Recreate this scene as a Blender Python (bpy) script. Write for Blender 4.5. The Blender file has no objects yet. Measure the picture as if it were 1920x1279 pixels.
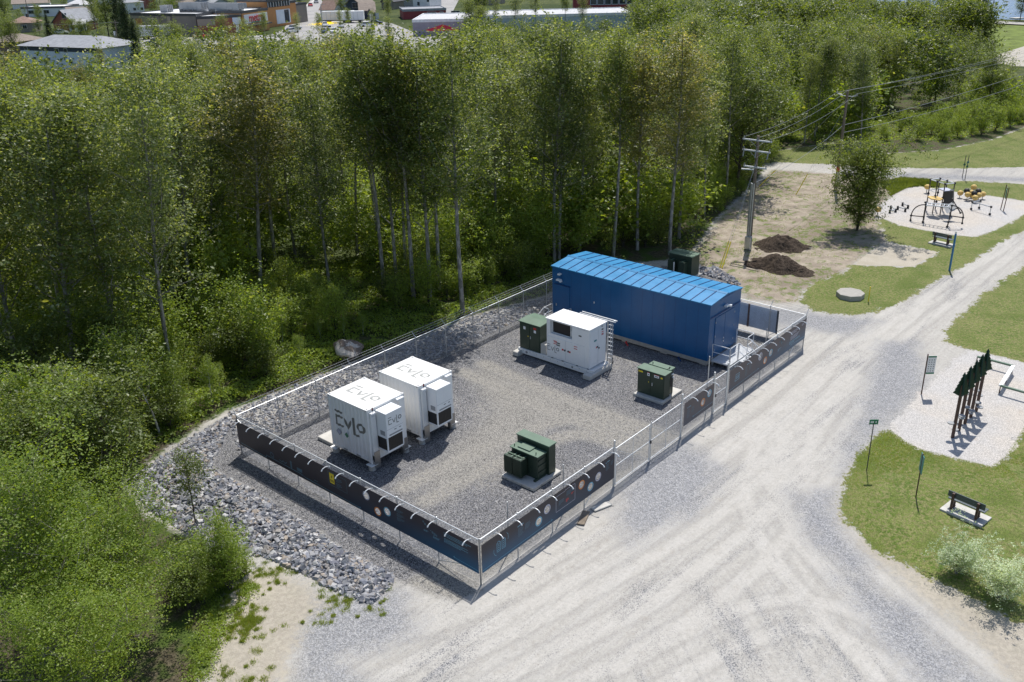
import bpy, math, random
import numpy as np
from mathutils import Vector, Matrix

# ------------------------------------------------------------------ camera, light, exposure
SC = bpy.context.scene
COL = SC.collection
FPX, YAW, PITCH, ROLL = 1712.366, 0.720463, 0.410899, -0.023975
CAM = Vector((-21.6093, -20.9584, 23.8729))
fw = Vector((math.cos(YAW)*math.cos(PITCH), math.sin(YAW)*math.cos(PITCH), -math.sin(PITCH)))
r0 = Vector((math.sin(YAW), -math.cos(YAW), 0)); u0 = r0.cross(fw)
RT = r0*math.cos(ROLL)+u0*math.sin(ROLL); UP = -r0*math.sin(ROLL)+u0*math.cos(ROLL)
cd = bpy.data.cameras.new('camera'); cam = bpy.data.objects.new('camera', cd); COL.objects.link(cam)
cam.matrix_world = Matrix(((RT.x, UP.x, -fw.x, CAM.x), (RT.y, UP.y, -fw.y, CAM.y), (RT.z, UP.z, -fw.z, CAM.z), (0, 0, 0, 1)))
cd.sensor_width = 36; cd.lens = FPX/1920*36; cd.clip_start = .5; cd.clip_end = 6000
SC.camera = cam
world = bpy.data.worlds.new('World'); SC.world = world; world.use_nodes = True
wn = world.node_tree.nodes; wn.clear()
sky = wn.new('ShaderNodeTexSky'); sky.sky_type = 'NISHITA'; sky.sun_disc = False
SUN = Vector((0.50, 0.22, 1.0)).normalized()
sky.sun_elevation = math.asin(SUN.z); sky.sun_rotation = math.atan2(SUN.x, SUN.y)
bg = wn.new('ShaderNodeBackground'); bg.inputs[1].default_value = 0.13
wo = wn.new('ShaderNodeOutputWorld')
world.node_tree.links.new(sky.outputs[0], bg.inputs[0]); world.node_tree.links.new(bg.outputs[0], wo.inputs[0])
sl = bpy.data.lights.new('sun', 'SUN'); so = bpy.data.objects.new('sun', sl); COL.objects.link(so)
sl.energy = 4.8; sl.angle = math.radians(.53); sl.color = (1, .955, .89)
so.rotation_euler = SUN.to_track_quat('Z', 'Y').to_euler(); so.location = (0, 0, 60)
vs = SC.view_settings; vs.view_transform = 'Standard'; vs.look = 'None'; vs.exposure = 0.08; vs.gamma = 1; vs.use_curve_mapping = False
SC.render.engine = 'CYCLES'
SC.cycles.max_bounces = 6; SC.cycles.transparent_max_bounces = 6; SC.cycles.diffuse_bounces = 3
rnd = random.Random(7)
rng = np.random.default_rng(11)

# ------------------------------------------------------------------ surveying helpers (photo pixel -> place on the ground)
def ray(px, py):
    return fw + RT*((px-960)/FPX) - UP*((py-639.5)/FPX)
def at(px, py, z=0.):
    d = ray(px, py); t = (z-CAM.z)/d.z; p = CAM+d*t
    return Vector((p.x, p.y, z))
def atx(px, py, x):
    d = ray(px, py); return CAM+d*((x-CAM.x)/d.x)
def proj(p):
    d = Vector(p)-CAM; z = d.dot(fw)
    return 960+FPX*d.dot(RT)/z, 639.5-FPX*d.dot(UP)/z, z
def high(p, pyt):
    lo, hi = 0., 60.
    for _ in range(30):
        m = (lo+hi)/2
        if proj((p[0], p[1], m))[1] > pyt: lo = m
        else: hi = m
    return lo
def poly(*pts): return np.array([at(*q)[:2] for q in pts])

# ------------------------------------------------------------------ object helpers
OFF = {}
def tag(o, label=None, cat=None, group=None, kind=None):
    if label: o['label'] = label
    if cat: o['category'] = cat
    if group: o['group'] = group
    if kind: o['kind'] = kind
    return o
def thing(name, label, cat, loc=(0, 0, 0), group=None, local=False, rz=0):
    o = bpy.data.objects.new(name, None); COL.objects.link(o)
    o.empty_display_size = .3; o.location = loc; o.rotation_euler = (0, 0, rz)
    OFF[o.name] = Vector((0, 0, 0)) if local else Vector(loc)
    return tag(o, label, cat, group)
class MB:
    def __init__(s): s.v = []; s.f = []; s.m = []; s.sm = False
    def face(s, pts, m=0):
        n = len(s.v); s.v += [tuple(p) for p in pts]; s.f.append(tuple(range(n, n+len(pts)))); s.m.append(m); return s
    def raw(s, vs, fs, m=0):
        n = len(s.v); s.v += [tuple(p) for p in vs]
        for f in fs: s.f.append(tuple(i+n for i in f)); s.m.append(m)
        return s
    def box(s, x0, x1, y0, y1, z0, z1, m=0):
        x0, x1 = min(x0, x1), max(x0, x1); y0, y1 = min(y0, y1), max(y0, y1); z0, z1 = min(z0, z1), max(z0, z1)
        return s.raw([(x0, y0, z0), (x1, y0, z0), (x1, y1, z0), (x0, y1, z0), (x0, y0, z1), (x1, y0, z1), (x1, y1, z1), (x0, y1, z1)],
                     [(0, 3, 2, 1), (4, 5, 6, 7), (0, 1, 5, 4), (1, 2, 6, 5), (2, 3, 7, 6), (3, 0, 4, 7)], m)
    def bar(s, a, b, w, h, m=0):      # rectangular bar from a to b
        a = Vector(a); b = Vector(b); d = (b-a).normalized()
        x = d.cross(Vector((0, 0, 1)));  x = Vector((1, 0, 0)) if x.length < 1e-4 else x.normalized()
        y = x.cross(d).normalized(); x = x*w/2; y = y*h/2
        return s.raw([a-x-y, a+x-y, a+x+y, a-x+y, b-x-y, b+x-y, b+x+y, b-x+y],
                     [(0, 3, 2, 1), (4, 5, 6, 7), (0, 1, 5, 4), (1, 2, 6, 5), (2, 3, 7, 6), (3, 0, 4, 7)], m)
    def tube(s, pts, r, n=6, m=0, cap=True):
        pts = [Vector(p) for p in pts]; rs = r if isinstance(r, (list, tuple)) else [r]*len(pts)
        b = len(s.v); k = len(pts)
        for i, p in enumerate(pts):
            d = (pts[min(i+1, k-1)]-pts[max(i-1, 0)]).normalized()
            x = d.cross(Vector((0, 0, 1)));  x = Vector((1, 0, 0)) if x.length < 1e-3 else x.normalized()
            y = d.cross(x)
            for j in range(n):
                a = 2*math.pi*j/n; s.v.append(tuple(p+x*(rs[i]*math.cos(a))+y*(rs[i]*math.sin(a))))
        for i in range(k-1):
            for j in range(n):
                j2 = (j+1) % n
                s.f.append((b+i*n+j, b+(i+1)*n+j, b+(i+1)*n+j2, b+i*n+j2)); s.m.append(m)
        if cap:
            s.f.append(tuple(b+j for j in range(n))); s.m.append(m)
            s.f.append(tuple(b+(k-1)*n+j for j in reversed(range(n)))); s.m.append(m)
        return s
    def cyl(s, x, y, z0, z1, r, n=12, m=0, r2=None): return s.tube([(x, y, z0), (x, y, z1)], [r, r if r2 is None else r2], n, m)
    def ball(s, c, r, n=10, m=0, sz=1):
        c = Vector(c); vs = [c+Vector((0, 0, -r*sz))]; k = n//2
        for i in range(1, k):
            a = -math.pi/2+math.pi*i/k
            for j in range(n):
                t = 2*math.pi*j/n; vs.append(c+Vector((r*math.cos(a)*math.cos(t), r*math.cos(a)*math.sin(t), r*sz*math.sin(a))))
        vs.append(c+Vector((0, 0, r*sz))); fs = []
        for j in range(n): fs.append((0, 1+(j+1) % n, 1+j))
        for i in range(k-2):
            for j in range(n): fs.append((1+i*n+j, 1+i*n+(j+1) % n, 1+(i+1)*n+(j+1) % n, 1+(i+1)*n+j))
        L = len(vs)-1
        for j in range(n): fs.append((L, 1+(k-2)*n+j, 1+(k-2)*n+(j+1) % n))
        return s.raw(vs, fs, m)
    def build(s, name, mats, parent=None, smooth=False, bevel=0, label=None):
        me = bpy.data.meshes.new(name)
        off = OFF.get(parent.name, Vector((0, 0, 0))) if parent else Vector((0, 0, 0))
        me.from_pydata([(v[0]-off.x, v[1]-off.y, v[2]-off.z) for v in s.v], [], s.f)
        if not isinstance(mats, (list, tuple)): mats = [mats]
        for mt in mats: me.materials.append(mt)
        if len(mats) > 1: me.polygons.foreach_set('material_index', s.m)
        if smooth: me.polygons.foreach_set('use_smooth', [True]*len(s.f))
        me.update()
        o = bpy.data.objects.new(name, me); COL.objects.link(o)
        if parent: o.parent = parent; OFF[o.name] = off
        else: OFF[o.name] = Vector((0, 0, 0))
        if bevel:
            md = o.modifiers.new('bevel', 'BEVEL'); md.width = bevel; md.segments = 1; md.limit_method = 'ANGLE'
        if label: o['label'] = label
        return o
def kids(o): return [c for c in bpy.data.objects if c.parent == o]
CH = {}
def copy_tree(o, parent=None):
    if o.name not in CH: CH[o.name] = list(o.children)
    c = o.copy(); COL.objects.link(c)
    if parent: c.parent = parent
    for ch in CH[o.name]: copy_tree(ch, c)
    return c
def np_mesh(name, V, F, mat, smooth=False):
    me = bpy.data.meshes.new(name); k = F.shape[1]
    me.vertices.add(len(V)); me.vertices.foreach_set('co', V.astype(np.float32).ravel())
    me.loops.add(F.size); me.loops.foreach_set('vertex_index', F.astype(np.int32).ravel())
    me.polygons.add(len(F)); me.polygons.foreach_set('loop_start', np.arange(0, F.size, k, dtype=np.int32))
    me.polygons.foreach_set('loop_total', np.full(len(F), k, dtype=np.int32))
    me.polygons.foreach_set('use_smooth', np.full(len(F), smooth, dtype=bool))
    for mt in (mat if isinstance(mat, (list, tuple)) else [mat]): me.materials.append(mt)
    me.update(calc_edges=True)
    return me
def link(name, me, parent=None):
    o = bpy.data.objects.new(name, me); COL.objects.link(o)
    if parent: o.parent = parent
    return o

# ------------------------------------------------------------------ node helpers
class NT:
    def __init__(s, name):
        s.mat = bpy.data.materials.new(name); s.mat.use_nodes = True
        s.t = s.mat.node_tree; s.t.nodes.clear()
        s.out = s.t.nodes.new('ShaderNodeOutputMaterial')
    def n(s, typ, ins=None, **kw):
        nd = s.t.nodes.new('ShaderNode'+typ)
        for k, v in kw.items(): setattr(nd, k, v)
        for k, v in (ins or {}).items(): s.set(nd.inputs[k], v)
        return nd
    def set(s, sock, v):
        if isinstance(v, bpy.types.NodeSocket): s.t.links.new(v, sock)
        elif isinstance(v, (tuple, list)) and sock.type == 'RGBA' and len(v) == 3: sock.default_value = (*v, 1)
        else: sock.default_value = v
    def pos(s): return s.n('NewGeometry').outputs['Position']
    def obj(s): return s.n('TexCoord').outputs['Object']
    def noise(s, vec, scale, detail=4, rough=.5, dist=0):
        return s.n('TexNoise', {'Vector': vec, 'Scale': scale, 'Detail': detail, 'Roughness': rough, 'Distortion': dist}).outputs['Fac']
    def vor(s, vec, scale, out='Color', rand=1.): return s.n('TexVoronoi', {'Vector': vec, 'Scale': scale, 'Randomness': rand}).outputs[out]
    def m(s, op, a, b=0., c=None, clamp=False):
        nd = s.n('Math', operation=op, use_clamp=clamp); s.set(nd.inputs[0], a); s.set(nd.inputs[1], b)
        if c is not None: s.set(nd.inputs[2], c)
        return nd.outputs[0]
    def vm(s, op, a, b=(0, 0, 0)):
        nd = s.n('VectorMath', operation=op); s.set(nd.inputs[0], a)
        if op == 'SCALE': s.set(nd.inputs['Scale'], b)
        else: s.set(nd.inputs[1], b)
        return nd.outputs['Value'] if op in ('LENGTH', 'DOT_PRODUCT') else nd.outputs[0]
    def mix(s, f, a, b, typ='MIX'):
        nd = s.n('Mix', data_type='RGBA', blend_type=typ); s.set(nd.inputs[0], f); s.set(nd.inputs[6], a); s.set(nd.inputs[7], b)
        return nd.outputs[2]
    def ss(s, x, a, b, t0=0., t1=1.):
        nd = s.n('MapRange', interpolation_type='SMOOTHSTEP'); s.set(nd.inputs[0], x)
        s.set(nd.inputs[1], a); s.set(nd.inputs[2], b); s.set(nd.inputs[3], t0); s.set(nd.inputs[4], t1)
        return nd.outputs[0]
    def sep(s, v):
        nd = s.n('SeparateXYZ', {0: v}); return nd.outputs
    def comb(s, x, y, z=0.):
        nd = s.n('CombineXYZ', {0: x, 1: y, 2: z}); return nd.outputs[0]
    def gray(s, c): return s.n('RGBToBW', {0: c}).outputs[0]
    def bump(s, h, st=.3, d=.02): return s.n('Bump', {'Height': h, 'Strength': st, 'Distance': d}).outputs[0]
    def bsdf(s, col, rough=.6, metal=0., norm=None, spec=.5, finish=True):
        b = s.n('BsdfPrincipled', {'Base Color': col, 'Roughness': rough, 'Metallic': metal, 'Specular IOR Level': spec})
        if norm is not None: s.set(b.inputs['Normal'], norm)
        if finish: s.t.links.new(b.outputs[0], s.out.inputs[0])
        return b.outputs[0]
def simple(name, col, rough=.6, metal=0., var=.12, scale=3., spec=.5, bump=0.):
    t = NT(name); o = t.obj(); a = t.noise(o, scale, 5, .6); b = t.noise(o, scale*9, 2)
    f = t.m('ADD', t.m('MULTIPLY', a, .7), t.m('MULTIPLY', b, .3))
    f = t.ss(f, .3, .7, 1-var, 1+var)
    c = t.vm('SCALE', t.n('RGB').outputs[0], f); t.t.nodes['RGB'].outputs[0].default_value = (*col, 1)
    t.bsdf(c, rough, metal, t.bump(b, bump, .01) if bump else None, spec)
    return t.mat
M = {}
M['galv'] = simple('galvanised_steel', (.52, .54, .56), .42, .75, .15, 4)
M['galv_bright'] = simple('bright_steel', (.72, .74, .76), .45, .35, .1, 4)
M['wire'] = simple('wire', (.42, .43, .45), .55, .5, .1, 4)
M['white'] = simple('white_paint', (.80, .80, .79), .38, 0, .03, 1.3)
M['white2'] = simple('white_enamel', (.82, .83, .84), .32, 0, .02, 1.5)
M['concrete'] = simple('concrete', (.50, .49, .46), .9, 0, .12, 3, .2, .3)
M['concrete_l'] = simple('pale_concrete', (.52, .505, .47), .9, 0, .1, 3, .2, .3)
M['green'] = simple('dark_green_paint', (.030, .052, .034), .40, 0, .1, 2)
M['green_top'] = simple('green_lid_paint', (.10, .165, .115), .5, 0, .12, 2.5)
M['black'] = simple('black', (.012, .012, .014), .5, 0, .1, 3)
M['dark'] = simple('dark_grey', (.05, .052, .058), .5, 0, .1, 3)
M['grey'] = simple('grey_paint', (.28, .29, .30), .5, 0, .08, 3)
M['logo'] = simple('logo_grey', (.16, .165, .15), .6, 0, .05, 3)
M['red'] = simple('red', (.55, .03, .03), .45, 0, .06, 3)
M['orange'] = simple('orange', (.62, .20, .03), .5, 0, .06, 3)
M['yellow'] = simple('yellow', (.80, .62, .02), .45, 0, .05, 3)
M['skyblue'] = simple('light_blue_print', (.16, .40, .56), .5, 0, .04, 3)
M['dimblue'] = simple('dim_blue_print', (.06, .13, .19), .5, 0, .08, 3)
M['lilac'] = simple('lilac_print', (.42, .44, .55), .5, 0, .04, 3)
M['wood'] = simple('weathered_wood', (.20, .165, .13), .85, 0, .25, 5, .2, .4)
M['brown'] = simple('brown_steel', (.085, .045, .035), .6, 0, .2, 4)
M['brownpost'] = simple('rust_brown', (.16, .075, .045), .7, 0, .2, 4)
M['soil'] = None
M['steelplate'] = simple('raw_steel_plate', (.36, .35, .34), .38, .8, .15, 2.5)
M['signgreen'] = simple('sign_green', (.02, .18, .09), .45, 0, .05, 3)
M['bluepost'] = simple('blue_paint', (.02, .16, .36), .45, 0, .08, 3)
M['teal'] = simple('teal_panel', (.05, .25, .26), .4, 0, .1, 3)
M['ball_y'] = simple('yellow_ball', (.62, .42, .12), .45, 0, .06, 3)
M['bluewall'] = None
M['concrete_d'] = simple('grey_slab', (.36, .345, .315), .9, 0, .12, 3, .2, .3)
M['fabricback'] = simple('banner_back', (.62, .66, .74), .6, 0, .15, 1.2)  # raised pale tone stands in for backlight shining through the panels

def blue_paint(name, col, rough):
    t = NT(name); o = t.obj(); a = t.noise(o, 1.1, 4, .6); fine = t.noise(t.vm('MULTIPLY', o, (1, 1, .15)), 7, 3)
    c = t.mix(t.ss(a, .3, .75), col, tuple(min(1, x*1.12+.004) for x in col))
    c = t.mix(t.ss(fine, .55, .8, 0, .03), c, (.10, .18, .30))
    t.bsdf(c, t.ss(a, .3, .7, rough, rough+.1), 0, t.bump(t.noise(o, 1.6, 2), .12, .05), .5); return t.mat
M['bluewall'] = blue_paint('blue_wall_paint', (.002, .090, .245), .28)
M['blueroof'] = blue_paint('blue_roof_paint', (.006, .185, .40), .40)
M['bluedark'] = blue_paint('blue_trim_paint', (.002, .035, .15), .35)

# stone: colour differs from stone to stone
def stone_mat(name, cols, bumpst=.5):
    t = NT(name); r = t.n('NewGeometry').outputs['Random Per Island']; q = t.n('ObjectInfo').outputs['Random']
    f = t.m('FRACT', t.m('ADD', r, q)); cr = t.n('ValToRGB', {0: f}); cr.color_ramp.interpolation = 'CONSTANT'
    e = cr.color_ramp.elements
    while len(e) < len(cols): e.new(.5)
    for i, c in enumerate(cols): e[i].position = i/len(cols); e[i].color = (*c, 1)
    o = t.pos(); nz = t.noise(o, 9, 5, .65)
    c = t.mix(t.ss(nz, .3, .75, .0, .8), cr.outputs[0], t.vm('SCALE', cr.outputs[0], 1.7))
    t.bsdf(c, .85, 0, t.bump(nz, bumpst, .02), .35); return t.mat
M['riprap'] = stone_mat('blasted_rock', [(.085, .09, .105), (.16, .165, .18), (.24, .24, .25), (.12, .125, .15), (.33, .33, .335), (.19, .18, .175), (.24, .225, .21),
                                         (.11, .12, .14), (.22, .22, .24), (.38, .375, .37), (.15, .155, .165), (.25, .215, .18), (.24, .245, .26), (.18, .19, .22)])

def leaf_mat(name, c1, c2, c3=None, p3=.0, trans=.34, rough=.42, pale=.0, spec=.35, k=1.55):
    c1, c2 = [tuple(v*k for v in q) for q in (c1, c2)]; trans += .12
    t = NT(name); r = t.n('NewGeometry').outputs['Random Per Island']; q = t.n('ObjectInfo').outputs['Random']
    nz = t.noise(t.pos(), .55, 2); far = t.ss(t.noise(t.pos(), .13, 2), .35, .65, -.18, .24)
    f = t.m('ADD', t.m('MULTIPLY', r, .55), t.m('ADD', t.m('MULTIPLY', q, .30), t.m('ADD', far, t.ss(nz, .35, .65, -.1, .25))), clamp=True)
    c = t.mix(f, c1, c2)
    if c3: c = t.mix(t.m('GREATER_THAN', t.m('FRACT', t.m('MULTIPLY', r, 17.3)), 1-p3), c, c3)
    d = t.bsdf(c, rough, 0, None, spec, finish=False)
    tr = t.n('BsdfTranslucent', {0: t.vm('MULTIPLY', c, (1.9, 1.75, .6))}).outputs[0]
    mx = t.n('MixShader', {0: trans, 1: d, 2: tr}); t.t.links.new(mx.outputs[0], t.out.inputs[0])
    return t.mat
LM = {
 'poplar': leaf_mat('poplar_leaf', (.046, .070, .018), (.135, .168, .046), (.33, .36, .20), .10),  # pale share of leaves paints whitish sparkle into the colour, likewise on silver
 'fluff': leaf_mat('seeding_poplar_leaf', (.075, .085, .026), (.15, .155, .055), (.42, .38, .25), .13),
 'silver': leaf_mat('silver_leaf', (.060, .086, .030), (.145, .178, .066), (.36, .39, .25), .12),
 'maple': leaf_mat('maple_leaf', (.038, .060, .014), (.108, .140, .032), (.20, .24, .10), .08),
 'fresh': leaf_mat('fresh_leaf', (.070, .11, .018), (.155, .21, .035), (.26, .30, .08), .07, .38),
 'fresh2': leaf_mat('sapling_leaf', (.07, .11, .018), (.16, .21, .035), (.26, .29, .10), .08, .36),
 'spruce': leaf_mat('spruce_needle', (.018, .032, .014), (.04, .06, .022), trans=.08, rough=.7),
 'willow': leaf_mat('grey_willow_leaf', (.20, .26, .17), (.40, .46, .34), (.52, .56, .45), .2, .2),
 'herb': leaf_mat('undergrowth_leaf', (.080, .12, .018), (.17, .225, .038), (.24, .27, .09), .05, .35),
 'grass': leaf_mat('grass_blade', (.085, .135, .018), (.17, .21, .05), (.28, .26, .13), .1, .3),
}
def bark(name, c1, c2, lo=.45, hi=.6):
    t = NT(name); o = t.pos(); a = t.noise(t.vm('MULTIPLY', o, (1, 1, .35)), 5, 4, .65); b = t.noise(o, 1.2, 2)
    c = t.mix(t.ss(a, lo, hi), c1, c2); c = t.mix(t.ss(b, .4, .7, 0, .4), c, t.vm('SCALE', c, .6))
    t.bsdf(c, .85, 0, t.bump(a, .5, .03), .25); return t.mat
BK = {'grey': bark('grey_bark', (.19, .18, .155), (.38, .36, .32)), 'birch': bark('white_bark', (.12, .11, .1), (.52, .51, .47), .36, .44),
      'dark': bark('dark_bark', (.05, .042, .034), (.11, .095, .078))}
# ------------------------------------------------------------------ terrain
def vnoise(x, y, sc, seed=0):
    g = np.random.default_rng(seed).random((64, 64)); x = x*sc+1000; y = y*sc+1000
    xi = np.floor(x).astype(int); yi = np.floor(y).astype(int); fx = x-xi; fy = y-yi
    fx = fx*fx*(3-2*fx); fy = fy*fy*(3-2*fy); a = lambda i, j: g[(xi+i) % 64, (yi+j) % 64]
    return (a(0, 0)*(1-fx)+a(1, 0)*fx)*(1-fy)+(a(0, 1)*(1-fx)+a(1, 1)*fx)*fy
def sdist(X, Y, P):               # > 0 inside
    d = np.full(X.shape, 1e9); ins = np.zeros(X.shape, bool); n = len(P)
    for i in range(n):
        ax, ay = P[i]; bx, by = P[(i+1) % n]; ex, ey = bx-ax, by-ay
        t = np.clip(((X-ax)*ex+(Y-ay)*ey)/(ex*ex+ey*ey+1e-12), 0, 1)
        d = np.minimum(d, np.hypot(X-ax-ex*t, Y-ay-ey*t))
        c = ((ay > Y) != (by > Y)) & (X < (bx-ax)*(Y-ay)/((by-ay) if by != ay else 1e-12)+ax); ins ^= c
    return np.where(ins, d, -d)
rect = lambda a, b, c, d: np.array([(a, c), (b, c), (b, d), (a, d)], float)
RIP0 = poly((240, 905), (330, 840), (425, 782), (432, 795), (408, 845), (395, 879), (459, 911), (549, 968), (594, 995), (630, 1025), (693, 1055), (739, 1077), (731, 1100), (694, 1128), (651, 1112), (610, 1094), (578, 1074), (542, 1058), (488, 1038), (412, 1034), (277, 950))
Z_YARD = [poly((425, 790), (399, 846), (395, 879), (459, 911), (549, 968), (594, 995), (630, 1025), (700, 1060), (745, 1088), (800, 1112), (860, 1128), (905, 1108)),
          rect(-.1, 30.3, .15, 18.6), RIP0,  poly((1240, 498), (1310, 506), (1360, 520), (1382, 545), (1392, 575), (1240, 560))]  # RIP0 darkens the ground under the rock pile: shade painted into its gaps
Z_DUST = [poly((745, 905), (838, 948), (950, 880), (1060, 805), (1180, 812), (1200, 775), (1020, 720), (905, 672), (862, 700), (905, 770)), rect(28.3, 30.1, .8, 9)]
Z_LAWN = [poly((1655, 806), (1612, 850), (1582, 900), (1573, 945), (1600, 995), (1650, 1035), (1700, 1062), (1760, 1092), (1830, 1125), (1890, 1160), (1990, 1190), (2300, 1050), (2100, 700), (1985, 700), (1920, 800), (1884, 857), (1858, 874), (1799, 860), (1729, 843), (1701, 829), (1670, 806)),
          poly((1772, 640), (1775, 615), (1800, 592), (1850, 547), (1920, 500), (2100, 420), (2300, 520), (2100, 700), (1920, 681), (1841, 662), (1813, 656)),
          poly((1495, 562), (1530, 585), (1600, 592), (1640, 585), (1700, 562), (1760, 525), (1824, 490), (1880, 452), (1935, 425), (1925, 400), (1868, 428), (1828, 444), (1774, 438), (1690, 423), (1645, 404), (1652, 423), (1662, 452), (1758, 473), (1713, 500), (1600, 497), (1580, 512), (1530, 530)),
          poly((1672, 366), (1688, 340), (1821, 340), (1990, 350), (1990, 380), (1920, 377), (1868, 369), (1798, 361), (1713, 349)),
          poly((1425, 308), (1440, 285), (1560, 268), (1600, 283), (1660, 288), (1760, 282), (1860, 262), (1930, 235), (2050, 240), (2050, 316), (1920, 313), (1821, 316), (1680, 315), (1540, 308), (1450, 304))]
Z_PLAY = [poly((1638, 392), (1685, 362), (1713, 349), (1750, 353), (1798, 361), (1868, 369), (1920, 378), (2000, 385), (1920, 400), (1868, 430), (1828, 444), (1774, 438), (1690, 423), (1645, 406)),
          poly((1813, 656), (1841, 662), (1920, 681), (2100, 710), (1985, 700), (1920, 800), (1884, 857), (1858, 874), (1799, 860), (1729, 843), (1701, 829), (1670, 806), (1684, 781), (1740, 722), (1780, 685))]
Z_DIRT = [poly((1300, 505), (1375, 530), (1392, 560), (1470, 570), (1497, 566), (1505, 545), (1580, 512), (1600, 497), (1650, 458), (1665, 455), (1652, 423), (1640, 400), (1672, 366), (1688, 338), (1560, 326), (1450, 318), (1425, 340), (1375, 385), (1345, 415), (1300, 470)),
          poly((330, 1500), (380, 1279), (395, 1180), (440, 1080), (500, 1062), (560, 1085), (600, 1130), (560, 1200), (520, 1300), (500, 1500)),
          poly((1573, 945), (1595, 1010), (1650, 1060), (1700, 1095), (1760, 1140), (1840, 1210), (1900, 1279), (2100, 1450), (2150, 1300), (1990, 1190), (1890, 1150), (1830, 1118), (1760, 1085), (1700, 1055), (1650, 1030), (1600, 990))]
Z_GRV = [poly((1480, 925), (1560, 915), (1590, 1000), (1650, 1060), (1600, 1080), (1520, 1020)), poly((1560, 1070), (1620, 1085), (1730, 1150), (1800, 1235), (1880, 1300), (1740, 1300), (1640, 1190)), poly((1180, 850), (1290, 825), (1360, 880), (1300, 960), (1180, 1020), (1150, 960)),
         poly((1650, 640), (1720, 640), (1745, 715), (1690, 780), (1610, 850), (1570, 890), (1600, 790)), poly((560, 1120), (760, 1100), (790, 1190), (650, 1240), (720, 1300), (560, 1300), (540, 1200)), poly((1395, 575), (1480, 580), (1650, 600), (1600, 630), (1450, 612)), poly((1560, 326), (1690, 334), (1990, 345), (1990, 335), (1690, 324))]
Z_PATCH = [poly((1600, 497), (1713, 500), (1758, 473), (1662, 456), (1628, 475))]
FOREST = poly((425, 1600), (350, 1400), (380, 1279), (392, 1180), (432, 1085), (415, 1045), (270, 965), (230, 905), (330, 828), (425, 768), (490, 749), (613, 700), (691, 668), (800, 628), (871, 597), (1029, 552), (1060, 525), (1180, 492), (1250, 488), (1300, 470), (1340, 412), (1380, 375), (1415, 345), (1432, 318), (1425, 300), (1440, 285), (1560, 268), (1600, 283), (1660, 288), (1760, 282), (1860, 262), (1930, 235), (2050, 240),
              (2050, 100), (1850, 100), (1000, 95), (0, 150), (-1500, 300), (-2500, 1600))
RIP = poly((240, 905), (330, 840), (425, 782), (432, 795), (408, 845), (395, 879), (459, 911), (549, 968), (594, 995), (630, 1025), (693, 1055), (739, 1077), (731, 1104), (694, 1133), (651, 1119), (610, 1100), (578, 1080), (542, 1064), (488, 1043), (412, 1038), (277, 955))
RIPB = np.concatenate([poly((427, 775), (490, 750), (613, 701), (691, 670), (800, 630), (871, 599), (1029, 555)), np.array([(32.3, 17.5), (31.5, 17.2), (0, 17.15)])])
RIPC = poly((1308, 500), (1345, 505), (1375, 522), (1392, 545), (1382, 549), (1362, 528), (1310, 512))
def umax(X, Y, Zs): return np.max([sdist(X, Y, p) for p in Zs], axis=0)

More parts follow.
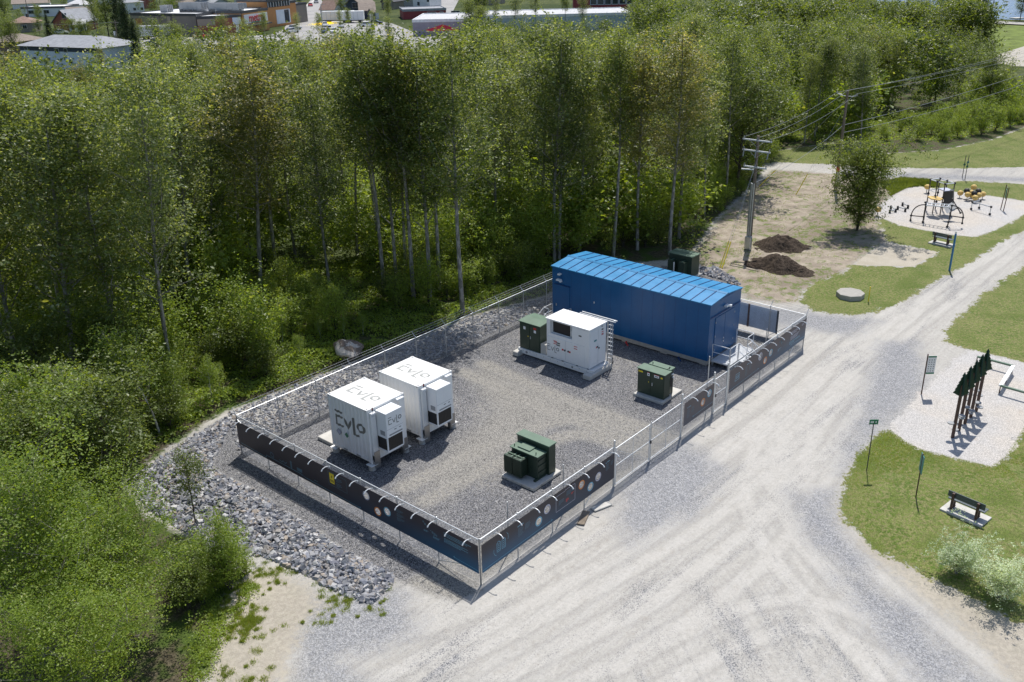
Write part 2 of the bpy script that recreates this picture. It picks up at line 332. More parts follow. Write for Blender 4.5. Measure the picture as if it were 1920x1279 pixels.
def ground_material():
    t = NT('ground_cover'); P = t.pos(); x, y, z = t.sep(P)
    A = lambda n: t.n('Attribute', attribute_name=n).outputs['Fac']
    big = t.noise(P, .16, 4, .55); mid = t.noise(P, .9, 5, .6); fin = t.noise(P, 5, 4, .65); hi = t.noise(P, 22, 3, .7)
    v = t.n('TexVoronoi', {'Vector': P, 'Scale': 30.}); vg = t.gray(v.outputs['Color']); v2 = t.gray(t.vor(P, 14.))
    edge = t.m('ADD', t.m('MULTIPLY', t.m('SUBTRACT', mid, .5), 1.6), t.m('MULTIPLY', t.m('SUBTRACT', fin, .5), 1.3))
    def mask(n, w=.12, amp=1., sh=0.):
        a = t.m('ADD', A(n), t.m('MULTIPLY', edge, amp)); return t.ss(t.m('ADD', a, sh), -w, w)
    # gravel and dust of the road: streaks follow the wheels
    s1 = t.noise(t.comb(t.m('MULTIPLY', x, .10), t.m('MULTIPLY', y, .95)), 1., 5, .62, .5)
    xr = t.m('ADD', t.m('MULTIPLY', x, .64), t.m('MULTIPLY', y, .77)); yr = t.m('SUBTRACT', t.m('MULTIPLY', x, .77), t.m('MULTIPLY', y, .64))
    s2 = t.noise(t.comb(t.m('MULTIPLY', xr, .10), t.m('MULTIPLY', yr, .95)), 1., 5, .62, .5)
    st = t.mix(t.ss(t.m('ADD', y, t.m('MULTIPLY', t.m('SUBTRACT', big, .5), 9)), -9, -5), s2, s1); st = t.gray(st)
    k = t.m('ADD', t.m('MULTIPLY', st, .62), t.m('ADD', t.m('MULTIPLY', big, .28), t.m('MULTIPLY', mid, .10)))
    dusty = t.ss(k, .36, .56)
    track = t.noise(t.comb(t.m('MULTIPLY', x, .22), t.m('MULTIPLY', y, 3.2)), 1., 4, .6, .4)
    _unused = t.n('TexWave', {'Vector': t.comb(t.m('MULTIPLY', x, .05), y), 'Scale': .9, 'Distortion': 5., 'Detail': 2., 'Detail Scale': .3}, bands_direction='Y').outputs['Fac']
    spk = t.ss(vg, .15, .85, .62, 1.35)
    dust = t.mix(t.ss(fin, .3, .7), (.385, .368, .335), (.465, .446, .41)); dust = t.mix(t.ss(track, .45, .68, 0, .45), dust, (.50, .487, .46)); dust = t.mix(t.ss(hi, .48, .75, 0, .4), dust, (.27, .26, .245))
    dust = t.mix(t.ss(vg, .80, .9, 0, .45), dust, (.24, .24, .25))
    grv = t.vm('SCALE', t.mix(t.ss(v2, .1, .9), (.19, .197, .215), (.31, .312, .32)), spk)
    k = t.m('ADD', k, t.m('MULTIPLY', t.m('SUBTRACT', vg, .5), .22)); dusty = t.m('MULTIPLY', t.ss(k, .30, .48), t.ss(t.m('ADD', A('a_grv'), t.m('MULTIPLY', edge, 1.2)), -.9, 1.1, 1, .12))
    crisp = t.gray(t.mix(t.ss(y, -9, -5), t.noise(t.comb(t.m('MULTIPLY', xr, .35), t.m('MULTIPLY', yr, 6)), 1., 5, .7), t.noise(t.comb(t.m('MULTIPLY', x, .35), t.m('MULTIPLY', y, 6)), 1., 5, .7)))
    dust = t.vm('SCALE', dust, t.ss(crisp, .32, .68, .93, 1.05)); trk = t.m('MULTIPLY', t.ss(A('a_trk'), .12, .42, 1, 0), t.ss(mid, .3, .6, .3, 1)); dust = t.mix(t.m('MULTIPLY', trk, .42), dust, (.53, .51, .475)); rim = t.m('MULTIPLY', t.ss(A('a_trk'), .30, .45), t.ss(A('a_trk'), .45, .70, 1, 0)); dust = t.mix(t.m('MULTIPLY', rim, .28), dust, (.28, .27, .255)); dust = t.mix(t.ss(v2, .80, .90, 0, .28), dust, (.24, .235, .23)); dust = t.mix(t.ss(t.noise(P, 1.7, 5, .75), .55, .68, 0, .35), dust, (.33, .30, .26))
    road = t.mix(dusty, grv, dust)
    road = t.mix(t.ss(t.noise(P, 2.4, 4, .7), .62, .72, 0, .3), road, grv)
    # crushed stone yard
    yg = t.vm('SCALE', t.mix(t.ss(v2, .1, .9), (.098, .10, .109), (.165, .163, .164)), t.ss(vg, .1, .9, .3, 2.0))
    yg = t.mix(t.ss(vg, .88, .93), yg, (.42, .41, .39))
    yd = t.m('MULTIPLY', t.ss(t.m('ADD', A('a_dust'), t.m('MULTIPLY', edge, .9)), -.5, 1.6), t.ss(vg, .15, .7, .12, .62))
    yd = t.m('MAXIMUM', yd, t.m('MULTIPLY', t.m('MULTIPLY', t.ss(A('a_trk'), .2, .95, 1, 0), t.ss(fin, .3, .6, .25, .85)), t.ss(vg, .1, .6, .3, .9)))
    yd = t.m('MAXIMUM', yd, t.m('MULTIPLY', t.ss(big, .5, .62), t.ss(fin, .4, .6, 0, .4)))
    yg = t.mix(yd, yg, (.36, .34, .295))
    c = t.mix(mask('a_yard', .25, .35), road, yg)
    # bare earth with weeds
    er = t.mix(t.ss(mid, .3, .7), (.24, .20, .155), (.40, .345, .275)); er = t.mix(t.ss(big, .45, .6, 0, .6), er, (.19, .15, .115))
    er = t.mix(t.ss(vg, .7, .9, 0, .4), er, (.34, .33, .32)); er = t.mix(t.ss(hi, .5, .75, 0, .4), er, (.14, .11, .08))
    er = t.mix(t.m('MULTIPLY', t.ss(t.m('ADD', t.noise(P, 1.1, 5, .75), t.m('MULTIPLY', big, .3)), .66, .74), t.ss(x, 18, 30, .12, .8)), er, (.115, .16, .035)); er = t.mix(t.ss(x, 18, 30, .7, 0), er, t.mix(t.ss(fin, .35, .65), (.36, .335, .285), (.47, .435, .37)))
    c = t.mix(mask('a_dirt', .5, 1.3), c, er)
    # mown grass
    g = t.mix(t.ss(mid, .35, .65), (.080, .130, .020), (.145, .185, .045)); g = t.mix(t.ss(fin, .40, .62, 0, .85), g, (.215, .20, .09)); g = t.mix(t.ss(t.noise(P, .22, 4, .6), .5, .62, 0, .25), g, (.22, .21, .09))
    g = t.mix(t.ss(t.noise(P, .45, 3), .5, .68, 0, .6), g, (.075, .12, .016)); g = t.vm('SCALE', g, t.ss(hi, .25, .8, .45, 1.6))
    c = t.mix(mask('a_lawn', .10, 1.15), c, g)
    # play surface
    pl = t.mix(t.ss(big, .35, .6), (.50, .46, .41), (.47, .455, .44)); pl = t.vm('SCALE', pl, t.ss(vg, .1, .9, .70, 1.22)); pl = t.mix(t.ss(mid, .6, .75, 0, .35), pl, (.48, .38, .29))
    c = t.mix(mask('a_play', .08, .8), c, pl)
    pt = t.vm('SCALE', t.mix(t.ss(mid, .3, .7), (.40, .36, .29), (.46, .42, .35)), t.ss(hi, .2, .8, .85, 1.1)); c = t.mix(mask('a_patch', .06, .25), c, pt)
    # forest floor
    f = t.mix(t.ss(fin, .35, .65), (.045, .038, .022), (.10, .085, .055)); f = t.mix(t.ss(mid, .42, .6), f, (.055, .085, .016)); f = t.vm('SCALE', f, t.ss(hi, .2, .8, .5, 1.6))
    c = t.mix(mask('a_forest', .25, .8), c, f)
    hgt = t.m('ADD', t.m('MULTIPLY', vg, .9), t.m('ADD', t.m('MULTIPLY', hi, .35), t.m('MULTIPLY', fin, 1.2)))
    t.bsdf(c, .92, 0, t.bump(hgt, .55, .035), .2); return t.mat
M['ground'] = ground_material()

def smooth_line(pts, n=9):
    P = [np.array(at(*q)[:2]) for q in pts]; P = [2*P[0]-P[1]]+P+[2*P[-1]-P[-2]]; out = []
    for i in range(1, len(P)-2):
        a, b, c, d = P[i-1:i+3]
        for k in range(n): t_ = k/n; out.append(.5*((2*b)+(c-a)*t_+(2*a-5*b+4*c-d)*t_**2+(3*b-a-3*c+d)*t_**3))
    return np.array(out+[P[-2]])
def wheel_lines():
    L = []
    for pts in [[(520, 1279), (800, 1120), (1100, 960), (1330, 830), (1520, 690), (1700, 560), (1920, 430)], [(620, 1279), (900, 1150), (1200, 985), (1420, 840), (1570, 690), (1720, 560)], [(850, 1279), (1150, 1120), (1400, 960), (1560, 790), (1640, 660), (1790, 540), (1920, 440)],
                [(1000, 1279), (1250, 1150), (1440, 1000), (1560, 830)], [(1700, 1279), (1560, 1130), (1450, 990), (1440, 860), (1540, 720)], [(1850, 1279), (1650, 1120), (1520, 980), (1480, 850), (1580, 700)], [(1180, 1279), (1350, 1190), (1500, 1150), (1650, 1200), (1760, 1279)],
                [(1150, 930), (1300, 860), (1450, 760), (1560, 650)], [(450, 1279), (620, 1180), (800, 1150), (1000, 1060)], [(780, 925), (930, 850), (1080, 800), (1220, 835)], [(890, 690), (1010, 745), (1130, 790), (1240, 830)]]:
        q = smooth_line(pts); d = np.gradient(q, axis=0); d /= np.linalg.norm(d, axis=1)[:, None]+1e-9; nn = np.stack([-d[:, 1], d[:, 0]], 1)
        L += [q+nn*.82, q-nn*.82]
    return L
def track_dist(X, Y):
    D = np.full(X.shape, 9.)
    for q in wheel_lines():
        for (ax, ay), (bx, by) in zip(q[:-1], q[1:]):
            ex, ey = bx-ax, by-ay; sel = (np.abs(X-ax) < 4) & (np.abs(Y-ay) < 4)
            if not sel.any(): continue
            x, y = X[sel], Y[sel]; t_ = np.clip(((x-ax)*ex+(y-ay)*ey)/(ex*ex+ey*ey+1e-9), 0, 1); D[sel] = np.minimum(D[sel], np.hypot(x-ax-ex*t_, y-ay-ey*t_))
    return D
def terrain_z(X, Y, fo):
    w = np.clip(fo/4, 0, 1)
    return (vnoise(X, Y, .35, 3)-.5)*.035+(vnoise(X, Y, .12, 4)-.5)*.06*np.clip(-Y/3+.2, .1, 1)+w*vnoise(X, Y, .25, 5)*.22
def terrain(x0, x1, y0, y1, st, names):
    nx = int(round((x1-x0)/st))+1; ny = int(round((y1-y0)/st))+1
    X, Y = np.meshgrid(np.linspace(x0, x1, nx), np.linspace(y0, y1, ny)); X = X.ravel(); Y = Y.ravel()
    D = {'a_yard': umax(X, Y, Z_YARD), 'a_dust': umax(X, Y, Z_DUST), 'a_lawn': umax(X, Y, Z_LAWN), 'a_play': umax(X, Y, Z_PLAY),
         'a_dirt': umax(X, Y, Z_DIRT), 'a_patch': umax(X, Y, Z_PATCH), 'a_grv': umax(X, Y, Z_GRV), 'a_trk': track_dist(X, Y), 'a_forest': sdist(X, Y, FOREST)}
    Zt = terrain_z(X, Y, D['a_forest'])
    V = np.stack([X, Y, Zt], 1); i = np.arange(nx*ny).reshape(ny, nx)
    F = np.stack([i[:-1, :-1], i[:-1, 1:], i[1:, 1:], i[1:, :-1]], -1).reshape(-1, 4)
    fc = lambda a: a[F].mean(1)
    cls = np.zeros(len(F), int)                                    # 0 road
    for key, k, w in (('a_yard', 1, 0), ('a_dirt', 2, 0), ('a_lawn', 3, 0), ('a_play', 4, 0), ('a_patch', 5, 0), ('a_forest', 6, 0)):
        cls[fc(D[key]) > w] = k
    for k, nm in enumerate(['gravel_road', 'gravel_yard', 'bare_earth', 'lawn', 'play_area', 'sandy_patch', 'forest_floor']):
        sub = F[cls == k]
        if not len(sub): continue
        groups = [np.ones(len(sub), bool)]
        zs = {3: Z_LAWN, 4: Z_PLAY, 2: Z_DIRT}.get(k)
        if zs:
            cx = X[sub].mean(1); cy = Y[sub].mean(1); best = np.argmax([sdist(cx, cy, p) for p in zs], axis=0)
            groups = [best == q for q in range(len(zs)) if (best == q).any()]
        for gsel in groups:
            s2 = sub[gsel]; u, inv = np.unique(s2, return_inverse=True)
            me = np_mesh(nm, V[u], inv.reshape(s2.shape), M['ground'], True)
            for a, d in D.items():
                at_ = me.attributes.new(a, 'FLOAT', 'POINT'); at_.data.foreach_set('value', np.clip(d[u], -4, 4).astype(np.float32))
            tag(link(nm, me), kind='structure')
terrain(-30, 60, -34, 34, .25, None)
terrain(60, 150, -44, 46, .6, None)

# far ground: one sheet to the horizon
def far_ground():
    t = NT('far_ground'); P = t.pos(); a = t.noise(P, .03, 5, .6); b = t.noise(P, .4, 5, .65); h = t.noise(P, 3, 3, .7)
    c = t.mix(t.ss(a, .42, .58), (.045, .065, .018), (.10, .115, .04)); c = t.mix(t.ss(b, .4, .6, 0, .8), c, (.035, .05, .018))
    c = t.vm('SCALE', c, t.ss(h, .2, .8, .6, 1.4)); t.bsdf(c, .95, 0, None, .1); return t.mat
M['farground'] = far_ground()
R_ = 5000
tag(MB().box(-R_, R_, -R_, R_, -2, -.12).build('ground', M['farground']), kind='structure')

def asphalt(name, c1, c2):
    t = NT(name); P = t.pos(); a = t.noise(P, .12, 5, .6); b = t.noise(P, 2.2, 4, .7)
    c = t.mix(t.ss(a, .35, .65), c1, c2); c = t.vm('SCALE', c, t.ss(b, .2, .8, .85, 1.15)); t.bsdf(c, .9, 0, None, .2); return t.mat
M['asphalt'] = asphalt('old_asphalt', (.28, .275, .27), (.36, .35, .335)); M['lot'] = asphalt('pale_lot', (.36, .34, .30), (.44, .41, .36))
def sheet(name, pts, z, mat, kind='structure'):
    b = MB(); b.face([(p[0], p[1], z) for p in pts]); return tag(b.build(name, mat), kind=kind)

# lake
t = NT('lake_water'); P = t.pos(); wv = t.noise(P, .35, 5, .7, 1.)
t.bsdf(t.mix(t.ss(wv, .4, .7), (.035, .09, .19), (.07, .15, .29)), .25, 0, t.bump(wv, .6, .5), .5); M['lake'] = t.mat

# ------------------------------------------------------------------ broken rock
def rock_mesh(seed, flat=.5, n=8, mat=None):
    r = random.Random(seed); vs = []
    for i, (a, b, c) in enumerate([(-1, -1, -1), (1, -1, -1), (1, 1, -1), (-1, 1, -1), (-1, -1, 1), (1, -1, 1), (1, 1, 1), (-1, 1, 1)]):
        vs.append((a*r.uniform(.35, .6), b*r.uniform(.28, .55), c*flat*r.uniform(.3, .5)))
    vs.append((r.uniform(-.25, .25), r.uniform(-.2, .2), flat*r.uniform(.45, .65)))
    fs = [(0, 3, 2), (0, 2, 1), (0, 1, 5), (0, 5, 4), (1, 2, 6), (1, 6, 5), (2, 3, 7), (2, 7, 6), (3, 0, 4), (3, 4, 7), (4, 5, 8), (5, 6, 8), (6, 7, 8), (7, 4, 8)]
    return np.array(vs), np.array(fs)
ROCKS = [rock_mesh(i, .5+.35*(i % 3)/2) for i in range(12)]
def in_poly(P, n, r, margin=0):
    lo = P.min(0); hi = P.max(0); out = []
    while len(out) < n:
        X = r.uniform(lo[0], hi[0], n*3); Y = r.uniform(lo[1], hi[1], n*3); s = sdist(X, Y, P) > margin
        out += list(zip(X[s], Y[s]))
    return np.array(out[:n])
def rotm(r):
    a, b, c = r.uniform(-.7, .7), r.uniform(-.7, .7), r.uniform(0, 6.28)
    return np.array(Matrix.Rotation(c, 3, 'Z') @ Matrix.Rotation(a, 3, 'X') @ Matrix.Rotation(b, 3, 'Y'))
def rock_stuff(name, P, n, s0, s1, seed, parent=None, zf=None, mat=None):
    r = np.random.default_rng(seed); pts = in_poly(P, n, r); V = []; F = []; k = 0
    for (x, y) in pts:
        v, f = ROCKS[r.integers(12)]; s = r.uniform(s0, s1)*(1+.5*(r.random() > .9))
        z = (zf(x, y, r) if zf else 0)+s*r.uniform(-.05, .2)
        V.append((v*s) @ rotm(r).T+np.array([x, y, z])); F.append(f+k); k += len(v)
    me = np_mesh(name, np.concatenate(V), np.concatenate(F), mat or M['riprap']); o = link(name, me, parent); o['kind'] = 'stuff'; return o
def pile_h(x, y, r):
    d = float(sdist(np.array([x]), np.array([y]), RIP)[0]); return max(0, min(d, 1.6))*.16*r.random()
rip = thing('rock_pile', 'heap of broken grey blasted rock spread along the slope outside the dark banner fence', 'rock pile')
big_r = np.random.default_rng(5); RM = []
for i, (v, f) in enumerate(ROCKS): RM.append(np_mesh('stone', v, f, M['riprap']))
near = in_poly(RIP, 1500, big_r, .12)
near = near[np.argsort(np.hypot(near[:, 0]-CAM.x, near[:, 1]-CAM.y)*(.8+.5*big_r.random(len(near))))][:300]
for x, y in near:
    o = link('stone', RM[big_r.integers(12)], rip); s = big_r.uniform(.15, .29)*(1.3 if big_r.random() > .95 else 1)
    o.location = (x, y, pile_h(x, y, big_r)+s*.14); o.scale = (s, s*big_r.uniform(.75, 1.15), s*big_r.uniform(.8, 1.2)); o.rotation_euler = (big_r.uniform(-.6, .6), big_r.uniform(-.6, .6), big_r.uniform(0, 6.3))
rock_stuff('stone_mass', RIP, 9500, .08, .19, 6, rip, pile_h)
tag(rock_stuff('rock_strip', RIPB, 6500, .06, .16, 8), 'strip of small grey broken rock between the back fence and the undergrowth', 'rock strip')
tag(rock_stuff('rock_edging', RIPC, 420, .12, .3, 9), 'line of grey rock edging the gravel pad behind the blue building', 'rock edging')

# boulder
def lumpy(c, r, seed, sub=4, amp=.28, squash=(1, 1, .8)):
    import bmesh
    bm = bmesh.new(); bmesh.ops.create_icosphere(bm, subdivisions=sub, radius=1); rr = random.Random(seed)
    pl = [(Vector((rr.gauss(0, 1), rr.gauss(0, 1), rr.gauss(0, 1))).normalized(), rr.uniform(.62, .9)) for _ in range(16)]
    from mathutils import noise
    for v in bm.verts:
        d = v.co.normalized(); k = 1.
        for n_, h in pl:
            q = d.dot(n_)
            if q > 1e-3: k = min(k, h/q)
        k *= 1+amp*.3*noise.noise(d*2.3+Vector((seed, 0, 0)))
        v.co = d*k
        v.co = Vector((v.co.x*squash[0]*r, v.co.y*squash[1]*r, v.co.z*squash[2]*r*1.15))+Vector(c)
    me = bpy.data.meshes.new('boulder'); bm.to_mesh(me); bm.free(); return me
t = NT('boulder_rock'); o_ = t.obj(); q = t.noise(o_, 1.1, 5, .6, .6)
cc = t.mix(t.ss(q, .46, .54), (.16, .125, .10), (.50, .46, .41)); cc = t.mix(t.ss(t.noise(o_, 7, 4), .55, .7, 0, .5), cc, (.22, .21, .20))
t.bsdf(cc, .85, 0, t.bump(t.noise(o_, 5, 5, .65), .6, .06), .3); M['boulder'] = t.mat
me = lumpy((0, 0, .45), 1.05, 4); me.materials.append(M['boulder']); bo = link('boulder', me); bo.location = (11.3, 21.75, 0); bo.rotation_euler = (0, 0, 2.2)
tag(bo, 'big two-tone brown and pale boulder lying at the forest edge behind the back fence', 'boulder')

# soil mounds
t = NT('black_soil'); o_ = t.pos(); f = t.noise(o_, 9, 5, .7)
t.bsdf(t.mix(t.ss(f, .35, .7), (.045, .035, .028), (.12, .092, .070)), .95, 0, t.bump(t.m('ADD', f, t.m('MULTIPLY', t.gray(t.vor(o_, 16)), .5)), .9, .09), .1); M['soil'] = t.mat
def mound(c, rx, ry, h, seed, label):
    n, k = 64, 26; V = []; F = []
    for i in range(k+1):
        for j in range(n):
            a = 2*math.pi*j/n; q = i/k; w = 1+.16*math.sin(2*a+seed)+.09*math.sin(5*a+seed*2)
            x = rx*q*w*math.cos(a); y = ry*q*w*math.sin(a)
            V.append((x, y, h*((.5+.5*math.cos(math.pi*min(1, q)))**.9)*(1+.12*math.sin(3*a+seed)*q)-.03))
    V = np.array(V); V[:, 2] += (vnoise(V[:, 0]+c[0], V[:, 1], 2.5, seed)-.5)*.22+(vnoise(V[:, 0], V[:, 1]+c[1], 7, seed+1)-.5)*.12
    V[-n:, 2] = -.08
    for i in range(k):
        for j in range(n): F.append((i*n+j, (i+1)*n+j, (i+1)*n+(j+1) % n, i*n+(j+1) % n))
    o = link('soil_mound', np_mesh('soil_mound', V, np.array(F), M['soil'])); o.location = (c[0], c[1], 0)
    return tag(o, label, 'soil mound', 'mounds of dark soil')
mound((48.4, 10.2), 1.95, 2.35, 1.0, 3, 'dark soil mound farther from the camera, right behind the other one, by the utility pole')
mound((43.4, 8.0), 2.0, 2.7, 1.05, 5, 'dark soil mound nearer the camera, in front of the other one on the bare earth')
# ------------------------------------------------------------------ chain link fences, banners, lamps
LA, LB, FH = 30.18, 16.77, 2.2
def mesh_wires(b, p0, p1, z0, z1, sp=.08, r=.003):
    p0 = Vector(p0); p1 = Vector(p1); L = (p1-p0).length; d = (p1-p0)/L; H = z1-z0; nrm = Vector((-d.y, d.x, 0))*r
    k = int((L+H)/sp)
    for s in (1, -1):
        for i in range(k+1):
            u = i*sp-H
            a, c = (u, u+H) if s == 1 else (u+H, u)
            # clip to [0, L]
            t0, t1 = 0., 1.
            du = c-a
            for lim, sg in ((0, 1), (L, -1)):
                fa = sg*(a-lim); fb = sg*(c-lim)
                if fa < 0 and fb < 0: t0 = 2; break
                if fa < 0: t0 = max(t0, fa/(fa-fb))
                elif fb < 0: t1 = min(t1, fa/(fa-fb))
            if t0 >= t1: continue
            A = p0+d*(a+du*t0)+Vector((0, 0, z0+H*t0)); B = p0+d*(a+du*t1)+Vector((0, 0, z0+H*t1))
            e = d*r*(1 if s == 1 else -1)
            b.raw([A-e-nrm, A+e-nrm, A+nrm, B-e-nrm, B+e-nrm, B+nrm], [(0, 1, 4, 3), (1, 2, 5, 4), (2, 0, 3, 5)])
def lamp_arm(f, base, out):
    base = Vector(base); out = Vector(out); a = MB()
    pts = [base, base+out*.10+Vector((0, 0, .05)), base+out*.25+Vector((0, 0, .075)), base+out*.38+Vector((0, 0, .05)), base+out*.46+Vector((0, 0, -.02))]
    a.tube(pts, [.018, .018, .018, .022, .032], 6); a.tube([pts[-1], pts[-1]+out*.02+Vector((0, 0, -.03))], .033, 6)
    a.bar(base-Vector((0, 0, .05)), base+Vector((0, 0, .03)), .05, .05)
    return a.build('lamp_arm', M['galv_bright'], f)
def fence(name, label, p0, p1, posts, arms=None, h=FH, rails=(FH,), zb=.06, brace=(), lamps=(), lout=None, extra=(), group='chain link fences round the compound'):
    p0 = Vector((*p0, 0)); p1 = Vector((*p1, 0)); d = (p1-p0).normalized(); L = (p1-p0).length
    f = thing(name, label, 'fence', p0, group)
    for u in posts:
        p = p0+d*u; b = MB().cyl(p.x, p.y, -.05, h+.04, .034 if u in (posts[0], posts[-1]) else .028, 8)
        b.ball((p.x, p.y, h+.045), .042, 8, sz=.6)
        if arms: b.tube([p+Vector((0, 0, h)), p+Vector((0, 0, h))+Vector(arms)], .017, 5)
        b.build('post', M['galv'], f)
    for z in rails:
        MB().tube([p0+Vector((0, 0, z)), p1+Vector((0, 0, z))], .023, 8).build('top_rail', M['galv_bright'], f)
    b = MB(); mesh_wires(b, p0, p1, zb, h); b.build('chain_link_mesh', M['wire'], f)
    b = MB(); b.tube([p0+Vector((0, 0, zb)), p1+Vector((0, 0, zb))], .006, 4); b.tube([p0+Vector((0, 0, h-.13)), p1+Vector((0, 0, h-.13))], .009, 4)
    if arms:
        for q in (.35, .68, 1.):
            o = Vector((0, 0, h))+Vector(arms)*q; b.tube([p0+o, p1+o], .006, 4)
            for i in range(int(L/.14)):
                c = p0+o+d*(i*.14+.05); b.bar(c-Vector((.02, .02, .02)), c+Vector((.02, .02, .02)), .006, .006)
    b.build('barbed_wire' if arms else 'tension_wire', M['wire'], f)
    for (ua, za, ub, zb_) in brace:
        MB().tube([p0+d*ua+Vector((0, 0, za)), p0+d*ub+Vector((0, 0, zb_))], .019, 6).build('brace', M['galv'], f)
    for u in lamps: lamp_arm(f, p0+d*u+Vector((0, 0, h-.17)), lout)
    return f
bay = lambda L, n: [L*i/n for i in range(n+1)]
fence('chain_link_fence', 'chain link fence on the camera left side of the compound, carrying the long dark banner', (0, 0), (0, LB), bay(LB, 7),
      brace=((0, .9, 2.4, .1), (14.37, .9, LB, 2.0), (14.37, .1, 12.2, 1.2)), lamps=[.48+i*.985 for i in range(17)], lout=(-1, 0, 0))
fence('chain_link_fence', 'chain link fence with barbed wire along the back of the compound, before the undergrowth', (0, LB), (LA, LB), bay(LA, 12), arms=(0, .30, .33),
      brace=((0, 1.7, 2.5, .1), (27.6, .1, LA, 1.7)))
fence('chain_link_fence', 'chain link fence with slanted barbed wire arms at the far end, behind the blue building', (LA, 0), (LA, LB), bay(LB, 7), arms=(.30, 0, .33),
      brace=((0, 1.9, 2.4, .15),))
fence('chain_link_fence', 'short chain link fence between the near corner post and the double gate', (0, 0), (9.34, 0), [0.0, 2.33, 4.67, 7.0, 9.34],
      lamps=[.9+i*1.16 for i in range(8)], lout=(0, -1, 0), brace=((7., .1, 9.3, 1.9),))
fence('chain_link_fence', 'shortest stretch of chain link fence, between the double gate and the narrow gate', (15.4, 0), (18.7, 0), [0.0, 3.3],
      lamps=[.75, 1.85, 2.95], lout=(0, -1, 0))
fence('chain_link_fence', 'chain link fence running from the narrow gate to the far right corner beside the road', (20.3, 0), (LA, 0), bay(LA-20.3, 5),
      lamps=[.7+i*1.03 for i in range(9)], lout=(0, -1, 0), brace=((1.9, 1.1, 3.9, .1), (7.9, .1, 9.8, 1.9)))
def gate(label, x0, x1, leaves, h=2.1):
    g = thing('chain_link_gate', label, 'gate', (x0, 0, 0), 'gates in the compound fence'); w = (x1-x0-.06)/leaves
    for x in (x0, x1): MB().cyl(x, 0, -.05, 2.52, .052, 10).ball((x, 0, 2.53), .06, 10, sz=.5).build('gate_post', M['galv'], g)
    for k in range(leaves):
        a = x0+.09+k*w; c = a+w-.1; b = MB(); y = -.03
        for z in (.12, 1.15, h): b.tube([(a, y, z), (c, y, z)], .020, 7)
        for x in (a, c): b.tube([(x, y, .08), (x, y, h+.03)], .022, 7)
        if leaves > 1: b.tube([((a+c)/2, y, .12), ((a+c)/2, y, h)], .012, 6); b.tube([(a, y, h-.1), (c, y, .15)], .006, 4)
        lf = b.build('gate_leaf', M['galv_bright'], g)
        b = MB(); mesh_wires(b, (a, y, 0), (c, y, 0), .12, h); b.build('leaf_mesh', M['wire'], lf)
    lx = x0+.09+w-.02 if leaves > 1 else x0+.14
    MB().box(lx-.05, lx+.05, -.09, -.02, 1.02, 1.18).build('latch', M['dark'], g)
    if leaves > 1:
        MB().cyl(lx, -.06, -.02, 2.25, .024, 7).build('drop_rod', M['galv'], g)
gate('wide double chain link gate facing the gravel road', 9.34, 15.4, 2)
gate('narrow single chain link gate beside the stairs of the blue building', 18.7, 20.2, 1)
for x, lb in ((2.35, 'thin galvanised post standing inside the fence, nearer the corner'), (6.15, 'thin galvanised post standing inside the fence beside the green transformer'), (28.2, 'thin galvanised post standing inside the far right fence corner')):
    y = .55 if x < 20 else 1.6
    tag(MB().cyl(x, y, 0, 2.55 if x < 20 else 1.5, .027, 8).build('ground_rod_post', M['galv']), lb, 'post', 'thin posts inside the fence')
tag(MB().cyl(18.45, .25, 0, 3.5, .028, 8).build('tall_thin_post', M['galv']), 'tall thin galvanised post beside the narrow gate', 'post')

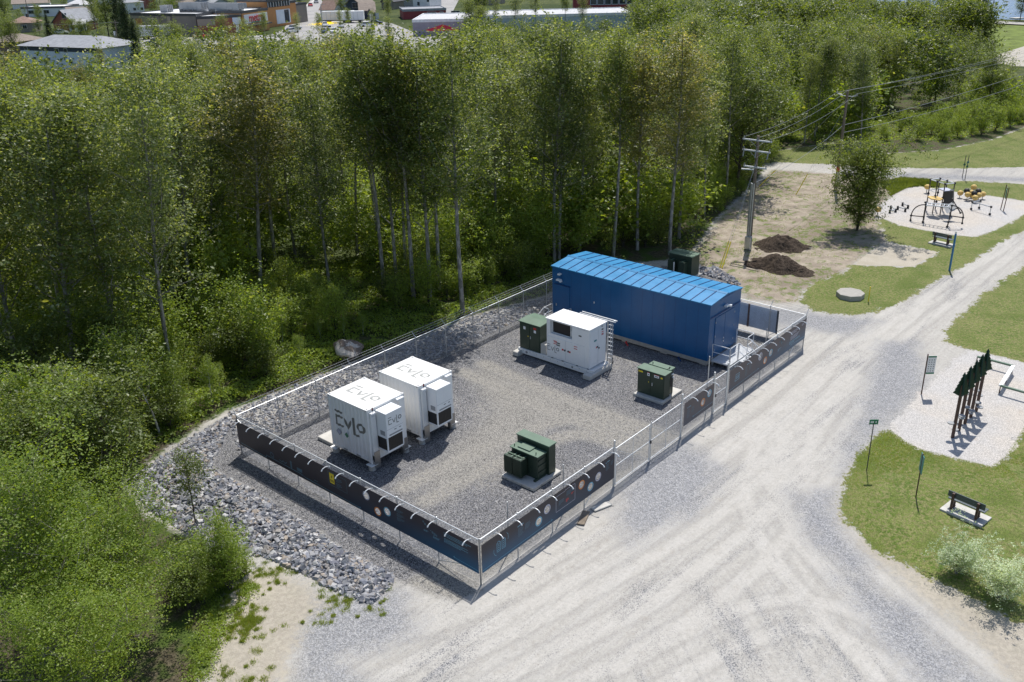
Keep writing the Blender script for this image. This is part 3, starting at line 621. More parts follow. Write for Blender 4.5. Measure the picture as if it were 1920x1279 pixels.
def banner_mat(name, axis, grad, plum=(.022, .020, .032)):
    t = NT(name); x, y, z = t.sep(t.pos()); u = x if axis == 0 else y
    b = t.ss(z, .5, 1.75, 1, 0); k = None
    for (c, w, s) in grad:
        g = t.m('MULTIPLY', t.ss(t.m('ABSOLUTE', t.m('SUBTRACT', u, c)), 0, w, 1, 0), s); k = g if k is None else t.m('MAXIMUM', k, g)
    f = t.m('MULTIPLY', b, k, clamp=True)
    c = t.mix(f, plum, (.025, .105, .205))
    t.bsdf(c, .42, 0, t.bump(t.noise(t.pos(), 1.5, 2), .15, .05), .4); return t.mat
def disc_pts(u, z, r, n=28): return [(u+r*math.cos(2*math.pi*i/n), z+r*math.sin(2*math.pi*i/n)) for i in range(n)]
class Banner:
    def __init__(s, label, axis, u0, u1, z0, z1, holes, mat, group='dark printed banners on the fence'):
        s.ax = axis; s.d = -.055
        s.t = thing('banner', label, 'banner', s.P((u0+u1)/2, z0), group)
        b = MB(); us = u0
        for (u, z, r, m) in sorted(holes):
            a, c = u-r-.03, u+r+.03
            if a > us: s.strip(b, us, a, z0, z1)
            s.holed(b, a, c, z0, z1, u, z, r); us = c
        s.strip(b, us, u1, z0, z1)
        o = b.build('banner_sheet', mat, s.t); md = o.modifiers.new('t', 'SOLIDIFY'); md.thickness = .006; md.offset = 0
        for (u, z, r, m) in holes:
            b = MB(); A = disc_pts(u, z, r+.055); B = disc_pts(u, z, r+.004); n = len(A)
            b.v = [s.P(*q, .005) for q in A]+[s.P(*q, .005) for q in B]
            b.f = [(i, (i+1) % n, n+(i+1) % n, n+i) for i in range(n)]; b.m = [0]*n; b.build('printed_ring', M[m], s.t)
    def P(s, u, z, d=0): return (u, s.d-d, z) if s.ax == 0 else (s.d-d, u, z)
    def strip(s, b, a, c, z0, z1):
        n = max(1, int((c-a)/.8))
        for i in range(n):
            p, q = a+(c-a)*i/n, a+(c-a)*(i+1)/n; b.face([s.P(p, z0), s.P(q, z0), s.P(q, z1), s.P(p, z1)])
    def holed(s, b, a, c, z0, z1, u, z, r, n=28):
        A = []
        for i in range(n):
            t = 2*math.pi*i/n; dx, dz = math.cos(t), math.sin(t); k = 1e9
            if abs(dx) > 1e-6: k = min(k, ((c-u) if dx > 0 else (a-u))/dx)
            if abs(dz) > 1e-6: k = min(k, ((z1-z) if dz > 0 else (z0-z))/dz)
            A.append((u+dx*k, z+dz*k, 1 if k == (((c-u) if dx > 0 else (a-u))/dx if abs(dx) > 1e-6 else None) else 0))
        B = disc_pts(u, z, r, n)
        for i in range(n):
            j = (i+1) % n; P1, P2 = A[i], A[j]; outer = [s.P(*P1[:2])]
            if P1[2] != P2[2]:
                cu = c if (P1[0]+P2[0])/2 > u else a; cz = z1 if (P1[1]+P2[1])/2 > z else z0; outer.append(s.P(cu, cz))
            outer.append(s.P(*P2[:2])); b.face([s.P(*B[i])]+outer+[s.P(*B[j])])
    def quad(s, b, u0, u1, z0, z1, d=.004): b.face([s.P(u0, z0, d), s.P(u1, z0, d), s.P(u1, z1, d), s.P(u0, z1, d)])
    def text(s, blocks, mat, name='printed_text'):
        b = MB()
        for (u, z, w, n, dz, h) in blocks:      # u = side where lines start; w may be negative
            for i in range(n):
                L = abs(w)*(rnd.uniform(.75, 1) if i < n-1 else rnd.uniform(.4, .7)); x = 0; sg = 1 if w > 0 else -1
                while x < L:
                    ww = min(rnd.uniform(.03, .09), L-x); p, q = sorted((u+sg*x, u+sg*(x+ww))); s.quad(b, p, q, z-i*dz-h, z-i*dz); x += ww+.014
        b.build(name, mat, s.t)
    def line(s, pts, w, mat, name='printed_line', closed=False):
        b = MB(); pts = list(pts)+([pts[0]] if closed else [])
        for p, q in zip(pts, pts[1:]):
            d = Vector((q[0]-p[0], q[1]-p[1])); n = Vector((-d.y, d.x)).normalized()*w/2
            b.face([s.P(p[0]-n.x, p[1]-n.y, .005), s.P(q[0]-n.x, q[1]-n.y, .005), s.P(q[0]+n.x, q[1]+n.y, .005), s.P(p[0]+n.x, p[1]+n.y, .005)])
        b.build(name, mat, s.t)
    def star(s, u, z, r=.05): s.line([(u-r, z), (u+r, z)], .02, M['skyblue'], 'printed_star'); s.line([(u, z-r), (u, z+r)], .02, M['skyblue'], 'printed_star')
    def disc(s, u, z, r, mat, name='printed_mark', n=10):
        b = MB(); b.face([s.P(*q, .0045) for q in disc_pts(u, z, r, n)]); b.build(name, mat, s.t)
# left banner (runs along y)
bm_ = banner_mat('banner_print_left', 1, [(0, 7.5, 1.), (5, 5, .35)])
B1 = Banner('long dark banner on the left fence, with a yellow warning notice printed on it', 1, .03, LB+.02, .57, 1.93,
            [(6.80, 1.52, .17, 'lilac'), (6.09, .98, .17, 'orange'), (5.44, 1.25, .17, 'skyblue')], bm_)
B1.text([(4.82, 1.66, -.5, 3, .06, .028), (4.82, 1.45, -.5, 3, .06, .028), (4.82, 1.24, -.5, 3, .06, .028), (8.9, 1.62, -.42, 3, .08, .04), (8.9, 1.34, -.42, 3, .08, .04)], M['dimblue'])
B1.text([(1.95, 1.72, -1.55, 3, .07, .02), (1.95, 1.45, -1.4, 4, .055, .018), (2.6, 1.24, -.5, 2, .05, .018), (3.15, 1.36, -.35, 2, .05, .016), (10.6, .84, -.5, 1, .05, .018)], M['skyblue'])
B1.line([(16.6, .70), (14.4, .66), (14.4, .78), (11.7, .78), (11.3, .70), (7.35, .66)], .016, M['skyblue']); B1.star(7.32, .67)
B1.line([(1.35, .74), (.06, .70)], .016, M['skyblue']); B1.star(1.4, .75, .06)
B1.line([(9.45, 1.78), (9.45, 1.08), (8.15, 1.08), (8.15, 1.78)], .018, M['dimblue'], 'printed_frame', True)
b = MB(); B1.quad(b, 9.02, 9.36, 1.20, 1.74); B1.line([(9.02, 1.2), (9.02, 1.74)], .01, M['black']); ws = b.build('warning_label', M['yellow'], B1.t, label='yellow electrical warning notice printed on the banner')
b = MB(); c_ = (9.19, 1.55)
for tri in ([(0, .10), (-.05, 0), (.0, .01)], [(0, .02), (.05, .01), (-.01, -.11)], [(-.02, .0), (.03, .03), (0, -.02)]):
    b.face([B1.P(c_[0]+p, c_[1]+q, .008) for p, q in tri])
for i in range(3): B1.quad(b, 9.06, 9.32, 1.36-i*.045, 1.385-i*.045, .008)
b.build('lightning_symbol', M['black'], B1.t)
for (u, z, r) in [(3.15, 1.74, .05), (3.05, 1.66, .06), (2.93, 1.60, .05), (2.98, 1.50, .03), (2.82, 1.52, .02), (2.72, 1.47, .03), (2.62, 1.42, .06), (2.5, 1.38, .07), (2.4, 1.36, .05), (2.55, 1.3, .03), (2.2, 1.3, .02), (2.9, 1.36, .015)]:
    B1.disc(u, z, r, M['dimblue'])
for (u, z, k) in [(13.9, .98, 0), (13.0, .92, 1), (12.35, .98, 2), (11.7, .95, 3)]:
    if k == 0: B1.line([(u-.14, z-.1), (u-.1, z+.1), (u+.06, z+.14), (u+.14, z-.02), (u+.02, z-.12)], .05, M['dimblue'], 'printed_icon', True)
    if k == 1: B1.line([(u-.3, z+.08), (u-.15, z-.04), (u, z+.06), (u+.1, z-.05), (u+.3, z+.02)], .05, M['dimblue'], 'printed_icon')
    if k == 2: B1.line([(u, z-.16), (u, z+.12)], .12, M['dimblue'], 'printed_icon'); B1.disc(u, z+.17, .07, M['dimblue'])
    if k == 3: B1.line([(u-.2, z), (u+.2, z)], .18, M['dimblue'], 'printed_icon')
# near right banner (runs along x)
B2 = Banner('dark blue-footed banner with battery symbols between the near corner post and the double gate', 0, .05, 9.28, .57, 1.93,
            [(4.24, 1.45, .17, 'lilac'), (3.66, 1.13, .17, 'skyblue'), (6.71, 1.46, .17, 'orange'), (7.39, 1.02, .17, 'skyblue'), (7.99, 1.26, .17, 'lilac')],
            banner_mat('banner_print_near', 0, [(0, 11, .85), (0, 4, 1.)]))
for u in (1.07, 1.38):
    B2.line([(u-.11, 1.08), (u+.11, 1.08), (u+.11, 1.5), (u+.05, 1.5), (u+.05, 1.56), (u-.05, 1.56), (u-.05, 1.5), (u-.11, 1.5)], .02, M['skyblue'], 'printed_battery', True)
    for z in (1.14, 1.23, 1.32, 1.41): B2.line([(u-.07, z), (u-.02, z+.04), (u+.02, z), (u+.07, z+.04)], .02, M['skyblue'], 'printed_battery')
B2.line([(.78, 1.3), (.76, 1.15), (.82, 1.02), (.92, .94)], .014, M['skyblue']); B2.line([(1.58, 1.72), (1.66, 1.6), (1.68, 1.45), (1.64, 1.35)], .014, M['skyblue'])
B2.line([(.08, .68), (4.52, .72)], .016, M['skyblue']); B2.star(4.55, .72, .06)
B2.text([(2.35, 1.62, .75, 1, .06, .035), (8.66, 1.72, .45, 1, .06, .035)], M['skyblue'])
B2.text([(2.3, 1.5, .35, 9, .05, .022), (2.75, 1.5, .4, 6, .05, .022), (8.6, 1.6, .3, 8, .045, .02), (8.98, 1.6, .22, 5, .045, .02), (5.05, 1.42, .42, 4, .06, .03), (5.6, 1.66, .55, 5, .05, .024)], M['dimblue'])
B2.line([(4.85, .95), (6.22, .95), (6.22, 1.78), (5.5, 1.78), (5.5, 1.74), (4.85, 1.74)], .018, M['lilac'], 'printed_frame', True)
B2.text([(5.56, 1.28, .25, 3, .06, .035), (5.95, 1.42, .2, 2, .05, .03)], M['red'], 'printed_red_text'); B2.disc(2.3, 1.6, .03, M['skyblue']); B2.disc(8.6, 1.68, .03, M['skyblue'])
# middle right
B3 = Banner('short dark banner between the double gate and the narrow gate', 0, 15.55, 18.62, .60, 1.95, [(17.48, 1.25, .17, 'orange'), (18.13, 1.53, .16, 'skyblue')],
            banner_mat('banner_print_middle', 0, [(15, 6, .25)], (.058, .048, .062)))  # plum base lightened to stand in for glossy reflection on the print
B3.line([(16.5, .82), (18.6, .84)], .014, M['skyblue']); B3.star(16.5, .82)
B3.text([(15.98, 1.58, .4, 1, .06, .03)], M['skyblue']); B3.text([(15.85, 1.44, .32, 10, .05, .02), (16.3, 1.44, .3, 7, .05, .02)], M['dimblue']); B3.disc(15.9, 1.56, .03, M['skyblue'])
# far right
B4 = Banner('dark banner on the farthest right fence stretch, beyond the narrow gate', 0, 20.36, LA-.02, .62, 2.0,
            [(24.0, 1.58, .19, 'lilac'), (24.69, 1.08, .17, 'orange'), (25.36, 1.34, .17, 'skyblue')], banner_mat('banner_print_far', 0, [(29, 8, .8), (20, 9, .2)], (.058, .048, .062)))  # lighter plum here too: sheen of the glossy sheet put into the colour
B4.line([(20.4, .76), (23.8, .84)], .014, M['skyblue']); B4.star(23.85, .85, .06); B4.star(28.17, .86, .06); B4.line([(28.2, .86), (30.1, .80)], .014, M['skyblue'])
B4.line([(21.0, 1.12), (21.5, 1.12), (21.5, 1.5), (21.08, 1.5)], .025, M['skyblue'], 'printed_icon', True)
for u in (21.15, 21.3, 21.42): B4.line([(u, 1.2), (u, 1.42)], .04, M['skyblue'], 'printed_icon')
B4.text([(22.35, 1.68, .5, 1, .06, .035)], M['skyblue']); B4.text([(22.2, 1.55, .3, 12, .05, .02), (22.65, 1.55, .3, 8, .05, .02)], M['dimblue'])
B4.text([(28.0, 1.75, 1.3, 3, .08, .035), (28.0, 1.45, 1.4, 4, .07, .03), (29.5, 1.8, .55, 2, .08, .035)], M['lilac']); B4.text([(27.9, 1.12, 1.7, 3, .07, .025), (26.3, 1.2, .5, 3, .06, .02)], M['skyblue'])
for i in range(14): B4.disc(26.75+rnd.gauss(0, .15), 1.45+rnd.gauss(0, .18), rnd.uniform(.02, .06), M['dimblue'])
# panels on the rear fence: seen from their backs
pb = thing('panel_wall', 'row of grey sign backs with brown uprights mounted on the far end fence', 'sign panels', (LA+.06, 1.9, 0))
for i in range(5):
    a = 1.9+i*2.02; MB().box(LA+.07, LA+.09, a, a+1.98, .42, 1.98).build('panel', M['fabricback'], pb)
for a in (1.88, 3.9, 5.92, 7.94, 9.96): MB().box(LA+.03, LA+.068, a-.06, a+.06, .40, 2.0).build('upright', M['brownpost'] if a > 3 else M['dark'], pb)

# ------------------------------------------------------------------ battery containers
def evlo(t, uvec, paint, base, scale, w):
    """uvec: 2-D logo coordinates; the strokes are painted on whatever lies below (corrugations included)"""
    segs = [((0, 1.52), (.72, 1.52)), ((.72, 1.0), (.06, 1.0)), ((.03, 1.0), (.03, .05)), ((0, .03), (.75, .03)), ((1.08, .95), (1.45, .08)), ((1.45, .08), (1.85, .95)),
            ((2.2, 1.42), (2.2, -.28)), ((2.2, -.28), (2.68, -.28))]
    d = None
    for a, b in segs:
        ba = (b[0]-a[0], b[1]-a[1], 0); l2 = ba[0]**2+ba[1]**2; pa = t.vm('SUBTRACT', uvec, (a[0], a[1], 0))
        h = t.m('MULTIPLY', t.vm('DOT_PRODUCT', pa, ba), 1/l2, clamp=True)
        sc = t.n('VectorMath', operation='SCALE'); sc.inputs[0].default_value = ba; t.set(sc.inputs['Scale'], h)
        e = t.vm('LENGTH', t.vm('SUBTRACT', pa, sc.outputs[0])); d = e if d is None else t.m('MINIMUM', d, e)
    e = t.m('ABSOLUTE', t.m('SUBTRACT', t.vm('LENGTH', t.vm('SUBTRACT', uvec, (3.08, .72, 0))), .40)); d = t.m('MINIMUM', d, e)
    return t.mix(t.ss(d, w-.008, w+.008, 1, 0), base, paint)
def cont_mat(name, mode):
    t = NT(name); o = t.obj(); x, y, z = t.sep(o); base = t.mix(t.ss(t.noise(t.vm('MULTIPLY', o, (1, 1, .3)), 3, 4), .5, .75, 0, .25), (.80, .80, .79), (.66, .66, .64))
    if mode == 'side': uv = t.comb(t.m('MULTIPLY', t.m('SUBTRACT', 2.50, y), 1.62), t.m('MULTIPLY', t.m('SUBTRACT', z, 1.78), 1.95))
    elif mode == 'roof': uv = t.comb(t.m('MULTIPLY', t.m('SUBTRACT', 2.52, y), 1.72), t.m('MULTIPLY', t.m('SUBTRACT', x, .86), 2.15))
    c = base
    if mode != 'plain': c = evlo(t, uv, (.15, .15, .135) if mode == 'side' else (.33, .34, .33), base, 1, .125 if mode == 'side' else .135)
    gr = t.m('MULTIPLY', t.ss(z, .4, 1.6, 1, 0), t.ss(t.noise(t.vm('MULTIPLY', o, (1, 1, .18)), 6, 4, .7), .42, .7)); c = t.mix(t.m('MULTIPLY', gr, .35), c, (.42, .40, .36))
    t.bsdf(c, .42, 0, None, .5); return t.mat
M['cside'] = cont_mat('container_side_print', 'side'); M['croof'] = cont_mat('container_roof_print', 'roof'); M['cplain'] = cont_mat('container_paint', 'plain')
def logo_geo(b, org, du, dv, s, w=.085, d=None):
    """the same logo as thin raised strokes on a flat face"""
    org = Vector(org); du = Vector(du)*s; dv = Vector(dv)*s; n = Vector(d)*.004
    def st(p, q):
        e = Vector((q[0]-p[0], q[1]-p[1])).normalized(); f = Vector((-e.y, e.x))*w/2; e = e*w/2
        c = [(p[0]-e.x-f.x, p[1]-e.y-f.y), (q[0]+e.x-f.x, q[1]+e.y-f.y), (q[0]+e.x+f.x, q[1]+e.y+f.y), (p[0]-e.x+f.x, p[1]-e.y+f.y)]
        b.face([org+du*u+dv*v+n for u, v in c])
    for p, q in [((0, 1.52), (.72, 1.52)), ((0, 1.0), (.72, 1.0)), ((0, .9), (0, .1)), ((0, 0), (.75, 0)), ((1.08, .92), (1.42, .1)), ((1.5, .1), (1.82, .92)), ((2.2, 1.42), (2.2, -.2)), ((2.2, -.28), (2.68, -.28))]: st(p, q)
    for i in range(16):
        a, c = 2*math.pi*i/16, 2*math.pi*(i+1)/16; st((3.08+.38*math.cos(a), .72+.38*math.sin(a)), (3.08+.38*math.cos(c), .72+.38*math.sin(c)))
CW, CL, CHH, Z0 = 2.44, 2.99, 2.9, .44
def corr(b, a0, a1, z0, z1, put, depth=.036, per=.27):
    """corrugated sheet: put(u, off, z) -> point; every fold is a face"""
    n = round((a1-a0)/per); p = (a1-a0)/n; us = []
    for i in range(n): us += [(a0+i*p, 0), (a0+i*p+p*.26, 0), (a0+i*p+p*.5, 1), (a0+i*p+p*.76, 1)]
    us.append((a1, 0))
    for (u, d), (v, e) in zip(us, us[1:]): b.face([put(u, d*depth, z0), put(v, e*depth, z0), put(v, e*depth, z1), put(u, d*depth, z1)])
def container(loc, label, logo_side):
    r = thing('battery_container', label, 'battery container', (loc[0], loc[1], 0), 'white battery containers', local=True)
    w, l, a, z1 = CW, CL, Z0, Z0+CHH
    b = MB(); g = .10
    for x in (0, w-g):
        for y in (0, l-g): b.box(x, x+g, y, y+g, a, z1)
    for x in (0, w-g): b.box(x+.005, x+g-.005, g, l-g, a+.005, a+.15); b.box(x+.005, x+g-.005, g, l-g, z1-.09, z1-.005)
    for y in (0, l-g): b.box(g, w-g, y+.005, y+g-.005, a+.005, a+.15); b.box(g, w-g, y+.005, y+g-.005, z1-.09, z1-.005)
    fr = b.build('frame', M['cplain'], r)
    cb = MB()
    for x in (0, w):
        for y in (0, l):
            for z in (a, z1): sx = .09 if x == 0 else -.09; sy = .09 if y == 0 else -.09; cb.box(x-math.copysign(.006, sx), x+sx*1.8, y-math.copysign(.006, sy), y+sy*1.8, z-.006 if z == a else z-.11, z+.11 if z == a else z+.008)
    cb.build('corner_casting', M['white'], fr)
    cb = MB()
    for x in (.09, w-.09):
        for y in (.09, l-.09): cb.box(x-.03, x+.03, y-.045, y+.045, z1+.0085, z1+.0105)
    for y in (.09, l-.09): cb.box(-.0085, -.007, y-.03, y+.03, z1-.08, z1-.03)
    cb.build('casting_hole', M['dark'], fr)
    b = MB(); corr(b, g, l-g, a+.15, z1-.09, lambda u, o, z: (.012+o, u, z)); b.build('side_wall', M['cside'] if logo_side else M['cplain'], r)
    b = MB(); corr(b, g, l-g, a+.15, z1-.09, lambda u, o, z: (w-.012-o, u, z)); b.build('side_wall', M['cplain'], r)
    b = MB(); corr(b, g, w-g, a+.15, z1-.09, lambda u, o, z: (u, l-.012-o, z)); b.build('end_wall', M['cplain'], r)
    b = MB(); b.box(g, w-g, .02, .06, a+.15, z1-.09); b.build('door_panel', M['cplain'], r)
    b = MB(); corr(b, g, l-g, g-.02, w-g+.02, lambda u, o, z: (z, u, z1-.008-o), .016, .3); rf = b.build('roof', M['croof'], r)
    for y in (.95, 1.95): MB().box(-.004, .0, y-.16, y+.16, a+.03, a+.12).build('fork_pocket', M['grey'], r)
    # door cladding, air conditioner, steel legs
    MB().box(.13, .44, -.10, .018, a+.02, z1-.18).build('door_casing', M['cplain'], r); MB().box(2.0, 2.32, -.10, .018, a+.02, z1-.18).build('door_casing', M['cplain'], r)
    MB().box(.16, .42, -.16, -.005, z1-.30, z1-.20).build('rain_hood', M['white2'], r); MB().box(1.86, 2.3, -.17, -.005, z1-.17, z1-.09).build('rain_hood', M['white2'], r)
    ac = MB().box(.50, 1.56, -.78, -.012, 1.86, 3.20).box(.50, 1.56, -.76, -.012, 1.06, 1.14).box(.50, .56, -.78, -.70, 1.14, 1.86).box(1.50, 1.56, -.78, -.70, 1.14, 1.86).box(.50, .54, -.70, -.012, 1.80, 1.86).build('air_conditioner', M['white2'], r, bevel=.008)
    b = MB().box(.575, 1.49, -.765, -.745, 1.15, 1.85).box(.515, .53, -.69, -.05, 1.15, 1.79)
    for i in range(9): b.box(.60+i*.105, .605+i*.105, -.769, -.765, 1.16, 1.84)
    b.build('condenser_grille', M['black'], ac)
    b = MB().box(.64, 1.5, -.784, -.781, 1.94, 2.02)
    b.box(.494, .497, -.64, -.3, 1.95, 2.2); b.build('louvre', M['grey'], ac)
    MB().box(.505, 1.555, -.7835, -.7805, 2.30, 2.312).build('panel_joint', M['grey'], ac)
    b = MB().box(.98, 1.12, -.79, -.782, 2.17, 2.20).box(1.30, 1.42, -.79, -.782, 2.17, 2.20); b.build('nameplate', M['dark'], ac)
    if logo_side:
        b = MB(); logo_geo(b, (.66, -.782, 2.56), (1, 0, 0), (0, 0, 1), .235, .15, (0, -1, 0)); b.build('logo', M['logo'], ac)
        for k, (y, z, mt, nm) in enumerate([(2.34, 1.40, 'grey', 'hazard placard in pale grey'), (1.74, 1.40, 'signgreen', 'green hazard placard with white border')]):
            h = .21; b = MB(); b.raw([(-.006, y-h, z), (-.006, y, z-h), (-.006, y+h, z), (-.006, y, z+h)], [(0, 3, 2, 1)]); pl = b.build('hazard_placard', M['white2'] if k else M['grey'], r, label=nm)
            h = .165; b = MB(); b.raw([(-.009, y-h, z), (-.009, y, z-h), (-.009, y+h, z), (-.009, y, z+h)], [(0, 3, 2, 1)]); pc = b.build('placard_print', M['signgreen'] if k else M['lilac'], pl)
    b = MB(); b.tube([(.22, -.12, z1-.34), (.22, -.17, z1-.34), (.22, -.17, z1-.02)], .012, 6); b.tube([(.10, -.17, z1-.36), (.34, -.17, z1-.36)], .014, 6)
    bp = b.build('beacon_arm', M['galv_bright'], r); MB().cyl(.22, -.17, z1-.02, z1+.05, .035, 10).cyl(.22, -.17, z1+.10, z1+.14, .035, 10).build('beacon_base', M['black'], bp); MB().cyl(.22, -.17, z1+.05, z1+.10, .034, 10).build('beacon_lens', M['red'], bp)
    for x in (.13, 2.02): MB().box(x, x+.36, -.13, -.105, .06 if x < 1 else .18, 1.0 if x < 1 else .92).box(x, x+.025, -.105, .1, .06, .8).build('steel_plate', M['steelplate'], r)
    for x in (.1, w-.1):
        for y in (.08, l-.1):
            p = MB().cyl(x, y, -.02, .27, .19, 14).build('pier', M['concrete'], r)
            MB().box(x-.22, x+.22, y-.22, y+.22, .275, .30).cyl(x, y, .30, .435, .05, 8).build('bearing_plate', M['white'], p)
    return r
container((3.087, 10.165), 'white battery container with EVLO lettering on roof, side wall and cooling unit, nearer the camera', True)
container((6.461, 10.095), 'white battery container farther from the camera, with EVLO lettering on its roof only', False)
tag(MB().box(3.35, 4.5, 13.45, 14.8, 0, .2).build('concrete_slab', M['concrete_l'], bevel=.02), 'pale concrete slab lying on the gravel at the back of the nearer white container', 'concrete slab')

# ------------------------------------------------------------------ power converter skid
sk = thing('converter_skid', 'white power converter cabinet and green cabinet side by side on a long white steel skid', 'electrical cabinets', (18.3, 8, 0), local=False)
for y, l, x1 in ((7.65, .55, 20.2), (13.25, .45, 20.0)): MB().box(17.88, x1, y, y+l, 0, .30).build('sleeper', M['concrete_l'], sk, bevel=.03)
MB().box(18.32, 18.46, 7.85, 13.6, .12, .44).box(19.92, 20.06, 7.85, 13.6, .12, .44).box(18.46, 19.92, 7.85, 13.6, .16, .40).build('skid_frame', M['white'], sk, bevel=.008)
b = MB()
for y in [8.2+i*.55 for i in range(10)]: b.box(18.314, 18.319, y, y+.035, .32, .36)
for y, r in ((12.9, .09), (9.3, .07)): b.tube([(18.314, y, .28), (18.319, y, .28)], r, 12)
b.build('skid_hole', M['grey'], sk)
wc = MB().box(18.37, 20.05, 8.08, 9.38, .47, 2.97).box(18.37, 20.05, 11.02, 11.30, .47, 2.97).box(18.37, 20.05, 9.38, 11.02, .47, 2.06).box(18.37, 20.05, 9.38, 11.02, 2.90, 2.97).box(18.60, 20.04, 9.38, 11.02, 2.06, 2.90).build('converter_cabinet', M['white2'], sk)
MB().box(18.30, 20.12, 8.03, 11.36, 2.975, 3.02).box(18.37, 20.1, 8.9, 8.93, 3.021, 3.03).box(18.37, 20.1, 10.2, 10.23, 3.021, 3.03).build('cabinet_roof', M['white2'], sk)
MB().box(18.575, 18.597, 9.62, 10.96, 2.10, 2.86).build('screen', M['black'], wc); 
b = MB()
for y0, y1, z0, z1 in ((9.60, 10.98, 2.86, 2.89), (9.60, 10.98, 2.07, 2.10), (9.58, 9.62, 2.07, 2.89), (10.96, 10.99, 2.07, 2.89)): b.box(18.55, 18.598, y0, y1, z0, z1)
b.build('screen_frame', M['white2'], wc)
MB().box(18.54, 18.59, 9.42, 9.53, 2.5, 2.8).box(18.54, 18.59, 9.42, 9.56, 2.1, 2.18).build('switchgear', M['grey'], wc)
b = MB()
for (y0, y1) in ((9.83, 11.26), (8.42, 9.79)): b.box(18.345, 18.368, y0, y1, .55, 1.86)
b.build('cabinet_door', M['white2'], wc); MB().box(18.35, 18.368, 8.1, 9.3, 1.95, 2.9).build('cabinet_door', M['white2'], wc)
MB().box(18.45, 19.2, 8.055, 8.078, .55, 2.85).box(19.24, 20.0, 8.055, 8.078, .55, 2.85).build('cabinet_door', M['white2'], wc)
b = MB(); logo_geo(b, (18.343, 11.2, .95), (0, -1, 0), (0, 0, 1), .25, .14, (-1, 0, 0)); b.build('logo', M['logo'], wc)
b = MB()
for y, z in ((10.75, 1.62), (10.75, 1.44), (10.72, 1.55), (9.2, 1.66), (9.2, 1.52), ): b.box(18.337, 18.344, y-.25, y, z, z+.045)
for y, z in ((9.98, 1.17), (9.45, 1.15)): b.box(18.337, 18.344, y, y+.13, z, z+.11)
for z in (2.48, 2.36, 2.30): b.box(19.55, 19.75, 8.047, 8.054, z, z+.04)
b.box(19.0, 19.08, 8.047, 8.054, 1.62, 1.72); b.build('red_label', M['red'], wc)
b = MB()
for y, z, s in ((9.88, 1.17, .06), (9.62, 1.17, .06)): b.tube([(18.344, y, z+.05), (18.318, y, z+.05)], s, 10)
for x, z in ((19.14, 1.68), (19.3, 1.56)): b.tube([(x, 8.054, z), (x, 8.03, z)], .055, 10)
b.box(18.338, 18.349, 8.65, 8.85, 2.42, 2.50); b.box(19.55, 19.72, 8.044, 8.054, 2.62, 2.70); b.box(19.55, 19.68, 8.044, 8.054, 2.84, 2.88)
b.build('knob', M['dark'], wc)
b = MB()
for y in (10.28, 10.28): 
    for z in (1.52, 1.38): b.box(18.337, 18.344, y-.02, y+.24, z, z+.07)
b.build('grey_label', M['grey'], wc); MB().box(18.8, 19.05, 8.046, 8.054, 2.1, 2.2).build('teal_label', M['teal'], wc)
b = MB()
for y in (10.9, 10.1, 9.0, 8.2): b.box(18.30, 18.319, y-.14, y, .47, .51)
b.build('lifting_lug', M['dark'], wc)
gc = MB().box(18.40, 19.85, 11.86, 13.5, .445, 2.22).build('switch_cabinet', M['green'], sk, bevel=.01)
MB().box(18.34, 19.92, 11.80, 13.56, 2.225, 2.27).face([(18.34, 11.8, 2.271), (19.92, 11.8, 2.271), (19.13, 11.8, 2.34)]).face([(18.34, 13.56, 2.271), (19.13, 13.56, 2.34), (19.92, 13.56, 2.271)]).face([(18.34, 11.8, 2.271), (19.13, 11.8, 2.34), (19.13, 13.56, 2.34), (18.34, 13.56, 2.271)]).face([(19.92, 13.56, 2.271), (19.13, 13.56, 2.34), (19.13, 11.8, 2.34), (19.92, 11.8, 2.271)]).build('cabinet_lid', M['green_top'], sk)
MB().box(18.375, 18.398, 11.9, 12.66, .5, 2.16).box(18.375, 18.398, 12.70, 13.46, .5, 2.16).build('cabinet_door', M['green'], gc)
b = MB().box(18.368, 18.374, 13.0, 13.17, 1.78, 1.97).box(18.368, 18.374, 12.16, 12.33, 1.72, 1.90); b.build('white_label', M['white2'], gc)
MB().box(18.368, 18.374, 12.14, 12.36, 1.94, 2.07).build('red_label', M['red'], gc); MB().box(18.36, 18.374, 12.76, 12.82, 1.35, 1.41).build('yellow_tag', M['yellow'], gc); MB().box(18.34, 18.374, 12.58, 12.61, 1.25, 1.42).build('handle', M['galv_bright'], gc)
MB().box(18.42, 19.3, 11.42, 11.84, .445, 1.12).build('junction_box', M['concrete'], sk, bevel=.01)
cl_ = MB()
for y in (8.02, 7.86): cl_.tube([(20.22, y, .15), (20.22, y, 2.95)], .03, 6)
for y in (8.06, 7.70): cl_.bar((20.18, y, .3), (20.18, y, 2.92), .05, .05)
cr = cl_.build('cable_ladder', M['galv'], sk)
for i in range(9): MB().bar((20.20, 7.66, .62+i*.27), (20.20, 8.1, .62+i*.27), .05, .05).build('rung', M['galv_bright'], cr)
MB().bar((20.25, 7.6, 3.0), (20.25, 10.2, 3.0), .05, .05).bar((20.5, 7.6, 3.0), (20.5, 10.2, 3.0), .05, .05).build('cable_tray', M['galv_bright'], sk)
MB().cyl(20.2, 7.56, 3.02, 3.16, .07, 10).build('smoke_sensor', M['white2'], sk)
MB().tube([(20.2, 7.66, .7), (20.2, 7.62, .4), (20.2, 7.75, .12), (20.15, 7.95, .05)], .03, 7).tube([(19.9, 8.2, .3), (20.3, 8.0, .12), (20.3, 7.9, .02)], .025, 6).build('cable', M['black'], sk)

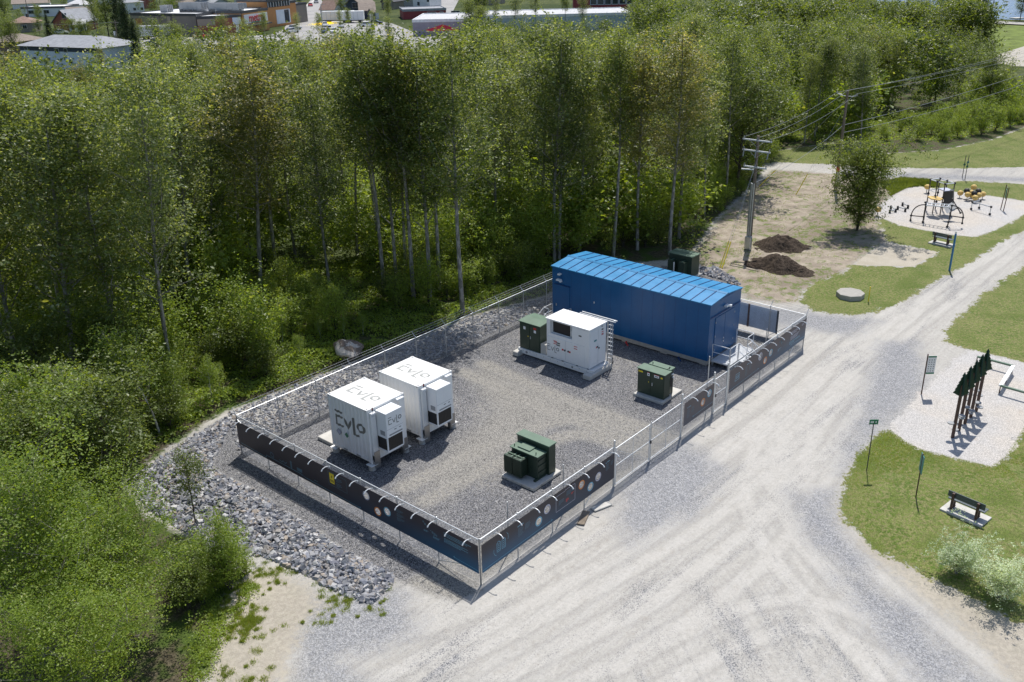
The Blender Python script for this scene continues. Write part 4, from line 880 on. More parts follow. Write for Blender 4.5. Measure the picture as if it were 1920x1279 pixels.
# ------------------------------------------------------------------ pad-mounted transformers
def labels(p, items):
    for nm, mt, bx in items: MB().box(*bx).build(nm, M[mt], p)
tr = thing('transformer', 'green pad transformer with closed doors, white and yellow labels, beside the double gate', 'transformer', (18.9, 3.6, 0))
MB().box(17.9, 20.0, 2.66, 4.62, 0, .16).build('concrete_pad', M['concrete_l'], tr, bevel=.02)
tk = MB().box(18.22, 18.85, 2.80, 4.56, .165, 1.66).build('cabinet', M['green'], tr, bevel=.01)
MB().box(18.85, 19.35, 2.9, 4.35, .165, 1.60).build('tank', M['green'], tr, bevel=.01)
MB().box(18.17, 18.92, 2.75, 4.61, 1.665, 1.70).box(18.92, 19.42, 2.85, 4.3, 1.66, 1.74).build('lid', M['green_top'], tr)
MB().box(18.95, 19.25, 3.03, 3.08, 1.745, 1.755).build('lid_slot', M['black'], tr)
for y in (3.0, 4.1): MB().tube([(19.05, y, 1.74), (19.05, y, 1.82)], .02, 6).ball((19.05, y, 1.83), .035, 6).build('lifting_eye', M['green'], tr)
MB().box(18.196, 18.218, 2.83, 3.67, .22, 1.6).box(18.196, 18.218, 3.69, 4.53, .22, 1.6).build('door', M['green'], tk)
labels(tk, [('yellow_label', 'yellow', (18.19, 18.195, 4.2, 4.5, 1.47, 1.56)), ('yellow_label', 'yellow', (18.19, 18.195, 2.9, 3.03, 1.42, 1.52)), ('white_label', 'white2', (18.19, 18.195, 3.75, 3.91, 1.38, 1.58)), ('white_label', 'white2', (18.19, 18.195, 3.14, 3.46, 1.40, 1.56)),
            ('red_strip', 'red', (18.187, 18.19, 3.75, 3.91, 1.56, 1.59)), ('red_strip', 'red', (18.187, 18.19, 3.14, 3.46, 1.55, 1.58)), ('label_print', 'dark', (18.187, 18.19, 3.2, 3.4, 1.45, 1.50)), ('label_print', 'dark', (18.187, 18.19, 3.79, 3.87, 1.43, 1.48)),
            ('yellow_tag', 'yellow', (18.18, 18.195, 3.78, 3.83, .98, 1.03)), ('handle', 'galv_bright', (18.16, 18.195, 3.54, 3.575, .84, 1.02))])
MB().tube([(18.95, 2.86, 1.3), (18.92, 2.72, 1.1), (18.9, 2.70, .4), (18.85, 2.66, .05)], .018, 5).box(18.9, 19.1, 2.82, 2.9, .7, 1.2).build('ground_cable', M['black'], tr)
MB().box(19.3, 19.5, 3.0, 4.1, .5, 1.3).build('radiator', M['green'], tr)
MB().box(19.1, 19.3, 2.84, 2.9, 1.35, 1.42).box(19.18, 19.26, 2.8, 2.9, 1.15, 1.22).build('bolt', M['white2'], tr)
tr = thing('transformer', 'green pad transformer with radiator fins toward the camera, nearest the corner of the fence', 'transformer', (7.6, 3.7, 0))
MB().box(6.62, 8.75, 2.68, 4.72, 0, .17).build('concrete_pad', M['concrete_l'], tr, bevel=.02)
MB().box(8.02, 8.52, 2.86, 4.86, .175, 1.74).build('cabinet', M['green'], tr, bevel=.01)
MB().box(7.98, 8.57, 2.82, 4.9, 1.745, 1.80).build('lid', M['green_top'], tr)
MB().box(7.35, 8.02, 3.02, 4.66, .175, 1.42).build('tank', M['green'], tr, bevel=.01)
MB().box(7.28, 7.98, 2.96, 4.72, 1.425, 1.47).box(7.45, 7.95, 3.6, 4.35, 1.471, 1.53).build('lid', M['green_top'], tr)
for y in (3.2, 4.55): MB().tube([(7.45, y, 1.47), (7.45, y, 1.54)], .02, 6).ball((7.45, y, 1.56), .035, 6).build('lifting_eye', M['green'], tr)
for k in range(2):
    rd = MB().box(6.80, 7.26, 3.62+k*.56, 4.14+k*.56, .30, 1.24)
    rb = rd.build('radiator', M['green'], tr, bevel=.008)
    f = MB()
    for i in range(11): f.box(6.785, 6.798, 3.635+k*.56+i*.046, 3.655+k*.56+i*.046, .32, 1.22)
    for i in range(9): f.box(6.82+i*.05, 6.84+i*.05, 3.605+k*.56, 3.618+k*.56, .32, 1.22) if k == 0 else None
    f.build('fin', M['green'], rb)
    MB().box(6.82, 7.30, 3.68+k*.56, 3.74+k*.56, 1.242, 1.262).box(6.82, 7.30, 4.0+k*.56, 4.05+k*.56, 1.242, 1.262).build('radiator_bracket', M['green_top'], rb)
MB().box(7.02, 7.06, 3.7, 4.6, 1.265, 1.30).build('stay_bar', M['green_top'], tr)
b = MB()
for z in (.5, .85, 1.15): b.box(7.4, 8.0, 2.98, 3.015, z, z+.06)
b.box(7.1, 7.9, 2.98, 3.1, .18, .26); b.build('stiffener', M['green'], tr)
b = MB()
for y in (2.95, 3.4, 4.4): b.box(6.61, 6.618, y, y+.04, .06, .10)
for x in (7.2, 8.3): b.box(x, x+.05, 2.67, 2.678, .07, .11)
b.build('pad_socket', M['dark'], tr)
tr = thing('transformer', 'dark green pad transformer on the gravel behind the blue building', 'transformer', (37, 13, 0))
MB().box(36.4, 38.4, 11.9, 14.3, 0, .12).build('concrete_pad', M['concrete'], tr)
MB().box(36.95, 38.1, 12.1, 14.1, .12, 1.72).build('tank', M['green'], tr, bevel=.01); MB().box(36.88, 38.17, 12.03, 14.17, 1.725, 1.78).box(37.5, 37.56, 12.05, 14.15, 1.781, 1.80).build('lid', M['green_top'], tr)
for y in (12.45, 13.4):
    rb = MB().box(36.45, 36.95, y, y+.5, .3, 1.35).build('radiator', M['green'], tr); MB().box(36.47, 36.97, y+.2, y+.28, 1.352, 1.38).build('radiator_bracket', M['green_top'], rb)
tag(MB().cyl(36.2, 13.2, 0, 1.35, .05, 8).build('steel_bollard', M['galv_bright']), 'pale steel bollard standing in front of the transformer behind the blue building', 'bollard')

# ------------------------------------------------------------------ blue building
BX0, BX1, BY0, BY1, BZ, BE = 23.88, 27.67, 3.28, 15.22, .36, 4.02
bb = thing('electrical_building', 'long blue metal electrical building with ribbed blue roof inside the fenced compound', 'building', (BX0, BY0, 0))
b = MB(); RX = 25.75; RZ = BE+.17
b.box(BX0, BX1, BY0, BY1, BZ, BE)
for y in (BY0, BY1): b.face([(BX0, y, BE), (BX1, y, BE), (RX, y, RZ)])
w = b.build('wall', M['bluewall'], bb)
b = MB()
for i in range(1, 15): y = BY0+i*(BY1-BY0)/15; b.box(BX0-.004, BX0, y-.006, y+.006, BZ, BE-.02)
b.build('wall_joint', M['bluedark'], w)
b = MB().box(BX0-.03, BX0-.005, BY0-.03, BY1+.03, BE-.13, BE).box(BX0-.02, BX1+.02, BY0-.03, BY0-.005, BE-.12, BE-.0); b.build('eave_trim', M['bluewall'], bb)
e = .07
for (xa, za, xb, zb, lb) in ((BX0-e, BE+.0, RX, RZ+.02, 'near'), (RX, RZ+.02, BX1+e, BE+.0, 'far')):
    n = 17; st = (BY1-BY0+2*e)/n; nm = 'roof_slope'
    sl_ = MB().face([(xa, BY0-e, za+.012), (xb, BY0-e, zb), (xb, BY1+e, zb), (xa, BY1+e, za+.012)]).face([(xa, BY0-e, za-.05), (xa, BY1+e, za-.05), (xb, BY1+e, zb-.05), (xb, BY0-e, zb-.05)])
    sl_.face([(xa, BY0-e, za-.05), (xb, BY0-e, zb-.05), (xb, BY0-e, zb), (xa, BY0-e, za+.012)]).face([(xa, BY1+e, za-.05), (xa, BY1+e, za+.012), (xb, BY1+e, zb), (xb, BY1+e, zb-.05)])
    if lb == 'near': sl_.face([(xa, BY0-e, za-.05), (xa, BY0-e, za+.012), (xa, BY1+e, za+.012), (xa, BY1+e, za-.05)])
    else: sl_.face([(xb, BY0-e, zb-.05), (xb, BY1+e, zb-.05), (xb, BY1+e, zb), (xb, BY0-e, zb)])
    rs = sl_.build(nm, M['blueroof'], bb)
    for i in range(1, n):
        y = BY0-e+i*st; MB().bar((xa+.01, y, za+.028), (xb-.06 if lb == 'near' else xb-.01, y, zb+.018), .04, .035).build('roof_seam', M['bluedark'], rs)
MB().raw([(RX-.14, BY0-e-.02, RZ+.02), (RX, BY0-e-.02, RZ+.085), (RX+.14, BY0-e-.02, RZ+.02), (RX-.14, BY1+e+.02, RZ+.02), (RX, BY1+e+.02, RZ+.085), (RX+.14, BY1+e+.02, RZ+.02)], [(0, 1, 4, 3), (1, 2, 5, 4), (0, 2, 1), (3, 4, 5)]).build('ridge_cap', M['blueroof'], bb)
MB().box(BX0-.02, BX1-.1, BY0-.02, BY1+.02, .10, .355).build('base_frame', M['concrete_d'], bb)
for y in (3.6, 6.4, 9.3, 12.2, 14.8):
    for x in (24.2, 27.3): MB().box(x-.25, x+.25, y-.25, y+.25, -.02, .098).build('footing', M['concrete'], bb)
for (y, r_) in ((5.2, .05), (9.1, .05)):
    MB().tube([(24.3, y, .15), (23.75, y, .10), (23.55, y-.3, .03)], r_, 7).build('conduit', M['red' if y > 6 else 'bluedark'], bb)
# doors: near wall left end, and the double door of the end wall
d = MB().box(BX0-.035, BX0-.004, 13.75, 15.0, BZ+.02, 2.78).build('door', M['bluewall'], bb); MB().box(BX0-.08, BX0-.036, 13.7, 15.05, 2.80, 2.84).build('drip_strip', M['bluedark'], d)
MB().box(BX0-.07, BX0-.036, 14.82, 14.88, 1.25, 1.42).build('handle', M['galv'], d)
for x0, x1 in ((24.55, 25.72), (25.75, 26.95)):
    d = MB().box(x0, x1, BY0-.035, BY0-.004, BZ+.03, 2.95).build('door', M['bluewall'], bb)
    for z in (.8, 1.7, 2.6):
        hx = x0+.03 if x0 < 25 else x1-.03; MB().box(hx-.02, hx+.02, BY0-.055, BY0-.036, z, z+.12).build('hinge', M['galv'], d)
MB().box(25.62, 25.68, BY0-.08, BY0-.037, 1.3, 1.38).box(25.62, 25.68, BY0-.08, BY0-.037, 1.08, 1.16).build('door_handle', M['white2'], bb)
MB().box(BX0-.0, BX1, BY0-.07, BY0-.031, 3.12, 3.16).build('drip_strip', M['bluedark'], bb)
fl = MB().box(25.5, 25.85, BY0-.22, BY0-.05, 3.42, 3.52).box(25.8, 26.0, BY0-.30, BY0-.15, 3.36, 3.48).build('floodlight', M['white2'], bb)
MB().box(BX0-.25, BX0-.02, 14.42, 14.6, 3.55, 3.65).build('floodlight', M['white2'], bb); MB().box(BX0-.25, BX0-.02, 14.40, 14.72, 3.14, 3.24).box(BX0-.3, BX0-.1, 14.3, 14.4, 3.1, 3.2).build('floodlight', M['white2'], bb)
MB().box(BX0-.06, BX0-.02, 11.68, 11.74, 2.15, 2.27).build('sensor', M['white2'], bb)

def rail(b, pts, h=1.05, posts=True):
    pts = [Vector(p) for p in pts]
    for z in (h, h*.52): b.tube([p+Vector((0, 0, z)) for p in pts], .024, 6)
    for p in pts: b.tube([p, p+Vector((0, 0, h))], .022, 6)
sp = thing('access_stairs', 'galvanised steel landing with handrails and steps at the double door of the blue building', 'steel stairs', (25.7, 2.4, 0))
pz = .36; b = MB().box(24.2, 27.3, 1.95, 3.2, pz-.10, pz-.03)
for i in range(24): b.box(24.22+i*.129, 24.24+i*.129, 1.97, 3.18, pz-.03, pz)
b.build('landing', M['galv_bright'], sp)
for x in (24.25, 27.22):
    for y in (2.05, 3.1): MB().box(x-.05, x+.05, y-.05, y+.05, -.02, pz-.1).build('leg', M['galv'], sp)
for L in ([(24.23, 3.15, pz), (24.23, 2.0, pz)], [(24.3, 1.98, pz), (25.25, 1.98, pz)], [(27.27, 3.15, pz), (27.27, 2.0, pz)], [(27.2, 1.98, pz), (26.45, 1.98, pz)]):
    b = MB(); rail(b, L); b.build('handrail', M['galv_bright'], sp)
for x in (25.3, 26.4):
    b = MB(); b.tube([(x, 1.95, pz+1.05), (x, 1.25, 1.0)], .024, 6); b.tube([(x, 1.95, pz+.55), (x, 1.25, .5)], .024, 6); b.tube([(x, 1.25, 0), (x, 1.25, 1.0)], .022, 6); b.tube([(x, 1.95, 0), (x, 1.95, pz+1.05)], .022, 6); b.build('stair_rail', M['galv_bright'], sp)
for i in range(2): MB().box(25.32, 26.38, 1.62-i*.28, 1.9-i*.28, .22-i*.12, .25-i*.12).build('tread', M['galv_bright'], sp)
MB().box(25.2, 26.5, .75, 1.3, 0, .05).build('foot_pad', M['concrete_l'], sp)
sp = thing('access_stairs', 'galvanised steel landing with handrails at the left end of the blue building, behind the skid', 'steel stairs', (23.2, 14.4, 0))
MB().box(22.75, 23.80, 13.5, 15.15, .26, .33).build('landing', M['galv'], sp)
for L in ([(22.8, 15.1, .33), (23.75, 15.1, .33)], [(22.8, 13.55, .33), (23.75, 13.55, .33)], [(22.78, 15.1, .33), (22.78, 14.7, .33)]):
    b = MB(); rail(b, L); b.build('handrail', M['galv_bright'], sp)
MB().tube([(22.75, 14.6, 1.35), (21.95, 14.6, .95), (21.95, 14.6, 0)], .024, 6).tube([(22.75, 15.1, 1.35), (21.95, 15.1, .95), (21.95, 15.1, 0)], .024, 6).build('stair_rail', M['galv_bright'], sp)
for i in range(2): MB().box(22.05+i*.3, 22.33+i*.3, 14.6, 15.1, .1+i*.1, .13+i*.1).build('tread', M['galv'], sp)
for x in (22.85, 23.7):
    for y in (13.6, 15.05): MB().box(x-.04, x+.04, y-.04, y+.04, -.02, .26).build('leg', M['galv'], sp)
# pads of slate lying by the fence
for (x, y, w_, r_, lb) in ((6.35, -.45, .55, .4, 'dark flat slate lying at the foot of the fence nearer the corner'), (7.6, -.55, .5, -.3, 'pale flat stone slab lying beside the slate at the foot of the fence')):
    o = MB().box(-w_, w_, -.17, .17, 0, .07).build('flat_stone', M['concrete'] if 'pale' in lb else M['wood'], bevel=.02); o.location = (x, y, .01); o.rotation_euler = (0, 0, r_); tag(o, lb, 'flat stone')
# ------------------------------------------------------------------ vegetation
def leaf_mesh(name, C, size, r, mat, aspect=.55, upb=.8):
    n = len(C); N = r.normal(size=(n, 3)); N[:, 2] = np.abs(N[:, 2])+upb; N /= np.linalg.norm(N, axis=1)[:, None]
    T = np.cross(N, r.normal(size=(n, 3))); T /= np.linalg.norm(T, axis=1)[:, None]+1e-9; B = np.cross(N, T)
    s = (size*r.uniform(.55, 1.3, n))[:, None]
    V = np.stack([C+T*s, C+B*s*aspect+N*s*.12, C-T*s*.8, C-B*s*aspect+N*s*.12], 1).reshape(-1, 3)
    return np_mesh(name, V, np.arange(4*n).reshape(-1, 4), mat)
PROTO = {}
def tree_proto(key, h, cb, rad, limbs, nleaf, leaf, elev, tr, bk, lf, seed, prof='poplar', bend=.4, sig=.29, stems=1):
    r = np.random.default_rng(seed); rr = random.Random(seed); tb = MB(); C = []; W = []
    def tp(t, st):                                       # trunk point at fraction t
        a = st['a']; return Vector((st['o'][0]+bend*math.sin(t*3+a)*t+st['l'][0]*t, st['o'][1]+bend*math.cos(t*2.3+a*2)*t*.7-bend*math.cos(a*2)*t*.7*0+st['l'][1]*t, h*t*st['k']))
    for q in range(stems):
        sp_ = 0 if stems == 1 else rad*.55
        st = {'a': rr.uniform(0, 6), 'o': (rr.gauss(0, .06*sp_), rr.gauss(0, .06*sp_)), 'l': (rr.uniform(-1, 1)*sp_, rr.uniform(-1, 1)*sp_), 'k': 1 if stems == 1 else rr.uniform(.7, 1)}
        tb.tube([tp(i/9, st) for i in range(10)], [tr*(1-i/9*.88)+.006 for i in range(10)], 7 if stems == 1 else 5, cap=False)
        for i in range(limbs//stems):
            t = cb+(1-cb)*((i+.5)/(limbs//stems))**.9; u = (t-cb)/(1-cb); az = i*2.4+rr.uniform(-.5, .5)
            if prof == 'poplar': pr = min(1, .45+1.9*u)*max(0, 1-u)**.5+.10
            elif prof == 'round': pr = math.sqrt(max(.03, 1-(1.75*u-.72)**2)) if u < .98 else .2
            elif prof == 'cone': pr = (1-u)**.85+.03
            else: pr = .6+.4*math.sin(u*3.1)
            pr *= rr.uniform(.45, 1.25)*(1+.25*math.sin(az*2+seed+u*5)); e = math.radians(rr.uniform(*elev)); L = rad*pr/max(.35, math.cos(e)) if elev[0] > 0 else rad*pr
            p0 = tp(t*(.97), st); d = Vector((math.cos(az)*math.cos(e), math.sin(az)*math.cos(e), math.sin(e)))
            P = [p0]
            for k in range(1, 5): P.append(p0+d*L*k/4+Vector((rr.gauss(0, .04*L), rr.gauss(0, .04*L), (.05 if elev[0] > 0 else -.06)*L*(k/4)**2)))
            rb = max(.012, tr*(1-t)*.42+.008); tb.tube(P, [rb*(1-k/4*.8) for k in range(5)], 4, cap=False)
            for k in range(3):                           # twigs
                a = P[2+k//2]; dd = Vector((rr.gauss(0, 1), rr.gauss(0, 1), rr.gauss(.3, .6))).normalized(); tb.tube([a, a+dd*L*.35], [rb*.35, .004], 3, cap=False)
                C.append(a+dd*L*.33); W.append(L*.8)
            for k in range(6):
                s = .35+.65*(k+rr.random())/6; j = min(3, int(s*4)); C.append(P[j].lerp(P[j+1], s*4-j)); W.append(L)
    C = np.array([tuple(c) for c in C]); W = np.array(W); pk = r.choice(len(C), nleaf, p=W/W.sum())
    # clumps: each branch end carries a few dense tufts with gaps between
    tuft = C[:, None, :]+r.normal(size=(len(C), 4, 3))*(sig*rad**.5)*np.array([1, 1, .75]); tw = r.integers(0, 4, nleaf)
    X = tuft[pk, tw]+r.normal(size=(nleaf, 3))*(sig*.36*rad**.5)*np.array([1, 1, .8]); X[:, 2] = np.maximum(X[:, 2], .15)
    tm = bpy.data.meshes.new('trunk'); tm.from_pydata(tb.v, [], tb.f); tm.materials.append(bk); tm.polygons.foreach_set('use_smooth', [True]*len(tb.f))
    PROTO[key] = (tm, leaf_mesh('crown', X, leaf, r, lf), h)
TP = tree_proto
for i in range(3): TP(f'poplar{i}', 18, (.38, .50, .30)[i], 2.5, 44, 9500, .112, (28, 62), .16, BK['grey'], LM['poplar'], 20+i, bend=.5)
for i in range(2): TP(f'fluff{i}', 17, .38, 2.6, 42, 9200, .112, (25, 60), .15, BK['grey'], LM['fluff'], 30+i, bend=.6)
for i in range(2): TP(f'silver{i}', 16, .30, 2.8, 46, 10000, .105, (20, 60), .14, BK['grey'], LM['silver'], 40+i, bend=.8)
for i in range(2): TP(f'maple{i}', 11, .18, 3.1, 56, 9500, .125, (15, 60), .15, BK['dark'], LM['maple'], 50+i, 'round', .3)
for i in range(2): TP(f'birch{i}', 7.5, .35, 1.5, 30, 4200, .085, (25, 60), .07, BK['birch'], LM['fresh'], 60+i, bend=.6)
for i in range(2): TP(f'spruce{i}', 13, .08, 2.4, 90, 12000, .13, (-18, -4), .17, BK['dark'], LM['spruce'], 70+i, 'cone', .1, .2)
for i in range(3): TP(f'shrub{i}', 2.6, .12, 1.25, 30, 3600, .075, (25, 70), .035, BK['dark'], LM[('fresh', 'maple', 'herb')[i]], 80+i, 'bush', .2, .26, stems=5)
for i in range(2): TP(f'fore{i}', 8.5, .16, 3.5, 56, 27000, .076, (12, 60), .13, BK['grey'], LM[('fresh', 'fresh')[i]], 90+i, 'round', .5, .34)
TP('lone', 7.3, .12, 2.9, 90, 26000, .105, (10, 65), .14, BK['dark'], LM['maple'], 95, 'round', .2, .30)
TP('willow', 1.9, .06, 1.5, 60, 9000, .066, (30, 75), .03, BK['grey'], LM['willow'], 96, 'bush', .15, .20, stems=9)
TP('whip', 4.0, .30, .75, 26, 2000, .055, (20, 60), .028, BK['dark'], LM['maple'], 97, 'poplar', .15, .22)

def plant(key, x, y, h, label, cat='tree', group=None, lean=(0, 0), wide=1., name=None, rz=None, z=0):
    tm, cm, h0 = PROTO[key]; s = h/h0
    o = thing(name or {'tree': 'tree', 'shrub': 'shrub'}.get(cat, 'tree'), label, cat, (x, y, z), group, local=True)
    o.scale = (s*wide, s*wide, s); o.rotation_euler = (lean[0], lean[1], rnd.uniform(0, 6.28) if rz is None else rz)
    link('trunk', tm, o); link('crown', cm, o); return o
TAKEN = []
def free(x, y, d):
    if any((x-a)**2+(y-b)**2 < d*d for a, b in TAKEN): return False
    TAKEN.append((x, y)); return True
TL = np.array([(-200, 130), (0, 112), (60, 130), (110, 100), (160, 118), (200, 95), (250, 140), (325, 75), (348, 42), (365, 60), (382, 48), (405, 70), (425, 24), (445, 48), (470, 28), (500, 52), (560, 66), (640, 62), (700, 50), (750, 66), (850, 66), (870, 34), (930, 26), (1000, 62), (1090, 66), (1130, 70), (1180, 62), (1230, 30), (1290, 10),
               (1390, 34), (1460, 22), (1500, 30), (1560, 12), (1650, 26), (1700, 40), (1790, 50), (1830, 20), (1860, 110), (1920, 125), (2100, 120)])
def top_line(px): return float(np.interp(px, TL[:, 0], TL[:, 1]))
# the trunks one can tell apart along the clearing (photo base -> ground place)
front = [(868, 590, 60, 'poplar0', 'tallest straight poplar, standing closest behind the back fence'), (776, 566, 75, 'poplar1', 'straight grey poplar at the glade edge, left of the closest one'),
         (806, 567, 85, 'poplar2', 'slim grey poplar right beside the straight one at the glade edge'), (824, 548, 95, 'poplar0', 'thin grey poplar just left of the closest tall poplar'), (721, 557, 62, 'poplar1', 'leftmost of the bare-trunked poplars at the glade edge, leaning left'),
         (744, 552, 90, 'poplar2', 'thin poplar between the leaning one and its straight neighbour'), (764, 546, 80, 'fluff0', 'slender poplar with brownish crown in the glade edge group'), (956, 440, 70, 'silver0', 'crooked pale poplar above the middle of the back fence'),
         (1016, 452, 40, 'poplar1', 'dark-trunked poplar left of the blue building'), (1040, 490, 50, 'silver1', 'white-trunked poplar touching the left end of the blue building in the view'), (1048, 486, 70, 'poplar2', 'second of the twin poplars at the left end of the blue building'),
         (1087, 470, 75, 'silver0', 'pale poplar right behind the roof of the blue building'), (605, 455, 80, 'poplar0', 'dark leaning poplar deep in the glade'), (652, 424, 66, 'fluff1', 'brown-tufted poplar in the second row of the forest'),
         (330, 732, 112, 'silver1', 'big pale-trunked poplar in the left part of the forest'), (60, 560, 95, 'poplar1', 'dark leaning poplar at the left side of the view'), (118, 566, 120, 'poplar2', 'dark slim poplar right of the leaning one at the left side'), (97, 520, 100, 'fluff0', 'poplar between the two dark slim ones at the left side'),
         (520, 520, 78, 'poplar0', 'dark-trunked poplar in the left centre of the forest'), (1150, 482, 60, 'poplar1', 'tall poplar behind the middle of the blue roof'), (1255, 478, 60, 'fluff1', 'poplar with tan seed tufts behind the transformer at the blue building'), (1195, 470, 75, 'fluff0', 'tan-tufted poplar left of the one behind the transformer'),
         (470, 470, 66, 'fluff0', 'brownish seeding poplar standing tall over the left centre of the forest'), (1320, 410, 95, 'poplar2', 'tall poplar at the forest corner left of the nearer utility pole'), (1360, 372, 60, 'poplar0', 'high poplar at the forest corner behind the nearer utility pole')]
for px, py, ty, key, lab in front:
    p = at(px, py); h = min(19.5, high(p, ty)); free(p.x, p.y, .1)
    plant(key, p.x, p.y, h, lab, group='trees one can tell apart in front of the forest', lean=(rnd.uniform(-.03, .03), rnd.uniform(-.03, .03)), wide=rnd.uniform(.85, 1.05))
LMK = [(80, 'left edge'), (200, 'corner tree'), (300, 'rock pile end'), (410, 'thin young tree'), (500, 'left fence corner'), (600, 'concrete slab'), (690, 'boulder'), (780, 'nearer container'), (870, 'farther container'), (950, 'back fence'), (1010, 'green cabinet'), (1090, 'converter cabinet'),
       (1170, 'left blue roof half'), (1250, 'right blue roof half'), (1330, 'rear transformer'), (1430, 'nearer utility pole'), (1520, 'bare earth'), (1610, 'farther utility pole'), (1700, 'lone tree'), (1790, 'climbing frame'), (1860, 'ball climber'), (9999, 'right edge')]
def lmk(px): return next(n for e, n in LMK if px < e)
GROUPS = {}
def later(o, noun, band, prep='above'):
    px, py, D = proj(o.location); GROUPS.setdefault((noun, band, prep, lmk(px)), []).append((px, o))
ORD = ['leftmost', 'second from left', 'third from left', 'fourth from left', 'fifth from left', 'sixth from left', 'seventh from left', 'eighth from left', 'ninth from left', 'tenth from left']
def settle():
    for (noun, band, prep, mk), L in GROUPS.items():
        L.sort(key=lambda q: q[0]); n = len(L)
        for i, (px, o) in enumerate(L):
            if n == 1: w = 'only'
            elif i == n-1: w = 'rightmost'
            elif i < 10: w = ORD[i]
            elif n-1-i < 10: w = ORD[n-1-i].replace('left', 'right')
            else: w = 'inner'
            o['label'] = f'{w} {noun} {band} {prep} the {mk}'
            o['group'] = f'{noun}s {band}'
MASS = []
def zone(px, D):
    w = 'left part' if px < 430 else 'left centre' if px < 860 else 'right centre' if px < 1340 else 'right part'
    return w, ('front rows' if D < 75 else 'middle rows' if D < 125 else 'far rows')
LOOK = {'poplar': 'green poplar', 'fluff': 'tan-tufted poplar', 'silver': 'silvery poplar', 'maple': 'round broadleaf tree', 'spruce': 'dark spruce', 'birch': 'slim birch'}
def fill(n, dmin, dmax, kinds, sep, pxlo=-120, pxhi=2020, tries=40000, hmax=19., jit=30, mass=False):
    k = 0
    for _ in range(tries):
        if k >= n: break
        D = math.sqrt(rnd.uniform(dmin**2, dmax**2)); a = YAW+rnd.uniform(-.66, .66); x = CAM.x+D*math.cos(a); y = CAM.y+D*math.sin(a)
        px, py, _z = proj((x, y, 0))
        if not (pxlo < px < pxhi) or py > 1500: continue
        lim = 168 if px < 300 else 140 if px < 860 else 108 if px < 1240 else 78
        if px > 1800: lim = 150
        if py < lim: continue
        if sdist(np.array([x]), np.array([y]), FOREST)[0] < 1.0: continue
        if 4 < x < 32 and y < 32: continue
        if x <= 4 and D > 45 and sdist(np.array([x]), np.array([y]), FOREST)[0] < 3.5: continue
        if px > 1620 and py > 222: continue
        if 560 < px < 880 and 560 < py < 700: continue                   # sunny glade behind the fence
        if not free(x, y, sep*rnd.uniform(.8, 1.2)): continue
        h = min(hmax*rnd.uniform(.84, .97), high((x, y), top_line(px)+6+abs(rnd.gauss(0, jit)))/1.04)
        if D < 50: h = min(h, rnd.uniform(4, 7.5))
        if h < 3.4: continue
        key = rnd.choice(kinds)
        if key[:5] == 'maple' and (h > 12 or D < 62): key = 'poplar1' if h > 12 else 'birch1'
        if key[:5] == 'birch' and h > 8.5: key = 'poplar2'
        if px < 420 and D < 70 and rnd.random() < .5: key = rnd.choice(['silver0', 'silver1'])
        if h < 8 and key[:5] not in ('maple', 'birch'): key = rnd.choice(['maple0', 'maple1', 'birch0', 'silver0'])
        if mass: MASS.append((key, x, y, h)); k += 1; continue
        o = plant(key, x, y, h, 'tree', lean=(rnd.gauss(0, .055), rnd.gauss(0, .055)), wide=rnd.uniform(.85, 1.15)*(1.0 if h > 8 else 1.15))
        later(o, LOOK[key[:-1]], 'in the front forest' if D < 75 else 'in the middle forest' if D < 125 else 'in the far forest'); k += 1
    return k
TALL = ['poplar0', 'poplar1', 'poplar2', 'poplar0', 'poplar1', 'silver0', 'silver1', 'fluff0', 'fluff1', 'maple0']
n1 = fill(36, 44, 78, TALL, 4.3, pxhi=1340, jit=38)
n1b = fill(12, 38, 54, ['birch0', 'birch1', 'silver1'], 2.8, pxhi=330)
n2 = fill(58, 78, 125, TALL+['maple1', 'maple0', 'fluff1'], 4.6, jit=26)
n4 = fill(26, 88, 125, ['maple0', 'maple1', 'poplar0', 'poplar2', 'maple1'], 3.6, pxlo=1380, jit=40, hmax=13.5)
n4 += fill(18, 120, 165, ['maple0', 'maple1', 'poplar0', 'silver1'], 4.2, pxlo=1500, jit=20, hmax=12.5)
n3 = fill(30, 105, 170, TALL+['maple0', 'maple1', 'maple0'], 4.5, pxlo=860, jit=20)
n5 = fill(10, 110, 150, ['maple0', 'poplar1', 'silver0'], 4., pxlo=250, pxhi=880, jit=14)
n6 = fill(210, 105, 300, TALL+['maple0', 'maple1', 'maple0'], 3.2, pxlo=860, jit=16, mass=True)
n6 += fill(60, 110, 185, ['maple0', 'poplar1', 'silver0', 'maple1'], 3.2, pxhi=860, jit=12, mass=True)
print('forest trees', n1, n1b, n2, n3, n4, n5, n6)

for px, py, ty, key, lab in [(348, 152, 44, 'poplar1', 'slim poplar tip rising before the tan store wall'), (381, 150, 52, 'poplar0', 'slim poplar tip rising before the red store wall'), (427, 146, 26, 'poplar2', 'tallest poplar tip rising before the store roof'), (472, 150, 32, 'silver0', 'silvery tree tip rising before the store lettering'), (560, 148, 58, 'fluff0', 'tan-tufted tree tip below the store tower'),
                            (200, 168, 90, 'fluff1', 'pale fluffy poplar standing before the right end of the long white house'), (98, 165, 108, 'poplar1', 'thin green poplar standing before the long white house'), (640, 150, 60, 'poplar0', 'tree tip rising before the parking lot'), (700, 140, 52, 'poplar1', 'tree tip right of the parking lot'), (735, 132, 30, 'poplar2', 'poplar tip reaching the dark blue house'), (905, 120, 8, 'poplar0', 'poplar rising to the top edge right of the mauve warehouse'), (1235, 112, 4, 'poplar1', 'tall poplar reaching the top edge right of the school'), (1300, 112, 2, 'silver1', 'tall silvery poplar reaching the top edge of the view')]:
    p = at(px, py); free(p.x, p.y, .1); plant(key, p.x, p.y, high(p, ty)/1.03, lab, wide=1.05)
